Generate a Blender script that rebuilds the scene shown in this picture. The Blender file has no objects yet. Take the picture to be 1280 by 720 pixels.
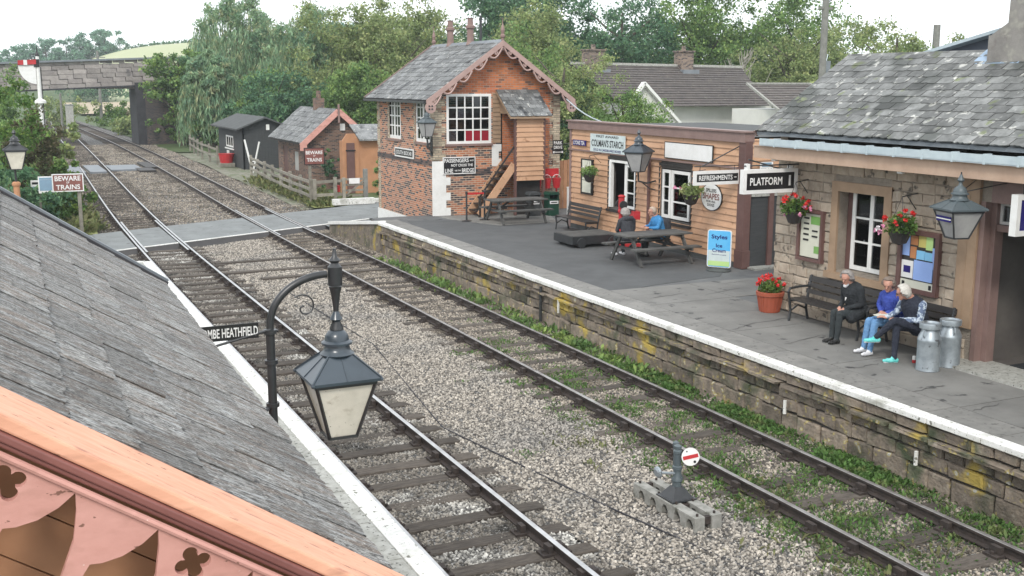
import bpy, bmesh, math, random
import numpy as np
from mathutils import Vector, Matrix
random.seed(7); rng = np.random.default_rng(7)
SC = bpy.context.scene
COL = SC.collection
R = math.radians

# ------------------------------------------------------------ camera, sky, sun, exposure
cam_d = bpy.data.cameras.new('camera'); cam = bpy.data.objects.new('camera', cam_d); COL.objects.link(cam)
cam_d.sensor_width = 36.0; cam_d.lens = 1376.17 / 1280 * 36.0
cam_d.clip_start = 0.05; cam_d.clip_end = 5000
_pan, _pit, _rol = 0.4413, 0.1844, 0.0017
_f = Vector((math.sin(_pan) * math.cos(_pit), math.cos(_pan) * math.cos(_pit), -math.sin(_pit)))
_r = Vector((math.cos(_pan), -math.sin(_pan), 0)); _u = _r.cross(_f)
_r2 = _r * math.cos(_rol) + _u * math.sin(_rol); _u2 = -_r * math.sin(_rol) + _u * math.cos(_rol)
cam.matrix_world = Matrix(((_r2.x, _u2.x, -_f.x, -0.1166), (_r2.y, _u2.y, -_f.y, 0.0), (_r2.z, _u2.z, -_f.z, 5.3428), (0, 0, 0, 1)))
SC.camera = cam
W = bpy.data.worlds.new('World'); SC.world = W; W.use_nodes = True
wn = W.node_tree.nodes; wl = W.node_tree.links
bg = wn['Background']; bg.inputs['Strength'].default_value = 0.12
sky = wn.new('ShaderNodeTexSky'); sky.sky_type = 'NISHITA'; sky.sun_disc = False
sky.sun_elevation = R(42); sky.sun_rotation = R(215)
mx = wn.new('ShaderNodeMix'); mx.data_type = 'RGBA'; mx.inputs['Factor'].default_value = 0.9
tc = wn.new('ShaderNodeTexCoord'); nz = wn.new('ShaderNodeTexNoise'); nz.inputs['Scale'].default_value = 2.2; nz.inputs['Detail'].default_value = 4
cr = wn.new('ShaderNodeValToRGB'); cr.color_ramp.elements[0].position = 0.3; cr.color_ramp.elements[1].position = 0.75
cr.color_ramp.elements[0].color = (8.6, 9.1, 9.6, 1); cr.color_ramp.elements[1].color = (10.2, 10.3, 10.4, 1)
wl.new(tc.outputs['Generated'], nz.inputs['Vector']); wl.new(nz.outputs['Fac'], cr.inputs['Fac'])
wl.new(sky.outputs[0], mx.inputs['A']); wl.new(cr.outputs['Color'], mx.inputs['B']); wl.new(mx.outputs['Result'], bg.inputs['Color'])
sun_d = bpy.data.lights.new('sun', 'SUN'); sun_d.energy = 1.5; sun_d.angle = R(11); sun_d.color = (1, 0.95, 0.88)
sun = bpy.data.objects.new('sun', sun_d); COL.objects.link(sun)
sun.rotation_euler = (R(90 - 42), 0, R(215 + 180 - 180))
_az, _el = R(215), R(42)     # from the south-west, behind and left of the camera
_sd = Vector((math.sin(_az) * math.cos(_el), math.cos(_az) * math.cos(_el), math.sin(_el)))
sun.rotation_euler = _sd.to_track_quat('Z', 'Y').to_euler()
SC.view_settings.view_transform = 'Standard'; SC.view_settings.look = 'None'
SC.view_settings.exposure = 0.5; SC.view_settings.gamma = 1.0
SC.render.engine = 'CYCLES'
SC.cycles.max_bounces = 5; SC.cycles.transparent_max_bounces = 6; SC.cycles.use_denoising = True

# ------------------------------------------------------------ materials
MATS = {}
def mat(name, c, c2=None, rough=0.8, metal=0.0, scale=6.0, detail=5, bump=0.15, bscale=None, rnd=0.0, coord='pos', stretch=None,
        spots=None, island=0.0, spec=0.4, lo=0.35, hi=0.65, dist=0.01):
    """noise blend c..c2; rnd = value change per object; spots = list of (colour, scale, lo, hi)"""
    m = bpy.data.materials.new(name); m.use_nodes = True; n = m.node_tree.nodes; l = m.node_tree.links
    b = n['Principled BSDF']; b.inputs['Roughness'].default_value = rough; b.inputs['Metallic'].default_value = metal
    b.inputs['Specular IOR Level'].default_value = spec
    if coord == 'pos':
        g = n.new('ShaderNodeNewGeometry'); co = g.outputs['Position']
    else:
        g = n.new('ShaderNodeTexCoord'); co = g.outputs['UV' if coord == 'uv' else 'Object']
    if stretch:
        mp = n.new('ShaderNodeMapping'); mp.inputs['Scale'].default_value = stretch; l.new(co, mp.inputs['Vector']); co = mp.outputs[0]
    if coord == 'obj' and rnd:
        oi0 = n.new('ShaderNodeObjectInfo'); va = n.new('ShaderNodeVectorMath'); va.operation = 'MULTIPLY_ADD'
        va.inputs[1].default_value = (1, 1, 1)
        sc_ = n.new('ShaderNodeVectorMath'); sc_.operation = 'SCALE'; sc_.inputs[0].default_value = (37, 91, 53); l.new(oi0.outputs['Random'], sc_.inputs['Scale'])
        l.new(co, va.inputs[0]); l.new(sc_.outputs[0], va.inputs[2]); co = va.outputs[0]
    t = n.new('ShaderNodeTexNoise'); t.inputs['Scale'].default_value = scale; t.inputs['Detail'].default_value = detail; t.inputs['Roughness'].default_value = 0.65
    l.new(co, t.inputs['Vector'])
    r_ = n.new('ShaderNodeMapRange'); r_.inputs['From Min'].default_value = lo; r_.inputs['From Max'].default_value = hi; l.new(t.outputs['Fac'], r_.inputs['Value'])
    mxx = n.new('ShaderNodeMix'); mxx.data_type = 'RGBA'; l.new(r_.outputs[0], mxx.inputs['Factor'])
    mxx.inputs['A'].default_value = (*c, 1); mxx.inputs['B'].default_value = (*(c2 or tuple(x * 0.75 for x in c)), 1)
    out = mxx.outputs['Result']
    for (sc, ssc, slo, shi) in (spots or []):
        t2 = n.new('ShaderNodeTexNoise'); t2.inputs['Scale'].default_value = ssc; t2.inputs['Detail'].default_value = 4; l.new(co, t2.inputs['Vector'])
        rr = n.new('ShaderNodeMapRange'); rr.inputs['From Min'].default_value = slo; rr.inputs['From Max'].default_value = shi; l.new(t2.outputs['Fac'], rr.inputs['Value'])
        m2 = n.new('ShaderNodeMix'); m2.data_type = 'RGBA'; l.new(rr.outputs[0], m2.inputs['Factor']); l.new(out, m2.inputs['A']); m2.inputs['B'].default_value = (*sc, 1)
        out = m2.outputs['Result']
    if rnd or island:
        if island: gi = n.new('ShaderNodeNewGeometry'); src = gi.outputs['Random Per Island']; amt = island
        else: oi = n.new('ShaderNodeObjectInfo'); src = oi.outputs['Random']; amt = rnd
        mr = n.new('ShaderNodeMapRange'); mr.inputs['To Min'].default_value = 1 - amt; mr.inputs['To Max'].default_value = 1 + amt; l.new(src, mr.inputs['Value'])
        hs = n.new('ShaderNodeHueSaturation'); l.new(out, hs.inputs['Color']); l.new(mr.outputs[0], hs.inputs['Value']); out = hs.outputs['Color']
    l.new(out, b.inputs['Base Color'])
    if bump:
        bp = n.new('ShaderNodeBump'); bp.inputs['Strength'].default_value = min(1, bump); bp.inputs['Distance'].default_value = dist
        t3 = n.new('ShaderNodeTexNoise'); t3.inputs['Scale'].default_value = bscale or scale * 4; t3.inputs['Detail'].default_value = 5; l.new(co, t3.inputs['Vector'])
        l.new(t3.outputs['Fac'], bp.inputs['Height']); l.new(bp.outputs[0], b.inputs['Normal'])
    MATS[name] = m; return m

def brick_mat(name, ca, cb, mortar, bw=0.225, bh=0.075, ms=0.011, dark=(0.05, 0.035, 0.035), bias=0.0, darkamt=0.35, nscale=0.7, bandc=None):
    m = bpy.data.materials.new(name); m.use_nodes = True; n = m.node_tree.nodes; l = m.node_tree.links
    b = n['Principled BSDF']; b.inputs['Roughness'].default_value = 0.85
    tcn = n.new('ShaderNodeTexCoord'); br = n.new('ShaderNodeTexBrick')
    br.inputs['Scale'].default_value = 1.0; br.inputs['Brick Width'].default_value = bw; br.inputs['Row Height'].default_value = bh
    br.inputs['Mortar Size'].default_value = ms; br.inputs['Bias'].default_value = bias; br.inputs['Mortar Smooth'].default_value = 0.2
    l.new(tcn.outputs['UV'], br.inputs['Vector'])
    br.inputs['Color1'].default_value = (0, 0, 0, 1); br.inputs['Color2'].default_value = (1, 1, 1, 1); br.inputs['Mortar'].default_value = (0.5, 0.5, 0.5, 1)
    geo = n.new('ShaderNodeNewGeometry')
    t = n.new('ShaderNodeTexNoise'); t.inputs['Scale'].default_value = nscale; t.inputs['Detail'].default_value = 3; l.new(geo.outputs['Position'], t.inputs['Vector'])
    mA = n.new('ShaderNodeMix'); mA.data_type = 'RGBA'; rg = n.new('ShaderNodeMapRange'); rg.inputs['From Min'].default_value = 0.4; rg.inputs['From Max'].default_value = 0.6
    l.new(t.outputs['Fac'], rg.inputs['Value']); l.new(rg.outputs[0], mA.inputs['Factor']); mA.inputs['A'].default_value = (*ca, 1); mA.inputs['B'].default_value = (*cb, 1)
    rp = n.new('ShaderNodeMapRange'); rp.inputs['From Min'].default_value = 1 - darkamt - 0.05; rp.inputs['From Max'].default_value = 1 - darkamt + 0.05
    sepc = n.new('ShaderNodeSeparateColor'); l.new(br.outputs['Color'], sepc.inputs[0]); l.new(sepc.outputs[0], rp.inputs['Value'])
    mB = n.new('ShaderNodeMix'); mB.data_type = 'RGBA'; l.new(rp.outputs[0], mB.inputs['Factor']); l.new(mA.outputs['Result'], mB.inputs['A']); mB.inputs['B'].default_value = (*dark, 1)
    mC = n.new('ShaderNodeMix'); mC.data_type = 'RGBA'; l.new(br.outputs['Fac'], mC.inputs['Factor']); l.new(mB.outputs['Result'], mC.inputs['A']); mC.inputs['B'].default_value = (*mortar, 1)
    hs = n.new('ShaderNodeHueSaturation'); mr = n.new('ShaderNodeMapRange'); mr.inputs['To Min'].default_value = 0.75; mr.inputs['To Max'].default_value = 1.3
    l.new(sepc.outputs[0], mr.inputs['Value']); l.new(mr.outputs[0], hs.inputs['Value']); l.new(mC.outputs['Result'], hs.inputs['Color'])
    l.new(hs.outputs['Color'], b.inputs['Base Color'])
    bp = n.new('ShaderNodeBump'); bp.inputs['Strength'].default_value = 0.6; bp.inputs['Distance'].default_value = 0.012; bp.invert = True
    l.new(br.outputs['Fac'], bp.inputs['Height']); l.new(bp.outputs[0], b.inputs['Normal'])
    MATS[name] = m; return m

def leaf_mat(name, c, c2, c3=None, scale=0.6):
    m = mat(name, c, c2, rough=0.6, scale=scale, detail=3, bump=0, island=0.45, spec=0.25, spots=[(c3, scale * 2.7, 0.52, 0.62)] if c3 else None)
    n = m.node_tree.nodes; l = m.node_tree.links; b = n['Principled BSDF']
    tr = n.new('ShaderNodeBsdfTranslucent'); ms_ = n.new('ShaderNodeMixShader'); ms_.inputs[0].default_value = 0.42
    col_src = b.inputs['Base Color'].links[0].from_socket; l.new(col_src, tr.inputs['Color'])
    o = n['Material Output']; l.new(b.outputs[0], ms_.inputs[1]); l.new(tr.outputs[0], ms_.inputs[2]); l.new(ms_.outputs[0], o.inputs['Surface'])
    return m

def glass_mat(name, tint=(0.8, 0.85, 0.85), a=0.55):
    m = bpy.data.materials.new(name); m.use_nodes = True; n = m.node_tree.nodes; l = m.node_tree.links
    n.remove(n['Principled BSDF'])
    t = n.new('ShaderNodeBsdfTransparent'); t.inputs['Color'].default_value = (*[x * a + (1 - a) * 0.5 for x in tint], 1)
    g = n.new('ShaderNodeBsdfGlossy'); g.inputs['Roughness'].default_value = 0.03
    fr = n.new('ShaderNodeFresnel'); fr.inputs['IOR'].default_value = 1.5
    mx_ = n.new('ShaderNodeMixShader'); l.new(fr.outputs[0], mx_.inputs[0]); l.new(t.outputs[0], mx_.inputs[1]); l.new(g.outputs[0], mx_.inputs[2])
    l.new(mx_.outputs[0], n['Material Output'].inputs['Surface']); MATS[name] = m; return m

mat('crossing_tar', (0.22, 0.235, 0.235), (0.16, 0.17, 0.17), scale=1.2, bump=0.3, bscale=50, spots=[((0.1, 0.1, 0.1), 3, 0.62, 0.7)])
mat('margin', (0.235, 0.23, 0.215), (0.17, 0.168, 0.158), scale=3, bump=0.3, bscale=50, rnd=0.08, spots=[((0.11, 0.11, 0.1), 12, 0.62, 0.68)])
mat('asphalt', (0.13, 0.135, 0.135), (0.095, 0.098, 0.10), rough=0.85, scale=1.3, bscale=60, bump=0.4, spots=[((0.16, 0.165, 0.165), 0.9, 0.5, 0.75), ((0.05, 0.05, 0.052), 2.3, 0.62, 0.7)])
mat('asphalt_dark', (0.098, 0.102, 0.104), (0.075, 0.078, 0.08), rough=0.85, scale=1.1, bscale=60, bump=0.4)
mat('paving', (0.205, 0.202, 0.19), (0.145, 0.143, 0.135), rough=0.85, scale=1.0, bscale=50, bump=0.35, rnd=0.08, spots=[((0.05, 0.05, 0.05), 3.1, 0.64, 0.7)])
mat('concrete', (0.34, 0.335, 0.31), (0.20, 0.20, 0.18), scale=7, bump=0.4, bscale=30, spots=[((0.09, 0.09, 0.07), 5, 0.6, 0.7)])
mat('white_paint', (0.78, 0.78, 0.76), (0.66, 0.66, 0.63), rough=0.5, scale=5, bump=0.1, lo=0.4, hi=0.8)
mat('worn_white', (0.80, 0.80, 0.78), (0.62, 0.62, 0.58), rough=0.75, scale=8, bump=0.3, bscale=40, spots=[((0.4, 0.4, 0.36), 2.2, 0.56, 0.75), ((0.2, 0.2, 0.17), 14, 0.64, 0.67), ((0.25, 0.25, 0.22), 34, 0.64, 0.68)])
mat('coping_grey', (0.42, 0.42, 0.39), (0.28, 0.28, 0.25), scale=9, bump=0.4, bscale=60, spots=[((0.1, 0.1, 0.09), 22, 0.6, 0.66)], rnd=0.1)
mat('wall_stone', (0.25, 0.205, 0.16), (0.125, 0.105, 0.085), scale=5, bump=0.8, bscale=22, dist=0.03, rnd=0.38, spots=[((0.23, 0.20, 0.16), 9, 0.58, 0.68), ((0.06, 0.075, 0.04), 1.4, 0.55, 0.68), ((0.38, 0.285, 0.07), 1.25, 0.58, 0.66), ((0.33, 0.27, 0.09), 6.5, 0.60, 0.66), ((0.36, 0.35, 0.31), 6.5, 0.66, 0.69)])
mat('station_stone', (0.42, 0.35, 0.275), (0.31, 0.255, 0.20), scale=5, bump=0.45, bscale=22, dist=0.02, rnd=0.17, spots=[((0.40, 0.35, 0.28), 11, 0.56, 0.64), ((0.10, 0.085, 0.07), 7, 0.6, 0.68)])
mat('mortar', (0.10, 0.09, 0.08), (0.05, 0.045, 0.04), scale=8, bump=0.8, bscale=40, dist=0.03)
mat('mortar_light', (0.32, 0.28, 0.23), (0.24, 0.205, 0.17), scale=8, bump=0.8, bscale=40, dist=0.03)
mat('slate', (0.20, 0.205, 0.205), (0.10, 0.105, 0.105), rough=0.62, scale=3.5, bump=0.5, bscale=40, rnd=0.32, spots=[((0.34, 0.34, 0.32), 7, 0.60, 0.66), ((0.045, 0.047, 0.05), 2.1, 0.58, 0.66)])
mat('slate_station', (0.215, 0.22, 0.215), (0.10, 0.104, 0.10), rough=0.6, scale=3.5, bump=0.5, bscale=40, rnd=0.38, spots=[((0.46, 0.46, 0.43), 6, 0.60, 0.66), ((0.07, 0.075, 0.07), 1.1, 0.54, 0.62), ((0.13, 0.15, 0.08), 3, 0.62, 0.68)])
mat('slate_near', (0.34, 0.335, 0.32), (0.13, 0.122, 0.112), rough=0.55, scale=7, bump=0.9, bscale=26, dist=0.012, coord='obj', stretch=(4.5, 0.8, 1), rnd=0.26, lo=0.44, hi=0.56,
    spots=[((0.38, 0.39, 0.39), 2.2, 0.55, 0.61), ((0.19, 0.155, 0.13), 1.3, 0.50, 0.60), ((0.035, 0.035, 0.035), 9, 0.56, 0.585), ((0.66, 0.66, 0.63), 16, 0.625, 0.64)])
mat('roof_tile', (0.115, 0.10, 0.092), (0.075, 0.067, 0.064), scale=2.2, bump=0.4, rnd=0.2, spots=[((0.2, 0.19, 0.16), 6, 0.62, 0.7)])
mat('lead', (0.22, 0.24, 0.26), (0.16, 0.18, 0.20), rough=0.5, scale=2, bump=0.15)
mat('blue_lead', (0.30, 0.40, 0.52), (0.26, 0.36, 0.48), rough=0.5, scale=2, bump=0.1)
mat('felt', (0.085, 0.09, 0.09), (0.06, 0.065, 0.065), scale=2, bump=0.3)
mat('peach_board', (0.56, 0.34, 0.21), (0.47, 0.275, 0.165), rough=0.6, scale=1.4, bump=0.15, bscale=12, rnd=0.07, spots=[((0.34, 0.18, 0.1), 6, 0.62, 0.72)])
mat('mauve_light', (0.42, 0.29, 0.26), (0.35, 0.24, 0.215), rough=0.6, scale=3, bump=0.1)
mat('peach_light', (0.50, 0.36, 0.27), (0.43, 0.30, 0.22), rough=0.6, scale=3, bump=0.1)
mat('brown_trim', (0.15, 0.082, 0.072), (0.115, 0.062, 0.055), rough=0.5, scale=3, bump=0.1)
mat('mauve_trim', (0.26, 0.175, 0.155), (0.21, 0.14, 0.125), rough=0.5, scale=3, bump=0.1)
mat('stone_trim', (0.36, 0.25, 0.165), (0.29, 0.20, 0.13), rough=0.6, scale=3, bump=0.15)
mat('pink_board', (0.64, 0.34, 0.29), (0.54, 0.27, 0.225), rough=0.6, scale=3, stretch=(1, 4, 2), bump=0.4, bscale=12, dist=0.005, spots=[((0.40, 0.20, 0.155), 5, 0.56, 0.75), ((0.22, 0.11, 0.08), 17, 0.68, 0.70), ((0.72, 0.62, 0.56), 40, 0.73, 0.74)])
mat('peach_cap', (0.80, 0.43, 0.29), (0.68, 0.34, 0.22), rough=0.65, scale=4, stretch=(0.7, 9, 3), bump=0.5, bscale=9, dist=0.006, spots=[((0.42, 0.20, 0.14), 3.5, 0.60, 0.72), ((0.16, 0.08, 0.055), 9, 0.665, 0.685)])
mat('maroon_mould', (0.25, 0.10, 0.085), (0.19, 0.075, 0.065), rough=0.4, scale=4, bump=0.1)
mat('ochre_wood', (0.42, 0.22, 0.12), (0.34, 0.17, 0.09), rough=0.5, scale=3, bump=0.15)
mat('orange_render', (0.46, 0.235, 0.125), (0.38, 0.19, 0.10), rough=0.7, scale=2, bump=0.1)
mat('black_iron', (0.022, 0.024, 0.026), (0.035, 0.037, 0.04), rough=0.35, scale=6, bump=0.08, spec=0.6)
mat('lamp_blue', (0.045, 0.062, 0.078), (0.03, 0.042, 0.054), rough=0.28, scale=3, bump=0.05, spec=0.7)
mat('crack_fill', (0.07, 0.07, 0.068), (0.1, 0.1, 0.095), scale=9, bump=0.2)
mat('lamp_grey', (0.10, 0.125, 0.135), (0.08, 0.10, 0.11), rough=0.4, scale=3, bump=0.05)
mat('milk_glass', (0.74, 0.70, 0.60), (0.58, 0.55, 0.46), rough=0.16, scale=3, bump=0, spec=0.6, spots=[((0.42, 0.37, 0.28), 7, 0.60, 0.75), ((0.2, 0.17, 0.12), 30, 0.70, 0.72)])
mat('dim_glass', (0.40, 0.40, 0.39), (0.30, 0.30, 0.30), rough=0.12, scale=2, bump=0, spec=0.6)
mat('dark_wood', (0.040, 0.036, 0.034), (0.028, 0.025, 0.024), rough=0.5, scale=4, bump=0.3, bscale=25)
mat('picnic_wood', (0.105, 0.105, 0.10), (0.065, 0.065, 0.062), rough=0.7, scale=4, bump=0.3, bscale=25, rnd=0.15)
mat('fence_wood', (0.32, 0.30, 0.25), (0.19, 0.175, 0.145), rough=0.85, scale=4, bump=0.4, bscale=30, rnd=0.2)
mat('pole_wood', (0.24, 0.24, 0.22), (0.17, 0.17, 0.155), rough=0.85, scale=4, bump=0.3)
mat('sleeper_wood', (0.115, 0.098, 0.082), (0.055, 0.046, 0.039), rough=0.9, scale=5, coord='obj', stretch=(1, 6, 1), bump=0.7, bscale=20, dist=0.02, rnd=0.25)
mat('rust', (0.055, 0.042, 0.036), (0.032, 0.026, 0.024), rough=0.8, scale=8, bump=0.3)
mat('rail_top', (0.62, 0.62, 0.62), (0.42, 0.42, 0.42), rough=0.33, metal=0.85, scale=3, bump=0)
mat('rail_dull', (0.42, 0.41, 0.40), (0.24, 0.22, 0.21), rough=0.45, metal=0.7, scale=4, bump=0)
mat('ballast_ground', (0.085, 0.08, 0.075), (0.035, 0.034, 0.032), scale=18, bump=1, bscale=40, dist=0.03, detail=6, lo=0.42, hi=0.58, spots=[((0.33, 0.32, 0.30), 30, 0.55, 0.6)])
mat('ballast_stone', (0.41, 0.375, 0.325), (0.21, 0.19, 0.165), scale=11, bump=0.2, rnd=0.7, rough=0.9, spots=[((0.22, 0.21, 0.195), 0.5, 0.5, 0.7)])
mat('ballast_dark', (0.25, 0.23, 0.20), (0.12, 0.108, 0.094), scale=9, bump=0.2, rnd=0.7, rough=0.9, spots=[((0.42, 0.41, 0.38), 1.1, 0.52, 0.62), ((0.06, 0.057, 0.052), 0.8, 0.55, 0.65)])
mat('ballast_mid', (0.34, 0.30, 0.25), (0.16, 0.14, 0.115), scale=9, bump=0.2, rnd=0.7, rough=0.9, spots=[((0.14, 0.12, 0.095), 0.7, 0.5, 0.62)])
mat('dirt', (0.11, 0.095, 0.075), (0.07, 0.06, 0.05), scale=3, bump=0.5, bscale=20)
mat('meadow', (0.085, 0.12, 0.045), (0.055, 0.085, 0.03), scale=0.6, bump=0.5, bscale=8)
mat('verge_mix', (0.20, 0.19, 0.15), (0.10, 0.13, 0.06), scale=0.9, bump=0.6, bscale=12, spots=[((0.26, 0.25, 0.21), 5, 0.52, 0.62)])
mat('hay_field', (0.42, 0.44, 0.27), (0.35, 0.38, 0.22), scale=0.03, bump=0.2, bscale=2, stretch=(1, 0.2, 1))
mat('brown_field', (0.42, 0.34, 0.24), (0.36, 0.3, 0.21), scale=0.05, bump=0.1)
mat('moss_yellow', (0.32, 0.33, 0.12), (0.2, 0.24, 0.08), scale=5, bump=0.4)
mat('dark_shed', (0.055, 0.058, 0.06), (0.042, 0.045, 0.047), rough=0.8, scale=3, bump=0.2, stretch=(1, 1, 6))
mat('red_paint', (0.52, 0.035, 0.04), (0.42, 0.03, 0.035), rough=0.4, scale=4, bump=0.05)
mat('green_paint', (0.02, 0.07, 0.045), (0.015, 0.055, 0.035), rough=0.4, scale=4, bump=0.05)
mat('blue_plastic', (0.05, 0.12, 0.45), (0.04, 0.1, 0.38), rough=0.4, scale=4, bump=0.05)
mat('navy_enamel', (0.03, 0.025, 0.17), (0.025, 0.02, 0.14), rough=0.2, scale=4, bump=0)
mat('sign_black', (0.016, 0.016, 0.018), (0.02, 0.02, 0.02), rough=0.35, scale=4, bump=0)
mat('sign_white', (0.80, 0.80, 0.79), (0.72, 0.72, 0.70), rough=0.35, scale=4, bump=0)
mat('sign_pale', (0.60, 0.68, 0.68), (0.52, 0.60, 0.60), rough=0.35, scale=6, bump=0)
mat('sign_blue', (0.22, 0.34, 0.45), (0.2, 0.3, 0.4), rough=0.4, scale=4, bump=0)
mat('poster_blue', (0.33, 0.48, 0.85), (0.3, 0.44, 0.8), rough=0.3, scale=2, bump=0)
mat('poster_sky', (0.20, 0.50, 0.80), (0.28, 0.6, 0.85), rough=0.3, scale=2, bump=0)
mat('poster_cream', (0.66, 0.66, 0.56), (0.6, 0.6, 0.5), rough=0.3, scale=3, bump=0)
mat('poster_yellow', (0.62, 0.55, 0.18), (0.55, 0.48, 0.15), rough=0.3, scale=3, bump=0)
mat('poster_orange', (0.55, 0.25, 0.10), (0.48, 0.2, 0.09), rough=0.3, scale=3, bump=0)
mat('poster_green', (0.2, 0.42, 0.12), (0.18, 0.36, 0.1), rough=0.3, scale=3, bump=0)
mat('bright_blue', (0.09, 0.42, 0.78), (0.14, 0.5, 0.82), rough=0.3, scale=2, bump=0)
mat('lime', (0.45, 0.66, 0.25), (0.5, 0.7, 0.3), rough=0.3, scale=2, bump=0)
mat('terracotta', (0.36, 0.09, 0.05), (0.3, 0.075, 0.04), rough=0.6, scale=5, bump=0.1)
mat('churn_metal', (0.42, 0.47, 0.50), (0.30, 0.34, 0.37), rough=0.4, metal=0.5, scale=7, bump=0.15, bscale=14, spots=[((0.15, 0.16, 0.17), 9, 0.62, 0.68)])
mat('petal_red', (0.68, 0.035, 0.03), (0.55, 0.02, 0.02), rough=0.5, scale=10, bump=0, island=0.25)
mat('petal_pink', (0.70, 0.22, 0.38), (0.72, 0.35, 0.5), rough=0.5, scale=10, bump=0, island=0.25)
mat('petal_white', (0.75, 0.72, 0.74), (0.68, 0.62, 0.66), rough=0.5, scale=10, bump=0, island=0.15)
mat('skin', (0.50, 0.27, 0.20), (0.45, 0.23, 0.17), rough=0.5, scale=9, bump=0)
mat('hair_grey', (0.36, 0.34, 0.32), (0.22, 0.20, 0.19), rough=0.7, scale=40, bump=0.6, bscale=70)
mat('hair_white', (0.62, 0.60, 0.55), (0.45, 0.43, 0.39), rough=0.7, scale=40, bump=0.6, bscale=70)
mat('hair_brown', (0.16, 0.12, 0.095), (0.24, 0.2, 0.17), rough=0.7, scale=40, bump=0.6, bscale=70)
mat('hair_thin', (0.50, 0.36, 0.27), (0.40, 0.36, 0.31), rough=0.6, scale=20, bump=0.4, bscale=70)
mat('cloth_black', (0.018, 0.021, 0.024), (0.03, 0.034, 0.038), rough=0.9, scale=12, bump=0.5, bscale=18, dist=0.02)
mat('cloth_trouser', (0.028, 0.035, 0.038), (0.04, 0.048, 0.05), rough=0.9, scale=12, bump=0.5, bscale=18, dist=0.02)
mat('cloth_royal', (0.035, 0.06, 0.30), (0.05, 0.085, 0.38), rough=0.9, scale=12, bump=0.5, bscale=18, dist=0.02)
mat('cloth_jeans', (0.11, 0.24, 0.44), (0.16, 0.31, 0.52), rough=0.9, scale=12, bump=0.5, bscale=18, dist=0.02)
mat('cloth_navy', (0.018, 0.022, 0.035), (0.028, 0.033, 0.05), rough=0.9, scale=12, bump=0.5, bscale=18, dist=0.02)
mat('cloth_camo', (0.50, 0.58, 0.66), (0.12, 0.16, 0.25), rough=0.9, scale=17, bump=0.5, bscale=18, dist=0.02, lo=0.48, hi=0.52)
mat('cloth_grey', (0.05, 0.053, 0.062), (0.035, 0.037, 0.045), rough=0.9, scale=12, bump=0.5, bscale=18, dist=0.02)
mat('cloth_blue', (0.04, 0.19, 0.42), (0.05, 0.24, 0.5), rough=0.8, scale=12, bump=0.5, bscale=18, dist=0.02)
mat('shoe_white', (0.72, 0.73, 0.75), (0.6, 0.6, 0.62), rough=0.6, scale=12, bump=0.1)
mat('shoe_teal', (0.10, 0.55, 0.52), (0.2, 0.65, 0.62), rough=0.6, scale=12, bump=0.1)
mat('shoe_black', (0.02, 0.02, 0.02), (0.03, 0.03, 0.03), rough=0.5, scale=12, bump=0.1)
mat('bark', (0.10, 0.085, 0.065), (0.055, 0.047, 0.038), rough=0.9, scale=5, bump=0.8, bscale=16, dist=0.03)
mat('dead_bark', (0.34, 0.32, 0.28), (0.25, 0.235, 0.2), rough=0.9, scale=5, bump=0.4)
mat('interior', (0.12, 0.11, 0.10), (0.09, 0.08, 0.075), scale=2, bump=0)
mat('interior_pale', (0.42, 0.42, 0.40), (0.36, 0.36, 0.34), scale=2, bump=0)
mat('bungalow_render', (0.72, 0.72, 0.68), (0.64, 0.64, 0.60), scale=1, bump=0.1)
mat('gutter_pale', (0.52, 0.60, 0.63), (0.42, 0.50, 0.54), rough=0.4, scale=3, bump=0.05)
mat('slate_hung', (0.10, 0.115, 0.145), (0.085, 0.095, 0.12), rough=0.6, scale=2, bump=0.15)
mat('soot', (0.03, 0.03, 0.035), (0.05, 0.05, 0.055), scale=2, bump=0.3)  # soot of the bridge pier; also used where shade is put into colour
mat('yellow_arm', (0.45, 0.38, 0.05), (0.4, 0.33, 0.04), scale=3, bump=0)
mat('bridge_block', (0.36, 0.33, 0.31), (0.26, 0.235, 0.225), scale=1.2, bump=0.5, bscale=6, dist=0.05, rnd=0.22, spots=[((0.035, 0.04, 0.055), 0.33, 0.6, 0.66)])
brick_mat('sb_brick', (0.56, 0.20, 0.09), (0.42, 0.19, 0.12), (0.48, 0.38, 0.29), darkamt=0.38, dark=(0.055, 0.042, 0.045), nscale=0.55)
brick_mat('sb_brick_orange', (0.56, 0.19, 0.07), (0.44, 0.13, 0.055), (0.34, 0.22, 0.16), darkamt=0.12, dark=(0.14, 0.07, 0.05), nscale=1.2)
brick_mat('cream_brick', (0.52, 0.44, 0.32), (0.42, 0.35, 0.25), (0.25, 0.22, 0.18), darkamt=0.15, dark=(0.2, 0.13, 0.09), nscale=2)
brick_mat('hut_brick', (0.24, 0.13, 0.09), (0.17, 0.10, 0.075), (0.20, 0.17, 0.14), darkamt=0.3, nscale=1)
brick_mat('pier_brick', (0.18, 0.12, 0.10), (0.07, 0.06, 0.06), (0.09, 0.08, 0.075), darkamt=0.4, nscale=0.25, dark=(0.03, 0.03, 0.035))
mat('chimney_render', (0.30, 0.285, 0.265), (0.19, 0.18, 0.17), scale=2.5, bump=0.5, bscale=20, spots=[((0.34, 0.33, 0.29), 5, 0.55, 0.7), ((0.17, 0.15, 0.14), 4, 0.6, 0.75)])
brick_mat('chimney_brick', (0.28, 0.20, 0.15), (0.2, 0.15, 0.12), (0.24, 0.21, 0.18), darkamt=0.3, nscale=1)
glass_mat('glass')
leaf_mat('leaf_mid', (0.187, 0.3, 0.098), (0.11, 0.197, 0.069), (0.286, 0.391, 0.117))
leaf_mat('leaf_olive', (0.286, 0.356, 0.146), (0.187, 0.253, 0.098), (0.373, 0.4, 0.176))
leaf_mat('leaf_dark', (0.116, 0.229, 0.125), (0.076, 0.161, 0.092), (0.18, 0.296, 0.137))
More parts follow.
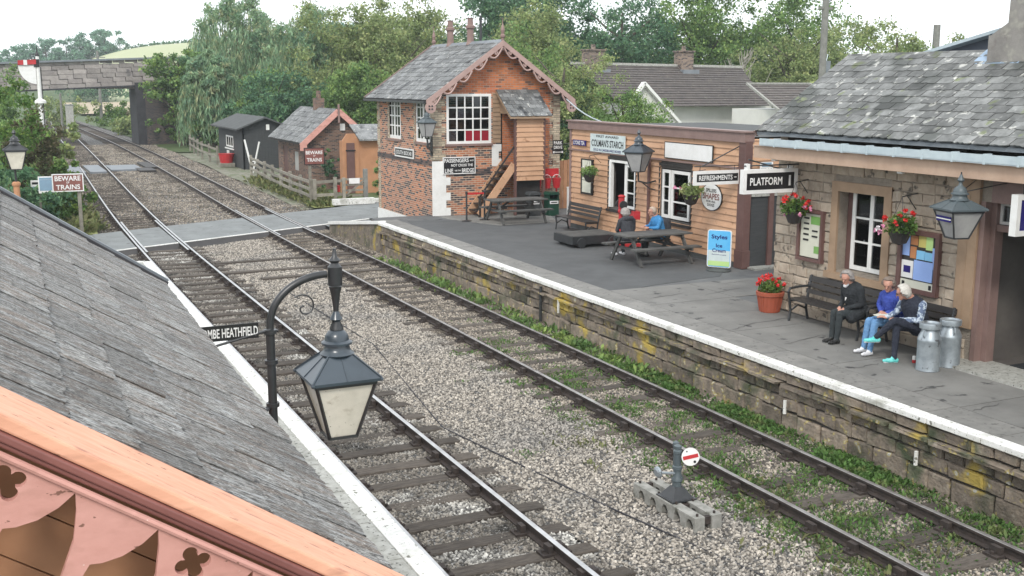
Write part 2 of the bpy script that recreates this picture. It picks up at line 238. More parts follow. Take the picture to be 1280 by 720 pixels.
leaf_mat('leaf_willow', (0.274, 0.4, 0.222), (0.174, 0.301, 0.19), (0.373, 0.4, 0.222))
leaf_mat('leaf_bluish', (0.194, 0.334, 0.235), (0.139, 0.26, 0.186), (0.249, 0.4, 0.271))
leaf_mat('leaf_bright', (0.132, 0.23, 0.057), (0.072, 0.149, 0.04), (0.203, 0.276, 0.069), scale=1.5)
leaf_mat('leaf_brown', (0.15, 0.13, 0.075), (0.10, 0.095, 0.05), (0.12, 0.15, 0.06), scale=1.5)
leaf_mat('weed', (0.13, 0.24, 0.065), (0.085, 0.165, 0.05), (0.19, 0.24, 0.09), scale=2)
leaf_mat('dry_grass', (0.26, 0.25, 0.12), (0.17, 0.2, 0.08), (0.1, 0.14, 0.05), scale=2)

# ------------------------------------------------------------ mesh helpers
def mm(x): return MATS[x] if isinstance(x, str) else x
class MB:
    def __init__(s): s.v = []; s.f = []; s.m = []
    def add(s, vs, fs, m=0):
        o = len(s.v); s.v += [tuple(q) for q in vs]; s.f += [tuple(i + o for i in q) for q in fs]; s.m += [m] * len(fs); return s
    def box(s, x0, x1, y0, y1, z0, z1, m=0, T=None):
        vs = [(x, y, z) for x in (x0, x1) for y in (y0, y1) for z in (z0, z1)]
        if T is not None: vs = [tuple(T @ Vector(q)) for q in vs]
        return s.add(vs, [(0, 1, 3, 2), (4, 6, 7, 5), (0, 4, 5, 1), (2, 3, 7, 6), (0, 2, 6, 4), (1, 5, 7, 3)], m)
    def beam(s, a, b, w, h, m=0, up=(0, 0, 1), off=0):
        """box from a to b, w wide (sideways), h thick along up"""
        a, b, up = Vector(a), Vector(b), Vector(up); d = (b - a).normalized()
        sd = d.cross(up)
        if sd.length < 1e-4: sd = d.cross(Vector((1, 0, 0)))
        sd.normalize(); u = sd.cross(d).normalized()
        vs = [p + sd * (i * w / 2) + u * (j * h / 2) for p in (a, b) for i in (-1, 1) for j in (-1, 1)]
        return s.add(vs, [(0, 1, 3, 2), (4, 6, 7, 5), (0, 4, 5, 1), (2, 3, 7, 6), (0, 2, 6, 4), (1, 5, 7, 3)], m)
    def tube(s, pts, r, n=10, m=0, cap=True):
        pts = [Vector(q) for q in pts]; rs = r if isinstance(r, (list, tuple)) else [r] * len(pts)
        ref = Vector((0, 0, 1)); vs = []; fs = []; prev = None
        for i, q in enumerate(pts):
            d = (pts[min(i + 1, len(pts) - 1)] - pts[max(i - 1, 0)]).normalized()
            if prev is None:
                a = d.cross(ref)
                if a.length < 1e-3: a = d.cross(Vector((1, 0, 0)))
            else: a = prev - d * prev.dot(d)
            a.normalize(); b = d.cross(a); prev = a
            vs += [q + (a * math.cos(t) + b * math.sin(t)) * rs[i] for t in [2 * math.pi * k / n for k in range(n)]]
        for i in range(len(pts) - 1):
            for k in range(n):
                k2 = (k + 1) % n; fs.append((i * n + k, i * n + k2, (i + 1) * n + k2, (i + 1) * n + k))
        if cap: fs.append(tuple(range(n))[::-1]); fs.append(tuple((len(pts) - 1) * n + k for k in range(n)))
        return s.add(vs, fs, m)
    def lathe(s, prof, c=(0, 0, 0), n=16, m=0, rot=0.0, axis=None):
        """prof: list of (radius, z)"""
        vs = []; fs = []
        for (r, z) in prof:
            for k in range(n):
                t = 2 * math.pi * k / n + rot; vs.append(Vector((r * math.cos(t), r * math.sin(t), z)))
        if axis is not None:
            q = Vector((0, 0, 1)).rotation_difference(Vector(axis)); vs = [q @ a for a in vs]
        vs = [a + Vector(c) for a in vs]
        for i in range(len(prof) - 1):
            for k in range(n):
                k2 = (k + 1) % n; fs.append((i * n + k, i * n + k2, (i + 1) * n + k2, (i + 1) * n + k))
        fs.append(tuple(range(n))[::-1]); fs.append(tuple((len(prof) - 1) * n + k for k in range(n)))
        return s.add(vs, fs, m)
    def prism(s, poly, a, b, m=0, T=None):
        """poly: list of (u,v); extruded w from a to b; T maps (u,v,w) to world"""
        n = len(poly); vs = [Vector((u, v, w)) for w in (a, b) for (u, v) in poly]
        if T is not None: vs = [T(q) for q in vs] if callable(T) else [T @ q for q in vs]
        fs = [tuple(range(n))[::-1], tuple(range(n, 2 * n))] + [(i, (i + 1) % n, n + (i + 1) % n, n + i) for i in range(n)]
        return s.add(vs, fs, m)
    def ball(s, c, r, n=8, m=0):
        r = r if isinstance(r, (tuple, list)) else (r, r, r); k = max(4, n // 2 + 1); o = len(s.v)
        vs = []; fs = []
        for i in range(1, k):
            ph = math.pi * i / k
            for j in range(n):
                t = 2 * math.pi * j / n; vs.append((c[0] + r[0] * math.sin(ph) * math.cos(t), c[1] + r[1] * math.sin(ph) * math.sin(t), c[2] + r[2] * math.cos(ph)))
        for i in range(k - 2):
            for j in range(n): j2 = (j + 1) % n; fs.append((i * n + j, (i + 1) * n + j, (i + 1) * n + j2, i * n + j2))
        tp = len(vs); vs += [(c[0], c[1], c[2] + r[2]), (c[0], c[1], c[2] - r[2])]
        for j in range(n): j2 = (j + 1) % n; fs.append((tp, j, j2)); fs.append((tp + 1, (k - 2) * n + j2, (k - 2) * n + j))
        return s.add(vs, fs, m)
    def mesh(s, name, mats, smooth=False, off=None):
        me = bpy.data.meshes.new(name); vs = s.v
        if off is not None: vs = [(a - off[0], b - off[1], c - off[2]) for a, b, c in vs]
        me.from_pydata(vs, [], s.f)
        for q in (mats if isinstance(mats, (list, tuple)) else [mats]): me.materials.append(mm(q))
        if isinstance(mats, (list, tuple)) and len(mats) > 1: me.polygons.foreach_set('material_index', s.m)
        bmx = bmesh.new(); bmx.from_mesh(me); bmesh.ops.recalc_face_normals(bmx, faces=bmx.faces); bmx.to_mesh(me); bmx.free()
        uv = me.uv_layers.new(name='UVMap'); me.update()
        if len(me.polygons) < 60000:
            for pl in me.polygons:
                nx, ny, nz_ = pl.normal
                for li in pl.loop_indices:
                    c = me.vertices[me.loops[li].vertex_index].co
                    if off is not None: c = c + Vector(off)
                    if abs(nz_) > 0.8: uv.data[li].uv = (c.x, c.y)
                    elif abs(nx) > abs(ny): uv.data[li].uv = (c.y, c.z)
                    else: uv.data[li].uv = (c.x, c.z)
        if smooth:
            me.polygons.foreach_set('use_smooth', [True] * len(me.polygons))
            try: me.set_sharp_from_angle(angle=R(40))
            except Exception: pass
        return me
    def build(s, name, mats, parent=None, smooth=False, world=False, bevel=0):
        off = None
        if world and parent is not None:
            q = parent; off = Vector((0, 0, 0))
            while q is not None: off += q.location; q = q.parent
        o = bpy.data.objects.new(name, s.mesh(name, mats, smooth, off)); COL.objects.link(o); o.parent = parent
        if bevel: bv = o.modifiers.new('bevel', 'BEVEL'); bv.width = bevel; bv.segments = 2; bv.limit_method = 'ANGLE'
        return o
def tag(o, label=None, cat=None, group=None, kind=None):
    if label: o['label'] = label
    if cat: o['category'] = cat
    if group: o['group'] = group
    if kind: o['kind'] = kind
    return o
def thing(name, label, cat, loc=(0, 0, 0), rz=0, group=None):
    o = bpy.data.objects.new(name, None); COL.objects.link(o); o.location = loc; o.rotation_euler = (0, 0, rz); o.empty_display_size = 0.2
    return tag(o, label, cat, group)
def inst(name, me, parent, loc, rot=(0, 0, 0), scale=(1, 1, 1)):
    o = bpy.data.objects.new(name, me); COL.objects.link(o); o.parent = parent; o.location = loc; o.rotation_euler = rot; o.scale = scale; return o
def dup(root, loc, rz=None, label=None, group=None, scale=None):
    r = root.copy(); COL.objects.link(r); r.location = loc
    if rz is not None: r.rotation_euler = (0, 0, rz)
    if label: r['label'] = label
    if group: r['group'] = group
    if scale: r.scale = scale
    for ch in list(root.children):
        c = ch.copy(); COL.objects.link(c); c.parent = r
        for g in list(ch.children): d = g.copy(); COL.objects.link(d); d.parent = c
    return r

FONT_CACHE = {}
def text_mesh(s, m, bold=0.0, ext=0.004):
    cu = bpy.data.curves.new('lettering', 'FONT'); cu.body = s; cu.size = 1.0; cu.offset = bold; cu.extrude = 0.0; cu.resolution_u = 3
    cu.align_x = 'CENTER'; cu.align_y = 'CENTER'
    ob = bpy.data.objects.new('lettering', cu); me = ob.to_mesh()
    vs = np.array([v.co[:] for v in me.vertices]); fs = [tuple(p.vertices) for p in me.polygons]; ob.to_mesh_clear()
    bpy.data.objects.remove(ob); bpy.data.curves.remove(cu); return vs, fs
def lettering(s, c, xd, up, h, m, parent, width=None, bold=0.02, name='lettering', kids_off=True):
    """flat print 2 mm proud; h is the cap height; c, xd, up in the parent's space"""
    vs, fs = text_mesh(s, m, bold)
    if len(vs) == 0: return None
    xd, up, c = Vector(xd), Vector(up), Vector(c); mn, mxv = vs.min(0), vs.max(0); cc = (mn + mxv) / 2
    sy = h / (mxv[1] - mn[1]); sx = (width / (mxv[0] - mn[0])) if width else sy
    me = bpy.data.meshes.new(name); me.from_pydata([tuple(c + xd * ((v[0] - cc[0]) * sx) + up * ((v[1] - cc[1]) * sy)) for v in vs], [], fs)
    me.materials.append(mm(m)); o = bpy.data.objects.new(name, me); COL.objects.link(o); o.parent = parent; return o
def sign(name, label, cat, c, xd, w, h, board, frame, texts, fr=0.03, th=0.04, group=None, both=False, extra=None):
    """a board centred on c facing xd x up; texts (string, u, v, height, width, material)"""
    xd = Vector(xd).normalized(); up = Vector((0, 0, 1)); nr = xd.cross(up)
    t = thing(name, label, cat, c, 0, group); M4 = Matrix((( xd.x, nr.x, 0), (xd.y, nr.y, 0), (0, 0, 1))).to_4x4()
    MB().box(-w / 2 + fr * .5, w / 2 - fr * .5, -th * .4, th * .35, -h / 2 + fr * .5, h / 2 - fr * .5, T=M4).build('panel', board, t)
    if frame:
        b = MB()
        for (a0, a1, b0, b1) in ((-w / 2, w / 2, h / 2 - fr, h / 2), (-w / 2, w / 2, -h / 2, -h / 2 + fr), (-w / 2, -w / 2 + fr, -h / 2 + fr, h / 2 - fr), (w / 2 - fr, w / 2, -h / 2 + fr, h / 2 - fr)):
            b.box(a0, a1, -th / 2, th / 2, b0, b1, T=M4)
        b.build('frame', frame, t)
    for (s, u, v, hh, ww, mt) in texts:
        lettering(s, xd * u + up * v + nr * (th * .35 + .004), xd, up, hh, mt, t, width=ww)
    if extra: extra(t, M4, th)
    return t
def holed_wall(b, org, xd, w, h, holes, th, m=0, top=None):
    """wall panel from org along xd, outward normal xd x up; holes (u0,u1,v0,v1); reveals built"""
    org, xd = Vector(org), Vector(xd); nr = xd.cross(Vector((0, 0, 1)))
    us = sorted({0, w} | {a for q in holes for a in q[:2]}); vs_ = sorted({0, h} | {a for q in holes for a in q[2:]})
    def P(u, v, d): return org + xd * u + Vector((0, 0, v)) - nr * d
    for i in range(len(us) - 1):
        for j in range(len(vs_) - 1):
            cu, cv = (us[i] + us[i + 1]) / 2, (vs_[j] + vs_[j + 1]) / 2
            if any(a < cu < b_ and c < cv < d for a, b_, c, d in holes): continue
            for dd in (0, th): b.add([P(us[i], vs_[j], dd), P(us[i + 1], vs_[j], dd), P(us[i + 1], vs_[j + 1], dd), P(us[i], vs_[j + 1], dd)], [(0, 1, 2, 3)], m)
    for (a, c, d, e) in holes + [(0, w, 0, h)]:
        for (p, q) in (((a, d), (c, d)), ((c, d), (c, e)), ((c, e), (a, e)), ((a, e), (a, d))):
            b.add([P(*p, 0), P(*q, 0), P(*q, th), P(*p, th)], [(0, 1, 2, 3)], m)
    return b
def window(parent, c, xd, w, h, cols, rows, fw=0.06, bar=0.03, mt='white_paint', name='window', mid=None, panes='glass', depth=0.05, special=None):
    """c = centre in parent space"""
    xd = Vector(xd); nr = xd.cross(Vector((0, 0, 1))); T = Matrix(((xd.x, nr.x, 0, c[0]), (xd.y, nr.y, 0, c[1]), (0, 0, 1, c[2]), (0, 0, 0, 1)))
    b = MB()
    for q in ((-w / 2, w / 2, h / 2 - fw, h / 2), (-w / 2, w / 2, -h / 2, -h / 2 + fw), (-w / 2, -w / 2 + fw, -h / 2 + fw, h / 2 - fw), (w / 2 - fw, w / 2, -h / 2 + fw, h / 2 - fw)):
        b.box(q[0], q[1], -depth / 2, depth / 2, q[2], q[3], T=T)
    iw, ih = w - 2 * fw, h - 2 * fw; pw, ph = iw / cols, ih / rows
    for i in range(1, cols):
        bw = mid if (mid and i == cols // 2) else bar
        b.box(-iw / 2 + i * pw - bw / 2, -iw / 2 + i * pw + bw / 2, -depth * .38, depth * .38, -ih / 2, ih / 2, T=T)
    for j in range(1, rows): b.box(-iw / 2, iw / 2, -depth * .34, depth * .34, -ih / 2 + j * ph - bar / 2, -ih / 2 + j * ph + bar / 2, T=T)
    o = b.build(name, mt, parent)
    for i in range(cols):
        for j in range(rows):
            x0, z0 = -iw / 2 + i * pw, -ih / 2 + j * ph; pm = (special or {}).get((i, j), panes)
            MB().box(x0 + .004, x0 + pw - .004, -.004, .003, z0 + .004, z0 + ph - .004, T=T).build('pane', pm, o)
    return o
def leaves(centres, radii, per, size, squash=0.8, shell=0.5, aspect=0.55, droop=0.0, seed=1):
    """leaf-sized quads in clumps: returns verts (n*4,3)"""
    g = np.random.default_rng(seed); C_ = np.repeat(np.asarray(centres, float), per, 0); n = len(C_)
    rad = np.repeat(np.broadcast_to(np.asarray(radii, float).reshape(-1, 1) if np.ndim(radii) < 2 else np.asarray(radii), (len(centres), 3)), per, 0)
    d = g.normal(size=(n, 3)); d /= np.linalg.norm(d, axis=1)[:, None]; rr = (shell + (1 - shell) * g.random(n)) ** (1)
    p = C_ + d * rad * rr[:, None] * np.array([1, 1, squash])
    a = g.normal(size=(n, 3)); a[:, 2] -= droop; a /= np.linalg.norm(a, axis=1)[:, None]
    b_ = np.cross(a, g.normal(size=(n, 3)) + d * 0.5); b_ /= np.linalg.norm(b_, axis=1)[:, None]
    s_ = size * (0.6 + 0.8 * g.random(n))[:, None]; a *= s_; b_ *= s_ * aspect
    V = np.stack([p - a * .5 - b_ * .25, p - b_ * .5 * 0 + b_ * .5, p + a * .5 + b_ * .1, p - b_ * .5], 1)
    return V.reshape(-1, 3)
def quads_obj(name, V, mt, parent=None, off=(0, 0, 0)):
    V = np.asarray(V, float) - np.array(off); n = len(V) // 4; me = bpy.data.meshes.new(name)
    me.vertices.add(n * 4); me.vertices.foreach_set('co', V.astype(np.float32).ravel()); me.loops.add(n * 4); me.loops.foreach_set('vertex_index', np.arange(n * 4, dtype=np.int32))
    me.polygons.add(n); me.polygons.foreach_set('loop_start', np.arange(0, n * 4, 4, dtype=np.int32)); me.polygons.foreach_set('loop_total', np.full(n, 4, dtype=np.int32))
    me.update(calc_edges=True)
    for q in (mt if isinstance(mt, (list, tuple)) else [mt]): me.materials.append(mm(q))
    o = bpy.data.objects.new(name, me); COL.objects.link(o); o.parent = parent; return o
# ============================================================ ground and railway
ZP = 0.85
g = MB(); NX = 40
def terr(x, y):
    z = -0.36
    if y > 150: z += min(1, (y - 150) / 160) * 0.6
    return z
# one sheet to the horizon
xs = [-3000, -800, -300, -120, -60, -30, 0, 30, 60, 120, 300, 800, 3000]; ys = [-300, -60, 0, 30, 60, 100, 150, 220, 300, 420, 800, 3500]
g.add([(x, y, terr(x, y)) for y in ys for x in xs], [(j * 13 + i, j * 13 + i + 1, (j + 1) * 13 + i + 1, (j + 1) * 13 + i) for j in range(11) for i in range(12)])
tag(g.build('ground', 'meadow'), kind='structure')

def gn_scatter(ob, density, size, mt, seed=0, zscale=0.75, subdiv=1):
    ng = bpy.data.node_groups.new('scatter', 'GeometryNodeTree'); n = ng.nodes; l = ng.links
    ng.interface.new_socket('Geometry', in_out='INPUT', socket_type='NodeSocketGeometry'); ng.interface.new_socket('Geometry', in_out='OUTPUT', socket_type='NodeSocketGeometry')
    gi = n.new('NodeGroupInput'); go = n.new('NodeGroupOutput')
    dp = n.new('GeometryNodeDistributePointsOnFaces'); dp.inputs['Density'].default_value = density; dp.inputs['Seed'].default_value = seed
    ic = n.new('GeometryNodeMeshIcoSphere'); ic.inputs['Radius'].default_value = 0.5; ic.inputs['Subdivisions'].default_value = subdiv
    sp = n.new('GeometryNodeSetPosition'); rv0 = n.new('FunctionNodeRandomValue'); rv0.data_type = 'FLOAT_VECTOR'
    rv0.inputs[0].default_value = (-.14, -.14, -.14); rv0.inputs[1].default_value = (.14, .14, .14); l.new(ic.outputs['Mesh'], sp.inputs['Geometry']); l.new(rv0.outputs[0], sp.inputs['Offset'])
    sm = n.new('GeometryNodeSetMaterial'); sm.inputs['Material'].default_value = mm(mt); l.new(sp.outputs[0], sm.inputs['Geometry'])
    ip = n.new('GeometryNodeInstanceOnPoints'); l.new(gi.outputs[0], dp.inputs['Mesh']); l.new(dp.outputs['Points'], ip.inputs['Points']); l.new(sm.outputs[0], ip.inputs['Instance'])
    rr = n.new('FunctionNodeRandomValue'); rr.data_type = 'FLOAT_VECTOR'; rr.inputs[1].default_value = (6.28, 6.28, 6.28)
    rs = n.new('FunctionNodeRandomValue'); rs.data_type = 'FLOAT_VECTOR'; rs.inputs[0].default_value = (size * .65, size * .5, size * .45 * zscale / .75); rs.inputs[1].default_value = (size * 1.45, size * 1.1, size * .95 * zscale / .75); rs.inputs['Seed'].default_value = 5
    l.new(rr.outputs[0], ip.inputs['Rotation']); l.new(rs.outputs[0], ip.inputs['Scale'])
    jn = n.new('GeometryNodeJoinGeometry'); l.new(gi.outputs[0], jn.inputs[0]); l.new(ip.outputs[0], jn.inputs[0]); l.new(jn.outputs[0], go.inputs[0])
    md = ob.modifiers.new('scatter', 'NODES'); md.node_group = ng
def strip(name, quads, z, mt, sub=1.0, jit=0.02, kind='stuff'):
    """quads: list of (xa0,xa1,y0, xb0,xb1,y1) ribbons; gently uneven"""
    b = MB()
    for (a0, a1, y0, b0, b1, y1) in quads:
        ny = max(1, int((y1 - y0) / sub)); nx = max(1, int(max(a1 - a0, b1 - b0) / sub)); vs = []
        for j in range(ny + 1):
            t = j / ny
            for i in range(nx + 1):
                s_ = i / nx; x = (a0 + (a1 - a0) * s_) * (1 - t) + (b0 + (b1 - b0) * s_) * t
                vs.append((x, y0 + (y1 - y0) * t, z + random.uniform(-jit, jit)))
        b.add(vs, [(j * (nx + 1) + i, j * (nx + 1) + i + 1, (j + 1) * (nx + 1) + i + 1, (j + 1) * (nx + 1) + i) for j in range(ny) for i in range(nx)])
    return tag(b.build(name, mt), kind=kind)
BZ = -0.182
for (xa, xb, m_) in ((3.25, 6.05, 'ballast_dark'), (6.05, 8.55, 'ballast_stone'), (8.55, 11.35, 'ballast_mid')): b1 = strip('ballast', [(xa, xb, 5, xa, xb, 24)], BZ, 'ballast_ground', .6, .02); gn_scatter(b1, 760, 0.048, m_, 1)
for (xa, xb, m_) in ((2.6, 6.05, 'ballast_dark'), (6.05, 8.55, 'ballast_stone'), (8.55, 12.0, 'ballast_mid')): b2 = strip('ballast', [(xa, xb, 24, xa, xb, 42.5)], BZ, 'ballast_ground', .8, .02); gn_scatter(b2, 420, 0.058, m_, 2)
b3 = strip('ballast', [(2.6, 12.4, 42.5, 3.4, 13.2, 66), (3.4, 13.2, 66, 4.2, 13.3, 105)], BZ, 'ballast_ground', 1.5, .03); gn_scatter(b3, 90, 0.08, 'ballast_mid', 3)
b4 = strip('ballast', [(4.2, 13.3, 105, 6.6, 12.4, 150), (6.6, 12.4, 150, 7.5, 11.6, 183), (7.5, 11.6, 183, 10, 14, 300)], BZ, 'ballast_ground', 3, .03)
# oily darker bed inside the near track is dirt-stained stone
T1 = [(-8, 4.83), (40, 4.83), (50, 5.02), (62, 5.4), (82, 6.0), (100, 6.5), (120, 7.0), (150, 8.0), (183, 9.3)]
T2 = [(-8, 9.64), (40, 9.64), (50, 9.85), (62, 10.15), (82, 10.55), (107, 10.8), (140, 10.4), (183, 9.9), (260, 11.5)]
def cx(T, y): return float(np.interp(y, [a for a, _ in T], [b for _, b in T]))
def cxs(T, y): return sum(cx(T, y + d) for d in (-8, -4, 0, 4, 8)) / 5
sl_me = []
for k in range(4):
    b = MB(); rr = random.Random(k); n = 6
    vs = []
    for i in range(n + 1):
        x = -1.3 + 2.6 * i / n
        for (y, z) in ((-.125, -.13), (.125, -.13), (.125, -.012), (.105, 0), (-.105, 0), (-.125, -.012)):
            vs.append((x + (rr.uniform(-.04, .04) if i in (0, n) else 0), y + rr.uniform(-.01, .01), z + rr.uniform(-.006, .006)))
    fs = [(i * 6 + k2, i * 6 + (k2 + 1) % 6, (i + 1) * 6 + (k2 + 1) % 6, (i + 1) * 6 + k2) for i in range(n) for k2 in range(6)] + [tuple(range(6)), tuple(n * 6 + q for q in range(6))]
    b.add(vs, fs); sl_me.append(b.mesh('sleeper', 'sleeper_wood'))
b = MB(); b.box(-.19, .19, -.1, .1, 0, .03); b.box(-.11, -.045, -.07, .07, .03, .12); b.box(.045, .11, -.07, .07, .03, .12); b.tube([(-.15, 0, .03), (-.15, 0, .065)], .022, 6); b.tube([(.15, 0, .03), (.15, 0, .065)], .022, 6)
chair_me = b.mesh('rail_chair', 'rust')
def rail_mb(T, off, y0, y1, step, topm=1):
    prof = [(-.065, -.145), (.065, -.145), (.065, -.13), (.012, -.115), (.012, -.045), (.035, -.035), (.035, -.004), (.028, 0), (-.028, 0), (-.035, -.004), (-.035, -.035), (-.012, -.045), (-.012, -.115), (-.065, -.13)]
    yy = list(np.arange(y0, y1, step)) + [y1]; b = MB(); vs = []; n = len(prof)
    for y in yy:
        x = cxs(T, y) + off; vs += [(x + p[0], y, p[1]) for p in prof]
    fs = []; ms = []
    for i in range(len(yy) - 1):
        for k in range(n):
            fs.append((i * n + k, i * n + (k + 1) % n, (i + 1) * n + (k + 1) % n, (i + 1) * n + k)); ms.append(topm if k in (6, 7, 8) else 0)
    fs += [tuple(range(n)), tuple((len(yy) - 1) * n + q for q in range(n))]; ms += [0, 0]
    b.v = vs; b.f = fs; b.m = ms; return b
def track(label, T, y0, y1, top, skip=lambda y: False, step=.74, dz=0.0):
    t = tag(bpy.data.objects.new('railway_track', None)); COL.objects.link(t); tag(t, label, 'railway track', 'railway tracks')
    for off in (-.7525, .7525): rail_mb(T, off, y0, y1, 4).build('rail', ['rust', top], t)
    y = y0 + 7.9; k = 0
    while y < y1:
        if not skip(y):
            x = cxs(T, y); sl = (cxs(T, y + 1) - cxs(T, y - 1)) / 2
            s_ = inst('sleeper', sl_me[k % 4], t, (x + random.uniform(-.03, .03), y + random.uniform(-.03, .03), -.155 + dz + random.uniform(-.01, .008)), (0, 0, -math.atan(sl) + random.uniform(-.012, .012)), (1, random.uniform(.9, 1.1), 1))
            if y < 50:
                for off in (-.7525, .7525): inst('rail_chair', chair_me, s_, (off, 0, 0))
        y += step if y < 60 else step * 1.0; k += 1
    return t
incross = lambda x: (lambda y: 37.0 + (x - 3) * .47 < y < 42.2 + (x - 3) * .47)
t1 = track('railway track with shiny rails beside the slate shelter and its platform', T1, -1.5, 183, 'rail_top', incross(5), .74, .012)
t2 = track('weedy railway track with duller rails below the stone platform wall', T2, -1.5, 255, 'rail_dull', incross(9.6), .75)
# check rails and long timbers at the foot crossing
for t, T, o2 in ((t1, T1, .64), (t1, T1, -.64), (t2, T2, .64), (t2, T2, -.64)):
    a = 35.6 + (T[0][1] - 3) * .47; rail_mb(T, o2, a, a + 8.5, 2).build('check_rail', ['rust', 'rail_top'], t)
for (ya, x0, x1, rz) in ((32.2, 4.0, 10.4, .02), (30.9, 6.6, 10.6, .03), (34.2, 5.9, 10.9, .05)):
    b = MB(); b.box(-(x1 - x0) / 2, (x1 - x0) / 2, -.13, .13, -.12, .03); o = b.build('long_timber', 'sleeper_wood', t1); o.location = ((x0 + x1) / 2, ya, -.15); o.rotation_euler = (0, 0, rz)
# foot crossing of boards and tarmac, sloping up-right across the picture
cr_ = tag(bpy.data.objects.new('crossing', None), kind='structure'); COL.objects.link(cr_)
def yn(x): return 37.2 + (x - 3) * .47
def yf(x): return 41.7 + (x - 3) * .47
edges = [-9, 3.0, cx(T1, 40) - .7525 - .06, cx(T1, 40) - .7525 + .14, cx(T1, 40) + .7525 - .14, cx(T1, 40) + .7525 + .06, cx(T2, 42) - .7525 - .06, cx(T2, 42) - .7525 + .14, cx(T2, 42) + .7525 - .14, cx(T2, 42) + .7525 + .06, 13.4]
for i in range(0, len(edges) - 1, 2) if False else [0, 1, 3, 5, 7, 9]:
    a, c = edges[i], edges[i + 1]
    if i == 0: continue
    b = MB(); b.add([(a, yn(a), -.012), (c, yn(c), -.012), (c, yf(c), -.012), (a, yf(a), -.012), (a, yn(a), -.24), (c, yn(c), -.24), (c, yf(c), -.24), (a, yf(a), -.24)], [(0, 1, 2, 3), (4, 5, 1, 0), (5, 6, 2, 1), (6, 7, 3, 2), (7, 4, 0, 3)])
    b.build('crossing_deck', 'crossing_tar', cr_)
    b = MB(); b.add([(a, yn(a) - .16, -.004), (c, yn(c) - .16, -.004), (c, yn(c), -.004), (a, yn(a), -.004), (a, yn(a) - .16, -.2), (c, yn(c) - .16, -.2)], [(0, 1, 2, 3), (4, 5, 1, 0)])
    b.build('edge_board', 'worn_white', cr_)
    b = MB(); b.add([(a, yn(a) - .5, -.19), (c, yn(c) - .5, -.19), (c, yn(c) - .17, -.02), (a, yn(a) - .17, -.02)], [(0, 1, 2, 3)]); b.build('ramp_board', 'dark_wood', cr_)
# path either side of the crossing
b = MB(); b.add([(-9, 31.5, -.03), (3.0, 37.2, -.03), (3.0, 41.7, -.03), (-9, 37.2, -.03)], [(0, 1, 2, 3)]); tag(b.build('path', 'crossing_tar'), kind='structure')
b = MB(); b.add([(13.38, 42.1, -.02), (14.05, 42.4, -.02), (30, 44, -.02), (30, 49.5, -.02), (15.5, 48.3, -.02), (13.38, 46.6, -.02)], [(0, 1, 2, 3, 4, 5)])
b.add([(11.3, 40.1, -.03), (13.4, 40.1, -.03), (13.4, 42.05, -.03), (11.3, 41.1, -.03)], [(0, 1, 2, 3)]); tag(b.build('road', 'crossing_tar'), kind='structure')
b = MB(); b.beam((11.4, 40.95, .0), (13.36, 41.0, .0), .10, .02); tag(b.build('painted_line', 'worn_white'), kind='structure')
# second boarded crossing far up the line, and the damp patches beside it
b = MB(); b.box(3.6, 5.1, 71.5, 77.5, -.2, -.03); b.box(5.35, 6.3, 71.5, 77.5, -.2, -.03); b.box(6.7, 8.6, 73, 77.2, -.2, -.05); tag(b.build('crossing', 'lead'), kind='structure')
b = MB(); b.box(8.2, 9.2, 71.5, 74, -.2, -.04); b.box(8.9, 9.6, 74, 79, -.2, -.02); tag(b.build('trench_cover', 'dark_wood'), kind='structure')
# verges
strip('verge', [(12.1, 14.2, 47.5, 13.2, 18, 90)], -.12, 'verge_mix', 3, .06, 'structure')
strip('verge', [(14.2, 30, 49.6, 18, 40, 90), (-14, 2.6, 42.3, -20, 4.0, 70), (-20, 4.0, 70, -30, 6.5, 150), (13.3, 40, 90, 12.4, 60, 150)], -.12, 'meadow', 3, .06, 'structure')
strip('soil', [(12.6, 14.6, 47.2, 12.6, 14.6, 49.4), (2.0, 3.2, 42.0, 2.0, 3.4, 46)], -.05, 'moss_yellow', .7, .03, 'stuff')

# ============================================================ platforms
pl2 = tag(bpy.data.objects.new('platform', None), kind='structure'); COL.objects.link(pl2)
XE = 11.17
b = MB()
b.box(XE + .16, 34, -6, 35.4, -.3, ZP - .06); b.box(13.5, 34, 35.4, 40.6, -.3, ZP - .065)
b.build('platform_core', 'mortar', pl2)
def sheet(name, poly, z, mt, par, th=.02):
    bb = MB(); bb.prism(poly, z - th, z); return bb.build(name, mt, par)
sheet('platform_surface', [(XE + .2, -6), (34, -6), (34, 40.6), (13.5, 40.6), (13.5, 35.42), (XE + .2, 35.42)], ZP - .004, 'asphalt', pl2, .06)
# dark newer tarmac and the concrete margin beside the coping
sheet('tarmac_patch', [(11.98, 20.3), (13.2, 20.75), (15.3, 21.1), (16.38, 22.3), (16.38, 30.6), (15.9, 34.4), (14.45, 31.6), (13.7, 33.6), (12.2, 34.2), (11.98, 33.0)], ZP + .004, 'asphalt_dark', pl2, .02)
sheet('paved_area', [(13.6, 33.9), (14.5, 31.8), (16.6, 31.9), (17.2, 33.6), (17.2, 34.9), (13.5, 34.9)], ZP + .009, 'margin', pl2, .02)
y = 8.2
while y < 20.4:
    L = 2.62 + random.uniform(-.1, .1)
    for (a, c) in ((11.98, 14.02),) + (((14.04, 16.3),) if y > 17.5 else ()):
        bb = MB(); bb.box(a, c, y, min(y + L, 20.6) - .022, ZP - .03, ZP + .006 + random.uniform(0, .002)); bb.build('paving_bay', 'paving', pl2)
    y += L
y = -5.0
while y < 34.4:
    L = 1.22; bb = MB(); bb.box(11.39, 11.965, y, min(y + L, 34.6) - .012, ZP - .04, ZP + .006 + random.uniform(0, .003)); bb.build('margin_slab', 'margin', pl2); y += L
y = -5.0
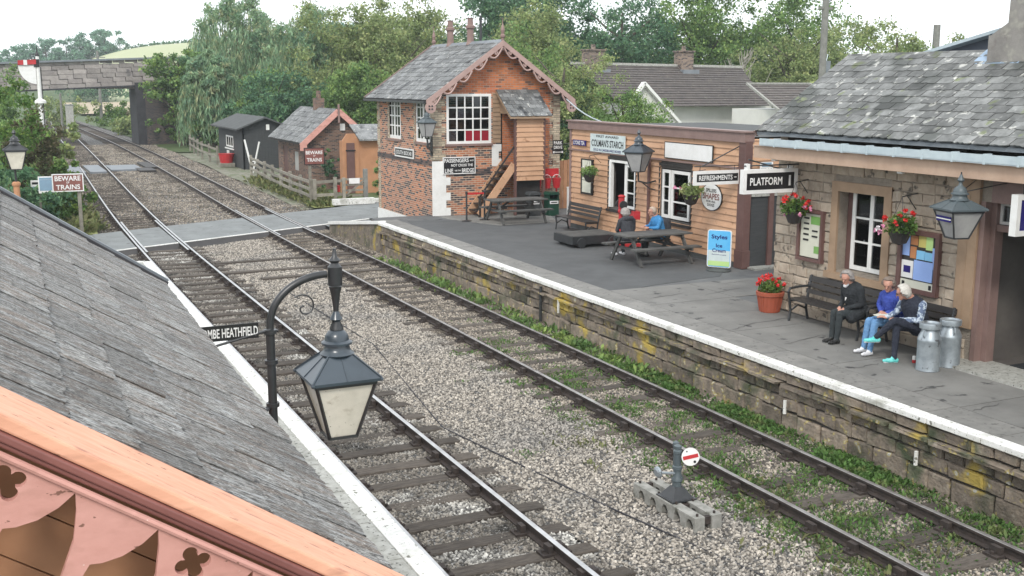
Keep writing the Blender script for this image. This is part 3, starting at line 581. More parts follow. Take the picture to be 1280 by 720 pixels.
while y < 34.0:
    L = .92; dx = random.uniform(-.012, .012); bb = MB(); bb.box(XE - .02 + dx, 11.375, y, min(y + L, 34.05) - .008, ZP - .075, ZP + .012 + random.uniform(-.003, .003)); bb.build('coping_slab', 'worn_white', pl2, bevel=.012); y += L
# ramp down to the crossing
bb = MB(); bb.prism([(34.05, ZP), (40.2, .02), (40.2, -.3), (34.05, -.3)], 11.25, 13.38, T=lambda q: Vector((q[2], q[0], q[1]))); bb.build('ramp', 'asphalt', pl2)
bb = MB(); bb.beam((11.28, 34.03, ZP + .01), (11.28, 40.0, .17), .26, .1); bb.build('ramp_coping', 'white_paint', pl2)
bb = MB(); bb.prism([(34.05, ZP - .05), (40.0, .1), (40.0, -.3), (34.05, -.3)], 11.21, 11.249, T=lambda q: Vector((q[2], q[0], q[1]))); bb.build('ramp_wall', 'wall_stone', pl2)
bb = MB(); bb.beam((11.40, 36.6, -.02), (11.40, 38.6, -.02), .3, .3); bb.box(11.22, 11.3, 34.06, 36.2, -.25, .3); bb.build('recess_shade', 'soot', pl2)  # solid dark blocks: shade of the opening under the ramp put into colour
# stones of the platform wall
def stone_pool(n, chamf=.07):
    out = []
    for k in range(n):
        r = random.Random(100 + k); b = MB(); j = lambda a: r.uniform(-a, a); vs = []
        base = [(-.5, -.5), (.5, -.5), (.5, .5), (-.5, .5)]
        bs = [(x + j(.04), z + j(.10)) for x, z in base]
        vs += [(x, .5, z) for x, z in bs] + [(x, -.28 + j(.1), z) for x, z in bs]
        vs += [(x * (1 - chamf * 1.6) + j(.02), -.5 + j(.12), z * (1 - chamf * 2.4) + j(.03)) for x, z in bs]
        fs = [(a, (a + 1) % 4, 4 + (a + 1) % 4, 4 + a) for a in range(4)] + [(4 + a, 4 + (a + 1) % 4, 8 + (a + 1) % 4, 8 + a) for a in range(4)] + [(8, 9, 11), (9, 10, 11)]
        b.add(vs, fs); out.append(b)
    return out
SP = [q.mesh('stone', 'wall_stone') for q in stone_pool(12)]
SPS = [q.mesh('stone', 'station_stone') for q in stone_pool(12, .05)]
wall = tag(bpy.data.objects.new('platform_wall', None), 'rough coursed stone retaining wall with yellow lichen under the right-hand platform edge', 'stone wall'); COL.objects.link(wall)
bb = MB(); bb.box(XE + .12, XE + .158, 5, 34.02, -.34, ZP - .08); bb.build('mortar_bed', 'mortar', wall)
def course(z0, z1, xf, d, y0, y1, lo, hi, pool, par, gap=.014):
    y = y0
    while y < y1 - .08:
        L = min(random.uniform(lo, hi), y1 - y)
        inst('stone', random.choice(pool), par, (xf + d / 2 + random.uniform(-.012, .012), y + L / 2, (z0 + z1) / 2 + random.uniform(-.006, .006)), (0, 0, -math.pi / 2), (L - gap, d, z1 - z0 - gap))
        y += L
course(.605, .765, XE + .015, .16, 7.2, 34.0, .3, .8, SP, wall)
y = 7.2
while y < 33.9:
    L = random.uniform(.5, 1.2); inst('stone', random.choice(SP), wall, (XE + .02 + random.uniform(-.02, .02), y + L / 2, .567 + random.uniform(-.012, .012)), (0, random.uniform(-.01, .01), -math.pi / 2), (L - .03, .17, .06)); y += L
for (z0, z1, lo, hi) in ((.345, .535, .22, .55), (.13, .345, .25, .6), (-.22, .13, .35, .75)):
    course(z0, z1, XE + .05, .14, 7.2, 34.0, lo, hi, SP, wall)
# drain pipes and painted marks on the wall
for (yy, zz, hh) in ((21.4, .42, .30), (13.55, .22, .22), (10.75, .25, .2)):
    bb = MB(); bb.tube([(XE - .03, yy, zz - hh / 2), (XE - .03, yy, zz + hh / 2)], .028, 8); bb.build('drain_pipe', 'worn_white', wall)
bb = MB(); bb.tube([(XE - .02, 22.3, -.1), (XE - .02, 22.3, .72)], .035, 8); bb.build('downpipe', 'black_iron', wall)

# near platform beside the shelter
pl1 = tag(bpy.data.objects.new('platform', None), kind='structure'); COL.objects.link(pl1)
bb = MB(); bb.box(-12, 3.16, -6, 28.2, -.3, .86); bb.build('platform_core', 'mortar', pl1)
sheet('platform_surface', [(-12, -6), (2.5, -6), (2.5, 28.2), (-12, 28.2)], .95, 'asphalt', pl1, .09)
y = -6.0
while y < 28.1:
    L = .95; e = min(y + L, 28.2) - .012
    bb = MB(); bb.box(3.105, 3.32, y, e, .87, .965 + random.uniform(-.003, .003)); bb.build('coping_slab', 'worn_white', pl1, bevel=.012)
    bb = MB(); bb.box(2.45, 3.095, y, e, .87, .96 + random.uniform(-.003, .003)); bb.build('margin_slab', 'coping_grey', pl1); y += L
bb = MB(); bb.prism([(28.2, .955), (34.2, .06), (34.2, -.3), (28.2, -.3)], -4, 3.3, T=lambda q: Vector((q[2], q[0], q[1]))); bb.build('ramp', 'coping_grey', pl1)
bb = MB(); bb.beam((3.17, 28.2, .95), (3.17, 34.2, .07), .32, .05); bb.beam((-3.9, 34.3, .05), (3.2, 34.3, .05), .25, .08); bb.beam((2.1, 31.2, .53), (3.0, 31.2, .53), .2, .04); bb.build('ramp_coping', 'worn_white', pl1)
bb = MB(); bb.beam((1.9, 28.9, .87), (1.9, 30.9, .575), .9, .03); bb.build('drain_cover', 'lead', pl1)
bb = MB(); bb.box(3.16, 3.2, -6, 28.2, -.3, .86); bb.build('brick_face', 'pier_brick', pl1)

# weeds and grass along the wall and in the weedy track
def tufts(pts, h, per, mt, name, seed=3, spread=.12, aspect=.28):
    g_ = np.random.default_rng(seed); out = []
    for (x, y, z, s_) in pts:
        n = per; a = g_.random(n) * 6.283; lean = g_.random(n) * .9 + .15; L = h * s_ * (.5 + .8 * g_.random(n)); ox = g_.normal(0, spread * s_, n); oy = g_.normal(0, spread * s_, n)
        dx = np.cos(a) * np.sin(lean); dy = np.sin(a) * np.sin(lean); dz = np.cos(lean); w = L * aspect
        bx, by, bz = x + ox, y + oy, np.full(n, z)
        sx, sy = -np.sin(a) * w / 2, np.cos(a) * w / 2
        p0 = np.stack([bx, by, bz], 1); m_ = np.stack([bx + dx * L * .55, by + dy * L * .55, bz + dz * L * .6], 1); t_ = np.stack([bx + dx * L * 1.1, by + dy * L * 1.1, bz + dz * L * .75], 1); s3 = np.stack([sx, sy, np.zeros(n)], 1)
        out.append(np.stack([p0, m_ - s3, t_, m_ + s3], 1).reshape(-1, 3))
    return tag(quads_obj(name, np.concatenate(out), mt), kind='stuff')
rw = random.Random(5); P_ = []
for _ in range(1700):
    y = rw.triangular(7.5, 27, 12); dens = 1 if y < 19 else .4
    if rw.random() < dens * max(0.12, min(1, .6 + .7 * math.sin(y * 2.3 + math.sin(y * 5.1)))): P_.append((11.16 - abs(rw.gauss(0, .24)), y, BZ, rw.uniform(.5, 1.3) * (1.1 if y < 18 else .8)))
tufts(P_, .095, 15, 'weed', 'weeds', 3, .12, .3)
P_ = []
for c_ in range(190):
    cy_ = rw.triangular(7.8, 24, 10); cx_ = rw.uniform(8.3, 10.9)
    for _ in range(rw.randint(2, 9)): P_.append((cx_ + rw.gauss(0, .18), cy_ + rw.gauss(0, .22), BZ, rw.uniform(.5, 1.1)))
for c_ in range(16):
    cy_ = rw.uniform(14, 30); cx_ = rw.choice((rw.uniform(6.2, 8.6), rw.uniform(8.9, 10.4), 10.8))
    for _ in range(rw.randint(1, 5)): P_.append((cx_ + rw.gauss(0, .1), cy_ + rw.gauss(0, .16), BZ, rw.uniform(.4, .9)))
tufts(P_, .095, 13, 'weed', 'weeds', 4, .12, .3)
P_ = [(rw.uniform(10.7, 11.15), rw.uniform(17, 33), BZ, rw.uniform(.5, 1.2)) for _ in range(220)]
tufts(P_, .2, 9, 'leaf_mid', 'weeds', 5)
P_ = [(8.9 + rw.gauss(0, .4), rw.uniform(7.6, 12), BZ, rw.uniform(.5, 1.2)) for _ in range(90)] + [(7.9 + rw.gauss(0, .3), 14 + rw.gauss(0, .6), BZ, .8) for _ in range(14)]
tufts(P_, .13, 8, 'dry_grass', 'weeds', 6)
P_ = [(rw.uniform(12.7, 14.4), rw.uniform(47.5, 62), -.1, rw.uniform(1, 2)) for _ in range(400)] + [(rw.uniform(1.6, 3.3), rw.uniform(42.4, 60), -.1, rw.uniform(1, 2.4)) for _ in range(500)]
tufts(P_, .25, 9, 'dry_grass', 'grass', 7)

# cracks and repaired joints in the platform paving
rc = random.Random(12)
for (x0, y0, a, Lg) in ((12.2, 14.9, .25, 1.3), (12.0, 16.2, .4, 1.0), (12.6, 16.5, .1, 1.5), (12.9, 17.6, -.2, 1.1), (12.1, 13.1, .1, .7), (11.95, 11.7, .05, .8), (12.0, 10.6, .15, .7), (13.4, 19.2, .3, 1.6), (12.2, 19.4, .2, 1.2), (14.6, 20.2, .1, 1.0)):
    b = MB(); p = Vector((x0, y0, ZP + .0125)); n_ = 9; L_, R_ = [], []
    for k in range(n_):
        w_ = .003 + .009 * math.sin(math.pi * (k + .3) / n_) * rc.uniform(.4, 1.2); q = p + Vector((math.cos(a), math.sin(a), 0)) * Lg * k / n_ + Vector((0, rc.uniform(-.03, .03), 0)); L_.append(q + Vector((0, w_, 0))); R_.append(q - Vector((0, w_, 0)))
    b.add(L_ + R_, [(k, k + 1, n_ + k + 1, n_ + k) for k in range(n_ - 1)]); b.build('crack', 'crack_fill', pl2)
# ============================================================ building helpers
def weatherboards(parent, org, xd, w, z0, z1, ex, holes, mt, lap=.038):
    """lapped boards, each its own piece; holes in (u0,u1,z0,z1) absolute z"""
    org, xd = Vector(org), Vector(xd); nr = xd.cross(Vector((0, 0, 1))); z = z0
    while z < z1 - .02:
        zt = min(z + ex, z1); seg = [(0, w)]
        for (a, c, d, e) in holes:
            if d < zt - .03 and e > z + .03: seg = [s_ for (p, q) in seg for s_ in (((p, min(q, a)), (max(p, c), q)) if a < q and c > p else ((p, q),)) if s_[1] - s_[0] > .03]
        for (p, q) in seg:
            b = MB(); vs = []
            for u in (p + .002, q - .002):
                for (d, zz) in ((0, z), (lap, z), (.006, zt + .012), (0, zt + .012)): vs.append(org + xd * u + nr * d + Vector((0, 0, zz)) - Vector((0, 0, org.z)))
            b.add(vs, [(0, 1, 2, 3), (7, 6, 5, 4), (0, 4, 5, 1), (1, 5, 6, 2), (2, 6, 7, 3), (3, 7, 4, 0)]); b.build('board', mt, parent, world=True)
        z = zt
def slate_pool(name, mt, n=8, rag=.05):
    out = []
    for k in range(n):
        r = random.Random(k + 40); b = MB(); j = lambda a: r.uniform(-a, a)
        lo = [(-.5 + .14 * q + (j(.02) if 0 < q < 7 else 0) * 1, -.5 + j(rag)) for q in range(0, 8)]; lo[0] = (-.49 + abs(j(.04)), lo[0][1] + abs(j(rag))); lo[-1] = (.49 - abs(j(.04)), lo[-1][1] + abs(j(rag)))
        poly = lo + [(.495, .62), (-.495, .62)]; b.prism(poly, 0, 1); out.append(b.mesh('slate', mt))
    return out
def slate_roof(parent, pool, org, ud, sd, L, S, w, ex, th=.012, limit=300, name='slate', skip=None, stuff_mt='slate', order=None):
    """org = eave corner, ud along eave, sd up the slope; each slate a piece, past limit joined"""
    org, ud, sd = Vector(org), Vector(ud).normalized(), Vector(sd).normalized(); nr = ud.cross(sd)
    if nr.z < 0: nr = -nr
    rows = int(math.ceil(S / ex)); cols = int(math.ceil(L / w)); todo = []
    par = Vector((0, 0, 0)); q = parent
    while q is not None: par += q.location; q = q.parent
    for i in range(rows):
        for j in range(-1, cols):
            u0 = (j + (.5 if i % 2 else 0)) * w; u1 = u0 + w; a, c = max(0, u0), min(L, u1)
            if c - a < .04: continue
            e = ex if (i + 1) * ex <= S else S - i * ex
            if skip and skip((a + c) / 2, (i + .5) * ex): continue
            todo.append((i, (a + c) / 2, c - a, i * ex + e / 2, e))
    if order: todo.sort(key=order)
    M3 = Matrix((ud, sd, nr)).transposed(); tilt = Matrix.Rotation(-.035, 3, 'X'); rest = MB()
    flip = 1 if ud.cross(sd).z > 0 else -1
    for k, (i, u, ww, s_, e) in enumerate(todo):
        p = org + ud * u + sd * s_ + nr * (.012 + random.uniform(0, .004))
        Mt = M3 @ Matrix.Rotation(random.uniform(-.02, .02), 3, 'Z') @ Matrix.Rotation(.045 * -1, 3, 'X')
        M4_ = Mt.to_4x4() @ Matrix.Diagonal((ww - .004, e * 1.02, th + random.uniform(0, .006), 1)); M4_.translation = p - par
        if k < limit:
            o = bpy.data.objects.new(name, random.choice(pool)); COL.objects.link(o); o.parent = parent; o.matrix_local = M4_
        else:
            M5 = M4_.copy(); rest.prism([(-.49, -.5 + random.uniform(0, .06)), (.49, -.5 + random.uniform(0, .06)), (.49, .6), (-.49, .6)], 0, 1, T=M5)
    if rest.v: tag(rest.build(name, stuff_mt, parent), kind='stuff')
SL = slate_pool('slate', 'slate'); SLS = slate_pool('slate', 'slate_station', 10, .07); SLN = slate_pool('slate', 'slate_near', 10, .035)

# ============================================================ signal box
sb = thing('signal_box', 'two-storey red brick signal box with carved bargeboards and a many-paned white window', 'signal box', (15.83, 37.8, .02))
X0, X1, Y0, Y1, ZE, ZR, XM = 13.4, 18.25, 34.93, 40.7, 5.0, 6.72, 15.83
b = MB()
holed_wall(b, (X0, Y1, -.1), (0, -1, 0), Y1 - Y0, ZE + .1, [(1.2, 2.65, 3.42, 5.07), (4.2, 5.64, 3.42, 5.07)], .3)
holed_wall(b, (X0 + .3, Y0, -.1), (1, 0, 0), X1 - X0 - .6, ZE + .1, [(.25, 1.85, 3.42, 5.04), (2.25, 2.95, 2.65, 5.0)], .3)
holed_wall(b, (X1, Y0, -.1), (0, 1, 0), Y1 - Y0, ZE + .1, [], .3)
b.add([(X0, Y0, -.1), (X0 + .3, Y0, -.1), (X0 + .3, Y0, ZE), (X0, Y0, ZE)], [(0, 1, 2, 3)]); b.add([(X1 - .3, Y0, -.1), (X1, Y0, -.1), (X1, Y0, ZE), (X1 - .3, Y0, ZE)], [(0, 1, 2, 3)])
b.add([(X0, Y1, -.1), (X1, Y1, -.1), (X1, Y1, ZE), (X0, Y1, ZE)], [(0, 1, 2, 3)])
b.build('wall', 'sb_brick', sb, world=True)
for ya_ in (Y0, Y1 - .25):
    b = MB(); b.prism([(X0, ZE), (X1, ZE), (XM, ZR - .1)], ya_, ya_ + .25, T=lambda q: Vector((q[0], q[2], q[1])))
    b.build('gable', 'sb_brick_orange', sb, world=True)
b = MB(); b.box(X0 + .3, X1 - .3, Y0 + .3, Y1 - .3, 2.3, 2.4); b.box(X0 + .3, X1 - .3, Y0 + .3, Y1 - .3, 4.99, 5.03); b.build('floor', 'interior', sb, world=True)
b = MB(); b.box(X0 + 1.2, X1 - 1.2, Y0 + 3.2, Y0 + 3.3, 2.4, 4.4); b.box(X0 + .8, X0 + 2.6, Y0 + .9, Y0 + 1.3, 2.4, 3.1); b.build('lever_frame', 'interior_pale', sb, world=True)
# quoins: toothed cream brick upstairs, whitewashed blocks downstairs
def teeth(name, mt, x, z0, z1, wa, wb, step, south=True, side=1, th=.012):
    b = MB(); z = z0; k = 0
    while z < z1 - .02:
        ww = wa if k % 2 else wb; zt = min(z + step, z1)
        if south: a, c = (x, x + ww) if side > 0 else (x - ww, x); b.box(a, c, Y0 - th, Y0 + .01, z, zt)
        else: a, c = (x, x + ww); b.box(X0 - th, X0 + .01, a, c, z, zt)
        z = zt; k += 1
    b.build(name, mt, sb, world=True)
teeth('quoin', 'cream_brick', X0, 2.75, 4.98, .35, .48, .225); teeth('quoin', 'cream_brick', Y0, 2.75, 4.98, .08, .13, .225, False)
teeth('quoin', 'cream_brick', X1, .85, 4.98, .28, .42, .225, True, -1); teeth('quoin', 'cream_brick', Y1 - .3, .3, 4.98, .2, .3, .225, False)
teeth('quoin', 'cream_brick', Y1 - 1.42, 3.2, 4.98, .12, .22, .225, False); teeth('quoin', 'cream_brick', Y0 + 1.58, 3.2, 4.98, .12, .22, .225, False)
teeth('whitewashed_quoin', 'white_paint', X0 - .012, .86, 2.72, .50, .66, .26, th=.016); teeth('whitewashed_quoin', 'white_paint', 15.6, 2.5, 3.26, .26, .36, .25, th=.016)
b = MB(); b.prism([(Y1 + .05, .0), (36.55, .58), (Y1 + .05, .58)], X0 - .03, X0 - .002, T=lambda q: Vector((q[2], q[0], q[1]))); b.build('whitewashed_plinth', 'white_paint', sb, world=True)
b = MB(); b.box(X0 - .02, X0 + .01, Y0 + .005, Y1, 2.56, 2.72); b.box(X0, 15.58, Y0 - .02, Y0 + .01, 2.42, 2.58) if False else None; b.build('string_course', 'pier_brick', sb, world=True)
b = MB(); b.box(X0 + .6, 15.55, Y0 - .014, Y0 + .01, 2.2, 2.42); b.build('string_course', 'pier_brick', sb, world=True)
b = MB(); b.box(X0 + .45, X1 - .45, Y0 - .01, Y0 + .01, .87, 1.9) if False else b.box(16.0, X1 - .42, Y0 - .012, Y0 + .01, 2.3, 4.98); b.build('orange_brickwork', 'sb_brick_orange', sb, world=True)
loc = sb.location
def L(x, y, z, o=sb): return (x - o.location.x, y - o.location.y, z - o.location.z)
red = mat('red_pane', (0.30, 0.02, 0.035), (0.25, 0.02, 0.03), rough=0.1, bump=0, spec=.7)
dk = mat('dark_pane', (0.018, 0.022, 0.03), (0.03, 0.03, 0.035), rough=0.06, bump=0, spec=.9)
window(sb, L(14.75, Y0 + .02, 4.13), (1, 0, 0), 1.66, 1.68, 5, 4, .09, .045, special={(2, 0): 'red_pane', (3, 0): 'red_pane', (4, 0): 'red_pane', (0, 0): 'dark_pane', (1, 2): 'dark_pane', (3, 3): 'dark_pane'}, panes='glass')
for yc in (38.78, 35.79): window(sb, L(X0 + .04, yc, 4.15), (0, -1, 0), 1.44, 1.66, 4, 4, .12, .05, mid=.14)
b = MB(); b.box(13.86, 15.62, Y0 - .07, Y0 + .04, 3.21, 3.29); b.box(X0 - .05, X0 + .05, 38.02, 39.54, 3.24, 3.31); b.box(X0 - .05, X0 + .05, 35.03, 36.55, 3.24, 3.31); b.build('sill', 'mauve_trim', sb, world=True)
weatherboards(sb, (15.63, Y0, 3.3), (1, 0, 0), .30, 3.3, 4.98, .15, [], 'stone_trim')
b = MB(); b.box(15.95, 16.62, Y0 + .1, Y0 + .15, 2.55, 4.7); b.build('door', 'dark_shed', sb, world=True)
# roof
ov, eo = .42, .36; sl_ = math.atan2(ZR - ZE, XM - X0); sd = Vector((math.cos(sl_), 0, math.sin(sl_)))
base = Vector((X0 - eo, Y0 - ov, ZE - eo * math.tan(sl_)))
S_ = (XM - X0 + eo) / math.cos(sl_)
b = MB(); b.prism([(X0 - eo, base.z - .05), (XM, ZR - .06), (X1 + eo, base.z - .05), (X1 + eo, base.z), (XM, ZR), (X0 - eo, base.z)], Y0 - ov, Y1 + .35, T=lambda q: Vector((q[0], q[2], q[1]))); b.build('roof_deck', 'dark_wood', sb, world=True)
slate_roof(sb, SL, (X0 - eo, Y0 - ov, base.z + .01), (0, 1, 0), sd, Y1 + .35 - Y0 + ov, S_, .46, .27, limit=260)
b = MB(); b.prism([(X1 + eo, base.z + .02), (XM, ZR + .02), (XM, ZR + .04), (X1 + eo, base.z + .04)], Y0 - ov, Y1 + .35, T=lambda q: Vector((q[0], q[2], q[1]))); b.build('roof_slope', 'slate', sb, world=True)
yy = Y0 - ov
while yy < Y1 + .3: b = MB(); b.prism([(XM - .13, ZR - .05), (XM, ZR + .07), (XM + .13, ZR - .05)], yy, min(yy + .44, Y1 + .35), T=lambda q: Vector((q[0], q[2], q[1]))); b.build('ridge_tile', 'lead', sb, world=True); yy += .45
b = MB(); b.box(X0 - eo - .1, X0 - eo + .02, Y0 - ov, Y1 + .3, base.z - .09, base.z - .01); b.build('gutter', 'black_iron', sb, world=True)
def gabled_board(par, Yp, Xl, Xr, Xm, zb, zr, d=.16, mt='mauve_light', th=.05, fret=True):
    b = MB()
    for (xa, s_) in ((Xl, 1), (Xr, -1)):
        b.prism([(xa, zb - d), (Xm, zr - d), (Xm, zr + .03), (xa, zb + .03)], Yp - th, Yp, T=lambda q: Vector((q[0], q[2], q[1])))
    b.build('bargeboard', mt, par, world=True)
    if not fret: return
    for (xa, s_) in ((Xl, 1), (Xr, -1)):
        b = MB(); a = Vector((xa, Yp - .03, zb - d)); c = Vector((Xm, Yp - .03, zr - d)); dv = (c - a); n_ = 5; u = dv.normalized(); dn = Vector((0, 0, -1))
        for k in range(n_):
            p0 = a + dv * (k + .12) / n_; p1 = a + dv * (k + .95) / n_
            pts = [p0 + (p1 - p0) * t + dn * (math.sin(math.pi * t) * .17 + .02) for t in np.linspace(0, 1, 9)]; b.tube(pts, .034, 5)
            m_ = p0 + (p1 - p0) * .5 + dn * .04; pts = [m_ + u * (.07 * math.cos(q)) * (1 - q / 9) + dn * (.07 * math.sin(q)) * (1 - q / 9) for q in np.linspace(0, 5, 9)]; b.tube(pts, .026, 5)
        b.build('fretwork', mt, par, world=True)
        # round carved foot; dark discs put the shade of quatrefoil holes into colour
        cx_, cz_ = xa + s_ * .14, zb - d - .06; b = MB(); b.lathe([(.19, -.025), (.19, .025)], (cx_, Yp - .03, cz_), 16, axis=(0, 1, 0)); b.build('carved_foot', mt, par, world=True)
        b = MB()
        for (dx, dz) in ((.05, .05), (-.05, .05), (.05, -.05), (-.05, -.05)): b.lathe([(.032, -.004), (.032, .004)], (cx_ + dx, Yp - .062, cz_ + dz), 8, axis=(0, 1, 0))
        b.build('quatrefoil', 'soot', par, world=True)
gabled_board(sb, Y0 - ov, X0 - eo, X1 + eo, XM, base.z, ZR)
b = MB(); b.beam((X0 - eo, Y1 + .36, base.z), (XM, Y1 + .36, ZR), .05, .14); b.build('bargeboard', 'mauve_trim', sb, world=True)
for yy in (Y0 - ov + .02, Y1 + .2):
    b = MB(); b.lathe([(.055, -.3 if yy < 36 else 0), (.05, .1), (.085, .14), (.085, .2), (.05, .24), (.075, .36), (.06, .44), (.02, .56), (.008, .78)], (XM, yy, ZR), 8); b.build('finial', 'mauve_trim', sb, world=True)
for yy in (39.2, 37.3):
    b = MB(); b.lathe([(.17, -.05), (.13, .08), (.12, .5), (.17, .54), (.17, .62), (.11, .66), (.10, .86), (.13, .9)], (XM, yy, ZR), 10); b.build('chimney_pot', 'mauve_trim', sb, world=True)
b = MB(); b.tube([(XM + .1, 36.6, ZR - .1), (XM + .1, 36.6, ZR + .95)], .05, 8); b.build('stove_pipe', 'black_iron', sb, world=True)
# porch and outside stair
PY0 = 33.95
weatherboards(sb, (16.06, PY0, 2.05), (1, 0, 0), 1.06, 2.05, 4.3, .165, [], 'peach_board'); weatherboards(sb, (17.12, PY0, 2.05), (0, 1, 0), Y0 - PY0, 2.05, 4.3, .165, [], 'peach_board')
b = MB(); b.box(16.06, 17.12, PY0 + .003, PY0 + .04, 2.05, 4.3); b.box(17.08, 17.117, PY0, Y0, 2.05, 4.3); b.box(15.9, 17.08, PY0 + .04, Y0, 2.28, 2.36); b.box(16.0, 16.08, PY0 - .03, PY0 + .06, .87, 4.35); b.box(17.09, 17.17, PY0 - .03, PY0 + .06, .87, 4.35); b.build('porch_frame', 'brown_trim', sb, world=True)
sp_ = Vector((0, .98, .72)).normalized(); slate_roof(sb, SL, (15.74, PY0 - .22, 4.22), (1, 0, 0), sp_, 1.6, 1.45, .29, .21, limit=60)
b = MB(); b.prism([(PY0 - .22, 4.2), (Y0, 5.05), (Y0, 5.0), (PY0 - .22, 4.15)], 15.74, 17.34, T=lambda q: Vector((q[2], q[0], q[1]))); b.prism([(PY0 + .02, 4.3), (Y0, 4.3), (Y0, 4.98)], 15.9, 15.94, T=lambda q: Vector((q[2], q[0], q[1]))); b.build('porch_roof_deck', 'stone_trim', sb, world=True)
A_, B_ = Vector((14.72, 0, .92)), Vector((16.02, 0, 2.6))
for yy in (33.98, 34.86):
    b = MB(); b.beam((A_.x, yy, A_.z), (B_.x, yy, B_.z), .05, .26); b.build('stringer', 'peach_board', sb, world=True)
    if yy < 34.5: b = MB(); b.beam((A_.x, yy, A_.z + .62), (B_.x, yy, B_.z + .62), .05, .05); b.box(A_.x - .03, A_.x + .04, yy - .03, yy + .03, .86, A_.z + .66); b.build('handrail', 'dark_wood', sb, world=True)
for k in range(8): t_ = (k + .6) / 8; b = MB(); b.box(A_.x + (B_.x - A_.x) * t_ - .13, A_.x + (B_.x - A_.x) * t_ + .13, 34.01, 34.83, A_.z + (B_.z - A_.z) * t_ - .02, A_.z + (B_.z - A_.z) * t_ + .02); b.build('tread', 'dark_wood', sb, world=True)
b = MB(); b.box(16.15, 17.08, PY0 + .2, PY0 + .25, .87, 2.05); b.build('under_porch_panel', 'dark_wood', sb, world=True)
# small signs on the box
sign('wall_sign', 'small black and white nameplate on the trackside wall of the signal box', 'sign', (X0 - .04, 37.62, 2.86), (0, -1, 0), 1.95, .34, 'sign_black', 'sign_white', [('SOUTH BOX.40', 0, 0, .15, 1.6, 'sign_white')], .05)
sign('wall_sign', 'black notice about crossing the line on the end wall of the signal box', 'sign', (14.36, Y0 - .04, 2.56), (1, 0, 0), 1.2, .58, 'sign_black', 'sign_white',
     [('PASSENGERS', -.1, .17, .13, .9, 'sign_white'), ('MUST', .47, .16, .05, .15, 'sign_white'), ('NOT CROSS THE', .1, .01, .09, .8, 'sign_white'), ('LINE', -.38, -.17, .14, .3, 'sign_white'), ('USE THE', -.06, -.17, .05, .22, 'sign_white'), ('BRIDGE', .32, -.17, .14, .45, 'sign_white')], .03)

# ============================================================ refreshment room
cf = thing('refreshment_room', 'single-storey peach weatherboarded refreshment room with a mauve parapet', 'building', (16.5, 26, .83))
XF, YA, YB = 16.4, 21.75, 30.65
H1, H2 = (YB - 28.17, YB - 26.78, 1.74, 3.08), (YB - 25.40, YB - 24.02, 1.70, 3.08)
b = MB(); holed_wall(b, (XF, YB, .85), (0, -1, 0), YB - YA, 3.2, [(H1[0], H1[1], H1[2] - .85, H1[3] - .85), (H2[0], H2[1], H2[2] - .85, H2[3] - .85)], .18)
b.box(XF + .2, 21.5, YA + .0, YA + .1, .85, 4.05); b.box(XF + .2, 21.5, YB - .1, YB, .85, 4.05); b.box(21.4, 21.5, YA, YB, .85, 4.05)
b.build('wall', 'interior', cf, world=True)
weatherboards(cf, (XF, YB - .1, .99), (0, -1, 0), YB - YA - .25, .99, 3.93, .163, [(H1[0] - .16, H1[1] - .04, 1.66, 3.16), (H2[0] - .16, H2[1] - .04, 1.62, 3.16)], 'peach_board')
weatherboards(cf, (XF + .1, YA, 3.0), (1, 0, 0), 3.0, 3.0, 4.0, .163, [], 'peach_board')
b = MB(); b.box(XF - .09, XF + .2, YA - .05, YB + .05, 3.93, 4.16); b.box(XF - .13, XF + .24, YA - .1, YB + .1, 4.165, 4.205); b.box(XF - .04, XF + .1, YB - .1, YB + .03, .86, 3.928); b.build('cornice', 'mauve_trim', cf, world=True)
b = MB(); b.box(XF - .07, XF + .02, YA + .24, YB + .06, 3.28, 3.33); b.build('mid_rail', 'mauve_trim', cf, world=True)
b = MB(); b.box(XF - .06, XF + .14, YA - .08, YA + .2, .86, 3.96); b.box(XF - .08, XF + .16, YA - .1, YA + .22, .86, 1.3); b.build('corner_post', 'brown_trim', cf, world=True)
b = MB(); b.tube([(XF - .08, 25.95, 3.3), (XF - .08, 25.95, .9)], .045, 8); b.build('downpipe', 'brown_trim', cf, world=True)
b = MB(); b.box(XF - .03, XF + .02, YA + .2, YB, .855, .99); b.build('plinth', 'felt', cf, world=True)
b = MB(); b.box(XF + .2, 21.6, YA, YB, 4.0, 4.06); b.build('flat_roof', 'felt', cf, world=True)
b = MB(); b.box(XF + .2, 21.3, YA + .1, YB - .1, .86, .9); b.box(19, 19.1, YA + .1, YB - .1, .9, 4); b.build('floor', 'interior', cf, world=True)
def cf_win(yc, zc, w, h, cols, rows, **k): return window(cf, L(XF + .03, yc, zc, cf), (0, -1, 0), w, h, cols, rows, .085, .04, **k)
cf_win(27.06, 2.41, .56, 1.28, 1, 3); cf_win(24.52, 2.39, .86, 1.3, 1, 3); cf_win(25.2, 2.39, .42, 1.3, 1, 3)
b = MB(); b.box(XF - .04, XF + .06, 28.08, 28.2, 1.74, 3.08); b.box(XF + .05, XF + .5, 27.4, 27.46, 1.8, 3.05); b.box(XF - .03, XF + .05, 26.74, 28.2, 3.06, 3.13); b.build('window_post', 'white_paint', cf, world=True)
b = MB()
for H in (H1, H2):
    ya, yb = YB - H[0] + .07, YB - H[1] - .04; b.box(XF - .035, XF + .03, yb - .05, ya + .05, H[3] + .06, H[3] + .14); b.box(XF - .035, XF + .03, ya, ya + .05, H[2] - .06, H[3] + .06); b.box(XF - .035, XF + .03, yb - .05, yb, H[2] - .06, H[3] + .06); b.box(XF - .08, XF + .03, yb - .06, ya + .06, H[2] - .13, H[2] - .06)
b.build('window_surround', 'dark_wood', cf, world=True)
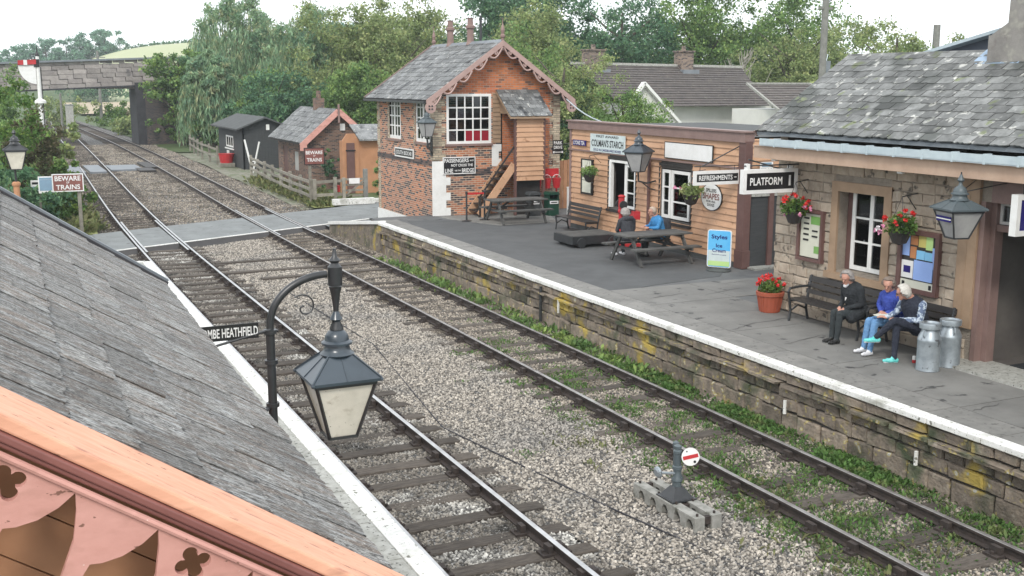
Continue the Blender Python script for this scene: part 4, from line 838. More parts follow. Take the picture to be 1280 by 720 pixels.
for (y_, z_, w_, m_) in ((27.0, 2.1, .5, 'interior_pale'), (24.4, 2.0, .5, 'interior_pale'), (25.2, 2.0, .3, 'sign_pale'), (25.2, 2.75, .34, 'interior_pale'), (24.5, 2.75, .12, 'interior_pale')):
    b = MB(); b.box(XF + .25, XF + .3, y_ - w_ / 2, y_ + w_ / 2, z_ - .2, z_ + .2); b.build('window_notice', m_, cf, world=True)
b = MB(); b.box(XF + .19, 17.5, YA + .005 - .04, YA - .005, .86, 2.96); b.build('side_door', 'dark_shed', cf, world=True)
b = MB(); b.box(XF + .16, 17.5, YA - .08, YA - .045, 2.62, 2.68); b.build('door_rail', 'coping_grey', cf, world=True)
b = MB(); b.box(17.1, 17.24, YA - .09, YA - .03, .86, 2.96); b.build('door_jamb', 'brown_trim', cf, world=True)
b = MB(); b.box(XF + .1, 17.6, YA - .4, YA - .04, .852, .9); b.build('doorstep', 'coping_grey', cf, world=True)
XS = XF - .07
sign('enamel_sign', 'pale green starch advertisement high on the refreshment room wall', 'sign', (XS, 28.27, 3.58), (0, -1, 0), 2.05, .56, 'sign_pale', None,
     [("COLMAN'S STARCH", 0, 0, .21, 1.85, 'sign_black'), ('FIRST AWARD', 0, .2, .07, 1.3, 'sign_black'), ('SOLD IN CARDBOARD BOXES', 0, -.2, .07, 1.6, 'navy_enamel')], th=.03)
sign('enamel_sign', 'small dark blue enamel tea sign at the left end of the refreshment room', 'sign', (XS, 29.98, 3.53), (0, -1, 0), .85, .2, 'navy_enamel', None, [('LYONS TEA', 0, 0, .12, .7, 'sign_white')], th=.03)
sign('enamel_sign', 'white enamel board half hidden above the second refreshment room window', 'sign', (XS, 24.1, 3.58), (0, -1, 0), 2.2, .44, 'sign_white', 'sign_black', [], .02, th=.03)
t = thing('enamel_sign', 'white oval dog biscuit advertisement on the refreshment room wall', 'sign', (XS + .02, 23.03, 2.5))
b = MB(); b.prism([(.43 * math.cos(a), .33 * math.sin(a)) for a in np.linspace(0, 2 * math.pi, 29)[:-1]], -.01, .01, T=lambda q: Vector((-q[2], -q[0], q[1]))); b.build('panel', 'sign_white', t)
b = MB(); b.prism([(.45 * math.cos(a), .35 * math.sin(a)) for a in np.linspace(0, 2 * math.pi, 29)[:-1]], -.015, .006, T=lambda q: Vector((-q[2], -q[0], q[1]))); b.build('rim', 'sign_black', t)
for (s_, v, h, w_, m_) in (('SPILLERS', .17, .09, .44, 'sign_black'), ('SHAPES', .02, .16, .7, 'maroon_mould'), ('FOR ALL', -.11, .055, .4, 'sign_black'), ('DOGS', -.2, .07, .3, 'sign_black')): lettering(s_, (-.016, 0, v), (0, -1, 0), (0, 0, 1), h, m_, t, width=w_)
sign('enamel_sign', 'tiny blue and white teas sign above the dark side door', 'sign', (16.98, YA - .06, 3.32), (1, 0, 0), .42, .3, 'sign_white', None, [('TEAS', 0, -.07, .1, .34, 'sign_black')], th=.02,
     extra=lambda t_, M_, th_: MB().box(-.14, .14, .011, .014, .02, .12, T=M_).build('blue_shield', 'sign_blue', t_))
t = sign('hanging_sign', 'white framed refreshments sign hung at right angles from the wall end', 'sign', (15.72, 21.95, 3.1), (1, 0, 0), 1.36, .34, 'sign_black', 'sign_white', [('REFRESHMENTS', -.05, 0, .12, .98, 'sign_white'), ('-', .52, 0, .02, .07, 'sign_white')], .075, th=.06)
b = MB(); b.tube([(-.66, 0, .28), (.68, 0, .28)], .014, 6); b.tube([(-.45, 0, .28), (.66, 0, .75)], .014, 6)
for q in (-.5, .5): b.tube([(q, 0, .17), (q, 0, .28)], .008, 5)
b.build('bracket', 'black_iron', t)
t = thing('notice_board', 'narrow black-framed notice behind the left hanging basket of the refreshment room', 'notice board', (XS, 29.5, 2.52))
b = MB(); b.box(-.0, .05, -.37, .37, -.54, .54); b.build('frame', 'sign_black', t)
b = MB(); b.box(-.006, 0, -.27, .27, .08, .5); b.box(-.006, 0, -.27, .27, -.48, -.12); b.box(-.006, 0, .02, .27, -.1, .06); b.build('paper', 'poster_cream', t)

# ============================================================ stone station building
st = thing('station_building', 'stone station building with a patched slate roof and deep eaves over the platform', 'building', (15.5, 13, .83))
XW, YN, YD = 14.1, 17.65, 12.52
b = MB(); holed_wall(b, (XW, YN, .85), (0, -1, 0), YN - YD, 3.25, [(YN - 15.85, YN - 14.68, 1.06, 2.54)], .3); holed_wall(b, (XW, 9.0, .85), (0, -1, 0), 6, 3.25, [], .3)
b.box(XW, XW + .3, 9.0, YD, 3.5, 4.1); b.box(XW + .3, 19, YN - .3, YN, .85, 4.3); b.box(18.9, 19.2, 3, YN, .85, 4.3); b.box(XW + .3, 19, 3, 3.3, .85, 4.3)
b.build('wall', 'mortar_light', st, world=True)
def scourse(z0, z1, segs):
    for (a, c) in segs:
        y = a
        while y < c - .05:
            Lg = min(random.uniform(.22, .52), c - y)
            if c - y - Lg < .12: Lg = c - y
            o = inst('stone', random.choice(SPS), st, L(XW + .01 + random.uniform(-.008, .008), y + Lg / 2, (z0 + z1) / 2, st), (0, 0, -math.pi / 2), (Lg - .012, .07, z1 - z0 - .012)); y += Lg
z = .86; rr_ = [.2, .17, .22, .16, .21, .18, .2, .17, .21, .16, .2, .19, .18, .2, .17, .2, .17, .2]
for hgt in rr_:
    if z > 4.0: break
    segs = [(12.98, YN)] if z + hgt < 1.76 or z > 3.52 else [(12.98, 14.56), (15.98, YN)]
    if z + hgt < 1.42: segs = [(12.72, YN)]
    scourse(z, z + hgt, segs); z += hgt
for (zz, dz) in ((1.1, .5), (1.75, .6), (2.45, .6), (3.1, .5)):
    pass
b = MB(); b.box(XW - .05, XW + .12, 14.5, 14.68, 1.86, 3.52); b.box(XW - .05, XW + .12, 15.85, 16.02, 1.86, 3.52); b.box(XW - .053, XW + .12, 14.5, 16.02, 3.38, 3.56); b.box(XW - .1, XW + .25, 14.44, 16.08, 1.74, 1.86)
b.box(XW + .1, XW + .3, 14.68, 15.85, 1.862, 1.9); b.build('window_surround', 'stone_trim', st, world=True)
window(st, L(XW + .22, 15.22, 2.68, st), (0, -1, 0), .98, 1.5, 2, 3, .08, .035, mid=.09)
b = MB(); b.box(XW + .2, XW + .24, 14.69, 14.73, 1.9, 3.4); b.box(XW + .2, XW + .24, 15.71, 15.84, 1.9, 3.4); b.build('window_reveal', 'brown_trim', st, world=True)
for (y_, z_, w_, h_, m_) in ((15.38, 2.95, .16, .35, 'sign_white'), (15.02, 3.05, .18, .5, 'sign_white'), (15.4, 2.55, .26, .4, 'sign_white'), (15.04, 2.6, .2, .5, 'sign_white'), (15.2, 2.2, .08, .18, 'sign_blue')):
    b = MB(); b.lathe([(w_ * .4, -h_ / 2), (w_ * .55, -h_ * .2), (w_ * .45, h_ * .2), (w_ * .5, h_ / 2)], (XW + .36, y_, z_), 8); b.build('ornament', m_, st, world=True)
b = MB(); b.box(XW + .35, XW + .7, 14.6, 15.9, 2.74, 2.77); b.box(XW + .35, XW + .7, 14.6, 15.9, 2.3, 2.33); b.box(XW + 1.6, XW + 1.7, 12.6, 17.3, .86, 4); b.build('shelf', 'interior', st, world=True)
# doorway pier, frame, transom and lobby
b = MB(); b.box(XW - .06, XW + .1, 12.6, 12.97, 1.42, 3.95); b.box(XW - .065, XW + .1, 12.78, 12.8, 1.42, 3.95); b.build('pilaster', 'stone_trim', st, world=True)
b = MB(); b.box(XW - .02, XW + .2, 12.5, 12.596, .86, 3.5); b.box(XW + .12, XW + .3, 12.40, 12.5, .86, 3.5); b.build('door_frame', 'mauve_trim', st, world=True)
b = MB(); b.box(XW - .02, XW + .2, 9.0, 12.4, 3.5, 3.95); b.box(XW + .14, XW + .3, 9.0, 12.4, 3.04, 3.14); b.build('door_lintel', 'mauve_trim', st, world=True)
window(st, L(XW + .22, 11.82, 3.32, st), (0, -1, 0), 1.16, .34, 2, 1, .045, .04, name='transom_light'); window(st, L(XW + .22, 10.5, 3.32, st), (0, -1, 0), 1.3, .34, 2, 1, .045, .04, name='transom_light')
b = MB(); b.box(XW + .3, 17.0, 12.5, 12.6, .86, 4.0); b.box(16.9, 17.0, 8.9, 12.5, .86, 4.0); b.box(XW + .3, 17, 8.8, 8.9, .86, 4); b.build('lobby_wall', 'interior', st, world=True)
b = MB(); b.box(16.86, 16.89, 8.9, 12.1, 1.9, 3.0); b.box(XW + .4, 16.5, 12.47, 12.495, 1.95, 3.0) if False else None; b.build('lobby_notice', 'interior_pale', st, world=True)
b = MB(); b.box(XW + .3, 16.9, 8.9, 12.5, .86, .88); b.build('lobby_floor', 'interior', st, world=True)
b = MB(); b.box(XW + .35, 15.7, 10.0, 12.1, .882, .90); b.build('door_mat', 'cloth_black', st, world=True)
b = MB(); b.prism([(XW - .55, 12.95), (XW + .3, 12.75), (XW + .3, 9), (XW - .55, 9)], .845, .90); b.build('doorstep', 'coping_grey', st, world=True)
# roof: near slope of individual slates, gable verge at the north end
EX, EZ, RX, RZ, VY = 13.6, 4.40, 15.82, 5.85, 17.75
sl2 = math.atan2(RZ - EZ, RX - EX); sd2 = Vector((math.cos(sl2), 0, math.sin(sl2))); S2 = (RX - EX) / math.cos(sl2)
b = MB(); b.prism([(EX, EZ - .06), (RX, RZ - .06), (19.4, 4.3), (19.4, 4.36), (RX, RZ), (EX, EZ)], 3, VY, T=lambda q: Vector((q[0], q[2], q[1]))); b.build('roof_deck', 'lead', st, world=True)
b = MB(); b.prism([(XW, 4.05), (XW, 4.66), (RX, RZ - .07), (19, 4.42), (19, 4.05)], VY - .35, VY - .12, T=lambda q: Vector((q[0], q[2], q[1]))); b.build('gable_wall', 'mortar_light', st, world=True)
slate_roof(st, SLS, (EX - .03, VY, EZ + .012), (0, -1, 0), sd2, VY - 5.0, S2, .355, .208, th=.014, limit=298, stuff_mt='slate_station', order=lambda q: q[1])
yy = VY
while yy > 14.4: b = MB(); b.prism([(RX - .11, RZ - .02), (RX, RZ + .075), (RX + .11, RZ - .02)], yy - .43, yy, T=lambda q: Vector((q[0], q[2], q[1]))); b.build('ridge_tile', 'slate_station', st, world=True); yy -= .44
b = MB(); b.prism([(RX - .34, RZ - .19), (RX, RZ + .05), (RX, RZ + .08), (RX - .36, RZ - .17)], 5, 14.28, T=lambda q: Vector((q[0], q[2], q[1]))); b.build('flashing', 'blue_lead', st, world=True)
b = MB(); b.beam((EX - .02, VY + .02, EZ - .04), (RX, VY + .02, RZ - .04), .04, .12); b.build('verge_board', 'mauve_trim', st, world=True)
b = MB(); b.box(EX - .16, EX - .14, 3, VY - .3, 4.16, 4.29); b.box(EX - .16, EX - .02, 3, VY - .3, 4.15, 4.165); b.box(EX - .05, EX - .03, 3, VY - .3, 4.165, 4.28); b.build('gutter', 'gutter_pale', st, world=True)
yy = 17.0
while yy > 6: b = MB(); b.box(EX - .17, EX - .02, yy - .02, yy + .02, 4.14, 4.30); b.build('gutter_bracket', 'gutter_pale', st, world=True); yy -= .62
b = MB(); b.box(EX - .07, EX - .01, 3, VY - .02, 3.90, 4.13); b.box(EX - .1, EX - .02, 3, VY - .02, 4.13, 4.145); b.build('fascia', 'peach_light', st, world=True)
b = MB(); b.box(EX - .01, XW + .05, 3, VY - .05, 4.0, 4.03); b.build('soffit', 'stone_trim', st, world=True)
yy = 17.2
while yy > 6: b = MB(); b.box(EX, EX + .06, yy - .06, yy + .06, 3.86, 3.999); b.build('eaves_block', 'white_paint', st, world=True); yy -= 3.3
b = MB(); b.box(15.5, 16.4, 12.5, 13.98, 5.4, 6.15); b.build('chimney_base', 'chimney_render', st, world=True)
b = MB(); b.prism([(12.5, 6.15), (13.98, 6.15), (13.64, 6.35), (13.58, 8.8), (12.5, 8.8)], 15.55, 16.35, T=lambda q: Vector((q[2], q[0], q[1]))); b.build('chimney', 'chimney_render', st, world=True)
b = MB(); b.prism([(17.5, 5.0), (17.5, 5.72), (12.5, 6.76), (12.5, 5.0)], 17.0, 17.2, T=lambda q: Vector((q[2], q[0], q[1]))); b.build('wing_gable', 'slate_hung', st, world=True)
b = MB(); b.beam((16.9, 17.6, 5.74), (16.9, 12.4, 6.82), .3, .06); b.build('wing_verge', 'gutter_pale', st, world=True)
# things on the station wall
def board(label, yc, zc, w, h, fr, pieces, texts=()):
    t = thing('notice_board', label, 'notice board', (XW - .05, yc, zc)); b = MB()
    for q in ((-w / 2, w / 2, h / 2 - fr, h / 2), (-w / 2, w / 2, -h / 2, -h / 2 + fr), (-w / 2, -w / 2 + fr, -h / 2 + fr, h / 2 - fr), (w / 2 - fr, w / 2, -h / 2 + fr, h / 2 - fr)): b.box(-.05, .05, q[0], q[1], q[2], q[3])
    b.build('frame', 'brown_trim', t)
    b = MB(); b.box(0, .04, -w / 2 + fr * .5, w / 2 - fr * .5, -h / 2 + fr * .5, h / 2 - fr * .5); b.build('backing', 'dark_wood', t)
    for k_, (u, v, ww, hh, m_) in enumerate(pieces): b = MB(); b.box(-.004 - .0015 * k_, 0, -u - ww / 2, -u + ww / 2, v - hh / 2, v + hh / 2); b.build('paper', m_, t)
    for (s_, u, v, hh, ww, m_) in texts: lettering(s_, (-.03, -u, v), (0, -1, 0), (0, 0, 1), hh, m_, t, width=ww)
    return t
board('dark framed notice board with a cream opening-times sheet, left of the station window', 16.54, 2.46, .72, 1.0, .06, [(0, 0, .58, .84, 'poster_cream'), (.12, .3, .26, .16, 'poster_green'), (.18, -.26, .14, .14, 'poster_green')] + [(-.13, .33 - k * .105, .15, .035, 'sign_black') for k in range(5)] + [(.12, .1 - k * .105, .15, .03, 'sign_black') for k in range(2)])
board('large framed notice board covered in coloured leaflets, right of the station window', 13.78, 2.35, .92, 1.08, .08, [(-.3, .27, .16, .38, 'poster_blue'), (-.12, .36, .16, .16, 'poster_orange'), (.06, .36, .16, .2, 'poster_yellow'), (.22, .34, .15, .22, 'lime'), (-.13, .15, .13, .2, 'poster_orange'), (.04, .12, .18, .16, 'poster_sky'), (.22, .1, .16, .18, 'poster_sky'), (.34, .1, .08, .36, 'poster_blue'),
      (-.24, -.15, .26, .3, 'sign_white'), (-.24, -.15, .16, .12, 'navy_enamel'), (.12, -.14, .42, .34, 'poster_blue'), (.15, .04, .34, .02, 'sign_black'), (0, -.4, .74, .14, 'poster_cream'), (.3, -.4, .06, .08, 'sign_black'), (-.3, -.4, .06, .08, 'sign_black')], [('Norton Fitzwarren', 0, -.4, .03, .36, 'sign_black')] if False else ())
def frame_sign(label, c, w, h, board_, txt, hh, ww, drop, stroke=None):
    t = sign('hanging_sign', label, 'sign', c, (1, 0, 0), w, h, board_, 'sign_white', txt, .07, th=.12)
    return t
t = frame_sign('white framed black sign reading platform one hung from the corner of the station', (13.36, 17.0, 3.5), 1.28, .46, 'sign_black', [('PLATFORM', -.10, 0, .15, .76, 'sign_white'), ('I', .46, 0, .2, .05, 'sign_white')], 0, 0, 0)
b = MB(); b.tube([(-.6, 0, .3), (.7, 0, .3)], .015, 6); b.tube([(-.5, 0, .42), (.72, 0, .1)], .015, 6)
for q in (-.5, .45): b.tube([(q, 0, .2), (q, 0, .31)], .01, 5)
b.build('bracket', 'black_iron', t)
b = MB(); b.box(-.56, -.5, -.05, .05, .23, .34); b.box(.46, .52, -.05, .05, .23, .28); b.build('hanger', 'sign_white', t)
t = sign('hanging_sign', 'purple enamel sign with a thick white frame hung beside the station doorway', 'sign', (14.0, 11.5, 3.42), (1, 0, 0), .95, .62, 'navy_enamel', 'sign_white', [], .08, th=.12)
b = MB(); b.tube([(-.3, 0, .31), (-.3, 0, .62)], .012, 6); b.tube([(.1, 0, .31), (.1, 0, .62)], .012, 6); b.build('bracket', 'black_iron', t)
# ============================================================ slate shelter roof under the camera
E1 = Vector((1.11, 3.73, 3.6)); ee = Vector((.0168, 1, 0)).normalized(); _a = R(34)
nn = Vector((-ee.y * math.cos(_a), ee.x * math.cos(_a), math.sin(_a))); NN = ee.cross(nn)
if NN.z < 0: NN = -NN
sh = thing('platform_shelter', 'slate-roofed platform shelter with pink bargeboard and peach verge in the near left corner', 'shelter', (-1.5, 6, .95))
def ST(q): return E1 + nn * q[0] + ee * q[1] + NN * q[2]          # (t up the slope, s along the eave, h off the roof)
def sbox(b, t0, t1, s0, s1, h0, h1, m=0):
    vs = [ST((t, s_, h)) for t in (t0, t1) for s_ in (s0, s1) for h in (h0, h1)]
    b.add(vs, [(0, 1, 3, 2), (4, 6, 7, 5), (0, 4, 5, 1), (2, 3, 7, 6), (0, 2, 6, 4), (1, 5, 7, 3)], m); return b
slate_roof(sh, SLN, ST((.075, -.27, -.012)), ee, nn, 6.24, 2.6, .30, .245, th=.011, limit=299, stuff_mt='slate_near', order=lambda q: q[0])
b = MB(); sbox(b, .10, 3.4, -.5, 5.95, -.07, -.02); b.build('roof_deck', 'dark_wood', sh, world=True)
b = MB(); sbox(b, -.06, 3.4, -.585, -.285, -.02, .022); b.build('verge_cap', 'peach_cap', sh, world=True, bevel=.008)
for (s0, s1, h0, h1) in ((-.60, -.5, -.045, -.021), (-.585, -.5, -.062, -.047)):
    b = MB(); sbox(b, -.08, 3.4, s0, s1, h0, h1); b.build('moulding', 'maroon_mould', sh, world=True, bevel=.006)
b = MB(); b.tube([ST((-.08, -.592, -.078)), ST((3.4, -.592, -.078))], .011, 8); b.build('moulding', 'pink_board', sh, smooth=True, world=True)
b = MB(); sbox(b, -.05, 3.4, -.6, 5.95, 0, 0) if False else sbox(b, .075, .095, -.3, 5.97, -.10, -.03); b.build('eaves_board', 'soot', sh, world=True)
b = MB(); sbox(b, .05, 3.4, 5.96, 6.03, -.1, .05); b.build('far_verge', 'lead', sh, world=True)
b = MB(); sbox(b, .05, 3.4, 5.90, 5.955, -.02, .034); b.build('far_verge_shade', 'soot', sh, world=True)  # dark strip: shaded side of the raised verge put into colour
# pierced bargeboard: outline with real holes
cu = bpy.data.curves.new('bargeboard', 'CURVE'); cu.dimensions = '2D'; cu.fill_mode = 'BOTH'; cu.extrude = .013
def spl(pts):
    s_ = cu.splines.new('POLY'); s_.points.add(len(pts) - 1); s_.use_cyclic_u = True
    for i, (x, y) in enumerate(pts): s_.points[i].co = (x, y, 0, 1)
spl([(-.1, -.085), (3.4, -.085), (3.4, -.62), (-.1, -.62)])
k = -2
for k in range(-2, 4):
    q0 = .81 + .58 * k
    lob = []
    for j in range(40):
        a = 2 * math.pi * j / 40; r_ = .026 + .020 * abs(math.cos(2 * a - math.pi / 2)) ** .7 * 1.25; lob.append((q0 + .015 + r_ * 1.05 * math.cos(a), -.145 + r_ * 1.05 * math.sin(a)))
    if .02 < q0 < 3.2: spl(lob)
    for tp in (q0 + .16, q0 + .42):
        if .1 < tp < 3.1: spl([(tp, -.094), (tp + .018, -.15), (tp + .05, -.205), (tp + .09, -.245), (tp + .118, -.262), (tp + .118, -.56), (tp - .118, -.56), (tp - .10, -.36), (tp - .068, -.22), (tp - .03, -.14)])
ob = bpy.data.objects.new('bargeboard', cu); me = ob.to_mesh(); vs = [ST((v.co.x, -.565 + v.co.z, v.co.y)) for v in me.vertices]; fs = [tuple(q.vertices) for q in me.polygons]; ob.to_mesh_clear()
bpy.data.objects.remove(ob); b = MB(); b.add(vs, fs); b.build('bargeboard', 'pink_board', sh, world=True)
for j in range(5):
    b = MB(); sbox(b, .1, 3.4, -.33, -.30, -.10 - .16 * (j + 1) + .005, -.10 - .16 * j); b.build('board', 'ochre_wood', sh, world=True)
b = MB(); b.box(-3.5, .6, 3.6, 9.6, .95, 3.2); b.build('wall', 'ochre_wood', sh, world=True)

# ============================================================ lamps
def lantern(par, c, side, h, bot, top_mt='lamp_blue', glass='milk_glass', roof_h=None, rz=0.0, frame='black_iron', label_plate=False):
    """four-sided lantern hung with its glass bottom at c.z; parts under par (its own space)"""
    rh = roof_h or side * .32; M4 = Matrix.Translation(c) @ Matrix.Rotation(rz, 4, 'Z'); s2, b2 = side / 2, bot / 2
    def P(x, y, z): return M4 @ Vector((x, y, z))
    b = MB(); cs = [(-1, -1), (1, -1), (1, 1), (-1, 1)]
    for (x, y) in cs: b.beam(P(x * b2, y * b2, 0), P(x * s2 * .93, y * s2 * .93, h), side * .04, side * .04)
    for i in range(4):
        (x, y), (x2, y2) = cs[i], cs[(i + 1) % 4]
        b.beam(P(x * b2, y * b2, 0), P(x2 * b2, y2 * b2, 0), side * .045, side * .04); b.beam(P(x * s2 * .94, y * s2 * .94, h), P(x2 * s2 * .94, y2 * s2 * .94, h), side * .04, side * .05)
    b.build('lantern_frame', frame, par)
    for i in range(4):
        (x, y), (x2, y2) = cs[i], cs[(i + 1) % 4]; k = .97
        b = MB(); b.add([P(x * b2 * k, y * b2 * k, .01), P(x2 * b2 * k, y2 * b2 * k, .01), P(x2 * s2 * .9, y2 * s2 * .9, h - .01), P(x * s2 * .9, y * s2 * .9, h - .01), P(x * b2 * k * .95, y * b2 * k * .95, .01), P(x2 * b2 * k * .95, y2 * b2 * k * .95, .01), P(x2 * s2 * .88, y2 * s2 * .88, h - .01), P(x * s2 * .88, y * s2 * .88, h - .01)], [(0, 1, 2, 3), (7, 6, 5, 4), (0, 4, 5, 1), (1, 5, 6, 2), (2, 6, 7, 3), (3, 7, 4, 0)])
        b.build('glass_pane', glass, par)
    b = MB(); t_ = side * .2; e = side * .54
    vs = [P(x * e, y * e, h + side * .03) for x, y in cs] + [P(x * e, y * e, h + side * .075) for x, y in cs] + [P(x * t_, y * t_, h + side * .075 + rh) for x, y in cs]
    b.add(vs, [(3, 2, 1, 0)] + [(i, (i + 1) % 4, 4 + (i + 1) % 4, 4 + i) for i in range(4)] + [(4 + i, 4 + (i + 1) % 4, 8 + (i + 1) % 4, 8 + i) for i in range(4)] + [(8, 9, 10, 11)])
    for x, y in cs: b.beam(P(x * e, y * e, h + side * .085), P(x * t_, y * t_, h + side * .085 + rh), side * .025, side * .025)
    for x, y in cs: b.ball(tuple(P(x * e, y * e, h + side * .06)), side * .032, 6)
    for (x, y) in ((0, -1), (0, 1), (1, 0), (-1, 0)): b.beam(P(x * e, y * e, h + side * .082), P(x * t_, y * t_, h + side * .082 + rh), side * .012, side * .012)
    b.build('lantern_roof', top_mt, par)
    z0 = h + side * .07 + rh; b = MB(); q = side
    b.lathe([(q * a, z0 + q * z) for a, z in ((.26, 0), (.27, .02), (.22, .06), (.20, .10), (.19, .16), (.24, .17), (.24, .20), (.19, .23), (.18, .30), (.14, .36), (.08, .40), (.05, .44), (.045, .50), (.10, .56), (.05, .66), (.03, .72))], tuple(c[:2]) + (c[2],), 20)
    b.build('ventilator', top_mt, par, smooth=True)
    if label_plate:
        p0, p1 = P(-b2 - (s2 - b2) * .70, b2 + (s2 - b2) * .45, h * .72), P(-b2 - (s2 - b2) * .70, -b2 - (s2 - b2) * .45, h * .72)
        b = MB(); b.beam(p0 + Vector((-.015, 0, 0)), p1 + Vector((-.015, 0, 0)), .008, h * .2); b.build('blue_plate', 'navy_enamel', par)
        b = MB(); b.beam(p0 + Vector((-.02, 0, 0)) * 1, p1 + Vector((-.02, 0, 0)), .006, h * .04); b.build('plate_text', 'sign_white', par)
    return z0 + q * .72
lp = thing('platform_lamp', 'near black swan-neck platform lamp with slate-blue top and milky panes', 'lamp', (1.66, 7.95, .95), group='lanterns round the station')
LX = 2.165 - 1.66
b = MB(); b.lathe([(.11, 0), (.11, .1), (.07, .16), (.05, .5), (.036, .9), (.033, 2.56)], (0, 0, 0), 12)
arc = [(0, 0, 2.7), (.0, 0, 2.74)] + [(.44 - .44 * math.cos(a), 0, 2.62 + .36 * math.sin(a)) for a in np.linspace(.35, math.pi / 2, 12)]
arc[0] = (0, 0, 2.55); arc[1] = (.002, 0, 2.66)
b.tube(arc, .028, 10)
for z_ in (2.58, 2.35, 2.02): b.lathe([(.05, -.015), (.05, .015)], (0, 0, z_), 12)
b.build('post', 'black_iron', lp, smooth=True)
b = MB(); b.lathe([(.055, -.09), (.055, .05), (.045, .06), (.03, .08), (.045, .1), (.02, .13), (.012, .19)], (LX, 0, 2.98), 10, rot=.785); b.lathe([(.05, -.1), (.035, -.16), (.022, -.26), (.02, -.34), (.05, -.41), (.055, -.43), (.03, -.45), (.018, -.52)], (LX, 0, 2.98), 12); b.build('hanger', 'black_iron', lp, smooth=True)
b = MB(); sc_ = [(.26 + (.105 - .0145 * a) * math.cos(2.3 - a), 0, 2.74 + (.105 - .0145 * a) * math.sin(2.3 - a)) for a in np.linspace(0, 7, 34)]; b.tube(sc_, .0065, 6); b.build('scroll', 'black_iron', lp)
b = MB(); b.tube([(0, -.02, 2.60), (-.56, -.02, 2.48)], .010, 6); b.tube([(0, 0, 2.02), (-.2, -.05, 1.95), (-.26, -.08, 1.82)], .012, 6); b.tube([(0, 0, 2.02), (-.16, -.1, 1.93)], .012, 6); b.tube([(0, 0, 2.58), (.06, 0, 2.58)], .012, 6); b.build('stay', 'black_iron', lp)
lantern(lp, (LX, 0, 1.725), .49, .44, .215)
for o in lp.children:
    if o.name.startswith('ventilator'): o.scale = (1, 1, 1)
sign('station_sign', 'black running-in sign with white letters on a stay of the near lamp post', 'sign', (1.275, 7.93, 3.555), (1, 0, 0), .62, .145, 'sign_black', None, [('CROWCOMBE HEATHFIELD', 0.0, 0.0, .07, .58, 'sign_white')], th=.012)

l2 = thing('platform_lamp', 'far left lamp on an orange post standing before the hedge', 'lamp', (.52, 35, 0.0), group='lanterns round the station')
b = MB(); b.lathe([(.13, 0), (.12, .5), (.09, .6), (.085, 2.35), (.12, 2.4), (.12, 2.46), (.08, 2.5)], (0, 0, 0), 12); b.build('post', 'orange_render', l2)
b = MB(); b.tube([(0, 0, 2.5), (0, 0, 2.88)], .03, 8); b.build('neck', 'black_iron', l2); lantern(l2, (.04, 0, 2.86), .6, .52, .3, 'black_iron', 'milk_glass', roof_h=.14)
l3 = thing('wall_lamp', 'lantern with a conical top on a bracket between the refreshment room windows', 'lamp', (15.75, 25.6, 2.6), group='lanterns round the station')
b = MB(); b.tube([(.6, .05, .1), (.3, .03, .05), (.02, 0, .12), (0, 0, .38)], .025, 8); b.tube([(.6, .05, -.15), (.4, .03, -.1), (.15, 0, .07)], .018, 8); b.build('bracket', 'black_iron', l3)
lantern(l3, (0, 0, .38), .58, .5, .26, 'lamp_blue', 'dim_glass', roof_h=.17, rz=.5)
l4 = thing('wall_lamp', 'grey lantern on a scrolled bracket at the corner of the signal box', 'lamp', (13.05, 34.5, 3.3), group='lanterns round the station')
b = MB(); b.tube([(.38, .45, -.25), (.2, .2, -.2), (.03, 0, -.05), (0, 0, .25)], .03, 8); b.tube([(.36, .45, .15), (.1, .1, .0)], .02, 8); b.tube([(.16 + .1 * math.cos(a), .2, -.05 + .1 * math.sin(a)) for a in np.linspace(0, 5, 12)], .015, 6); b.box(.32, .36, .4, .55, -.4, .25); b.build('bracket', 'black_iron', l4)
lantern(l4, (0, 0, .28), .46, .44, .25, 'lamp_grey', 'dim_glass', roof_h=.13, rz=.2)
l5 = thing('hanging_lamp', 'large grey lantern hanging under the station eaves beside the doorway', 'lamp', (13.42, 12.43, 2.98), group='lanterns round the station')
b = MB(); b.tube([(0, 0, .8), (0, 0, 1.02)], .012, 6); b.tube([(0, 0, .7), (.66, .3, .85)], .008, 5); b.tube([(0, 0, .7), (.66, -.3, .85)], .008, 5); b.build('hanger', 'black_iron', l5)
lantern(l5, (0, 0, 0), .56, .42, .25, 'lamp_grey', 'dim_glass', roof_h=.12, rz=-.25, label_plate=True)

# ============================================================ benches, tables, trolley
def picnic(label, c, rz, mt='picnic_wood'):
    t = thing('picnic_table', label, 'picnic table', c, rz, 'picnic tables')
    for k in range(5): b = MB(); y = -.34 + k * .17; b.box(-.98, .98, y - .078, y + .078, .71, .75); b.build('plank', mt, t)
    for s_ in (-1, 1):
        for y in (.62, .76): b = MB(); b.box(-.98, .98, s_ * y - .065, s_ * y + .065, .42, .46); b.build('seat_plank', mt, t)
        b = MB(); b.box(s_ * .7 - .025, s_ * .7 + .025, -.82, .82, .35, .419); b.build('cross_rail', mt, t)
        b = MB(); b.box(s_ * .7 - .025, s_ * .7 + .025, -.40, .40, .64, .709); b.build('cross_rail', mt, t)
        for q in (-1, 1): b = MB(); b.beam((s_ * .75, q * .72, 0), (s_ * .75, q * .24, .71), .045, .10, up=(0, 1, 0)); b.build('leg', mt, t)
    for q in (-1, 1): b = MB(); b.beam((q * .65, 0, .42), (q * .2, 0, .70), .05, .05); b.build('brace', mt, t)
    return t
picnic('dark wooden picnic table with two people on its far bench', (14.95, 23.6, ZP), .02)
picnic('weathered grey picnic table by the signal box stair', (15.35, 32.45, ZP + .01), -.02)
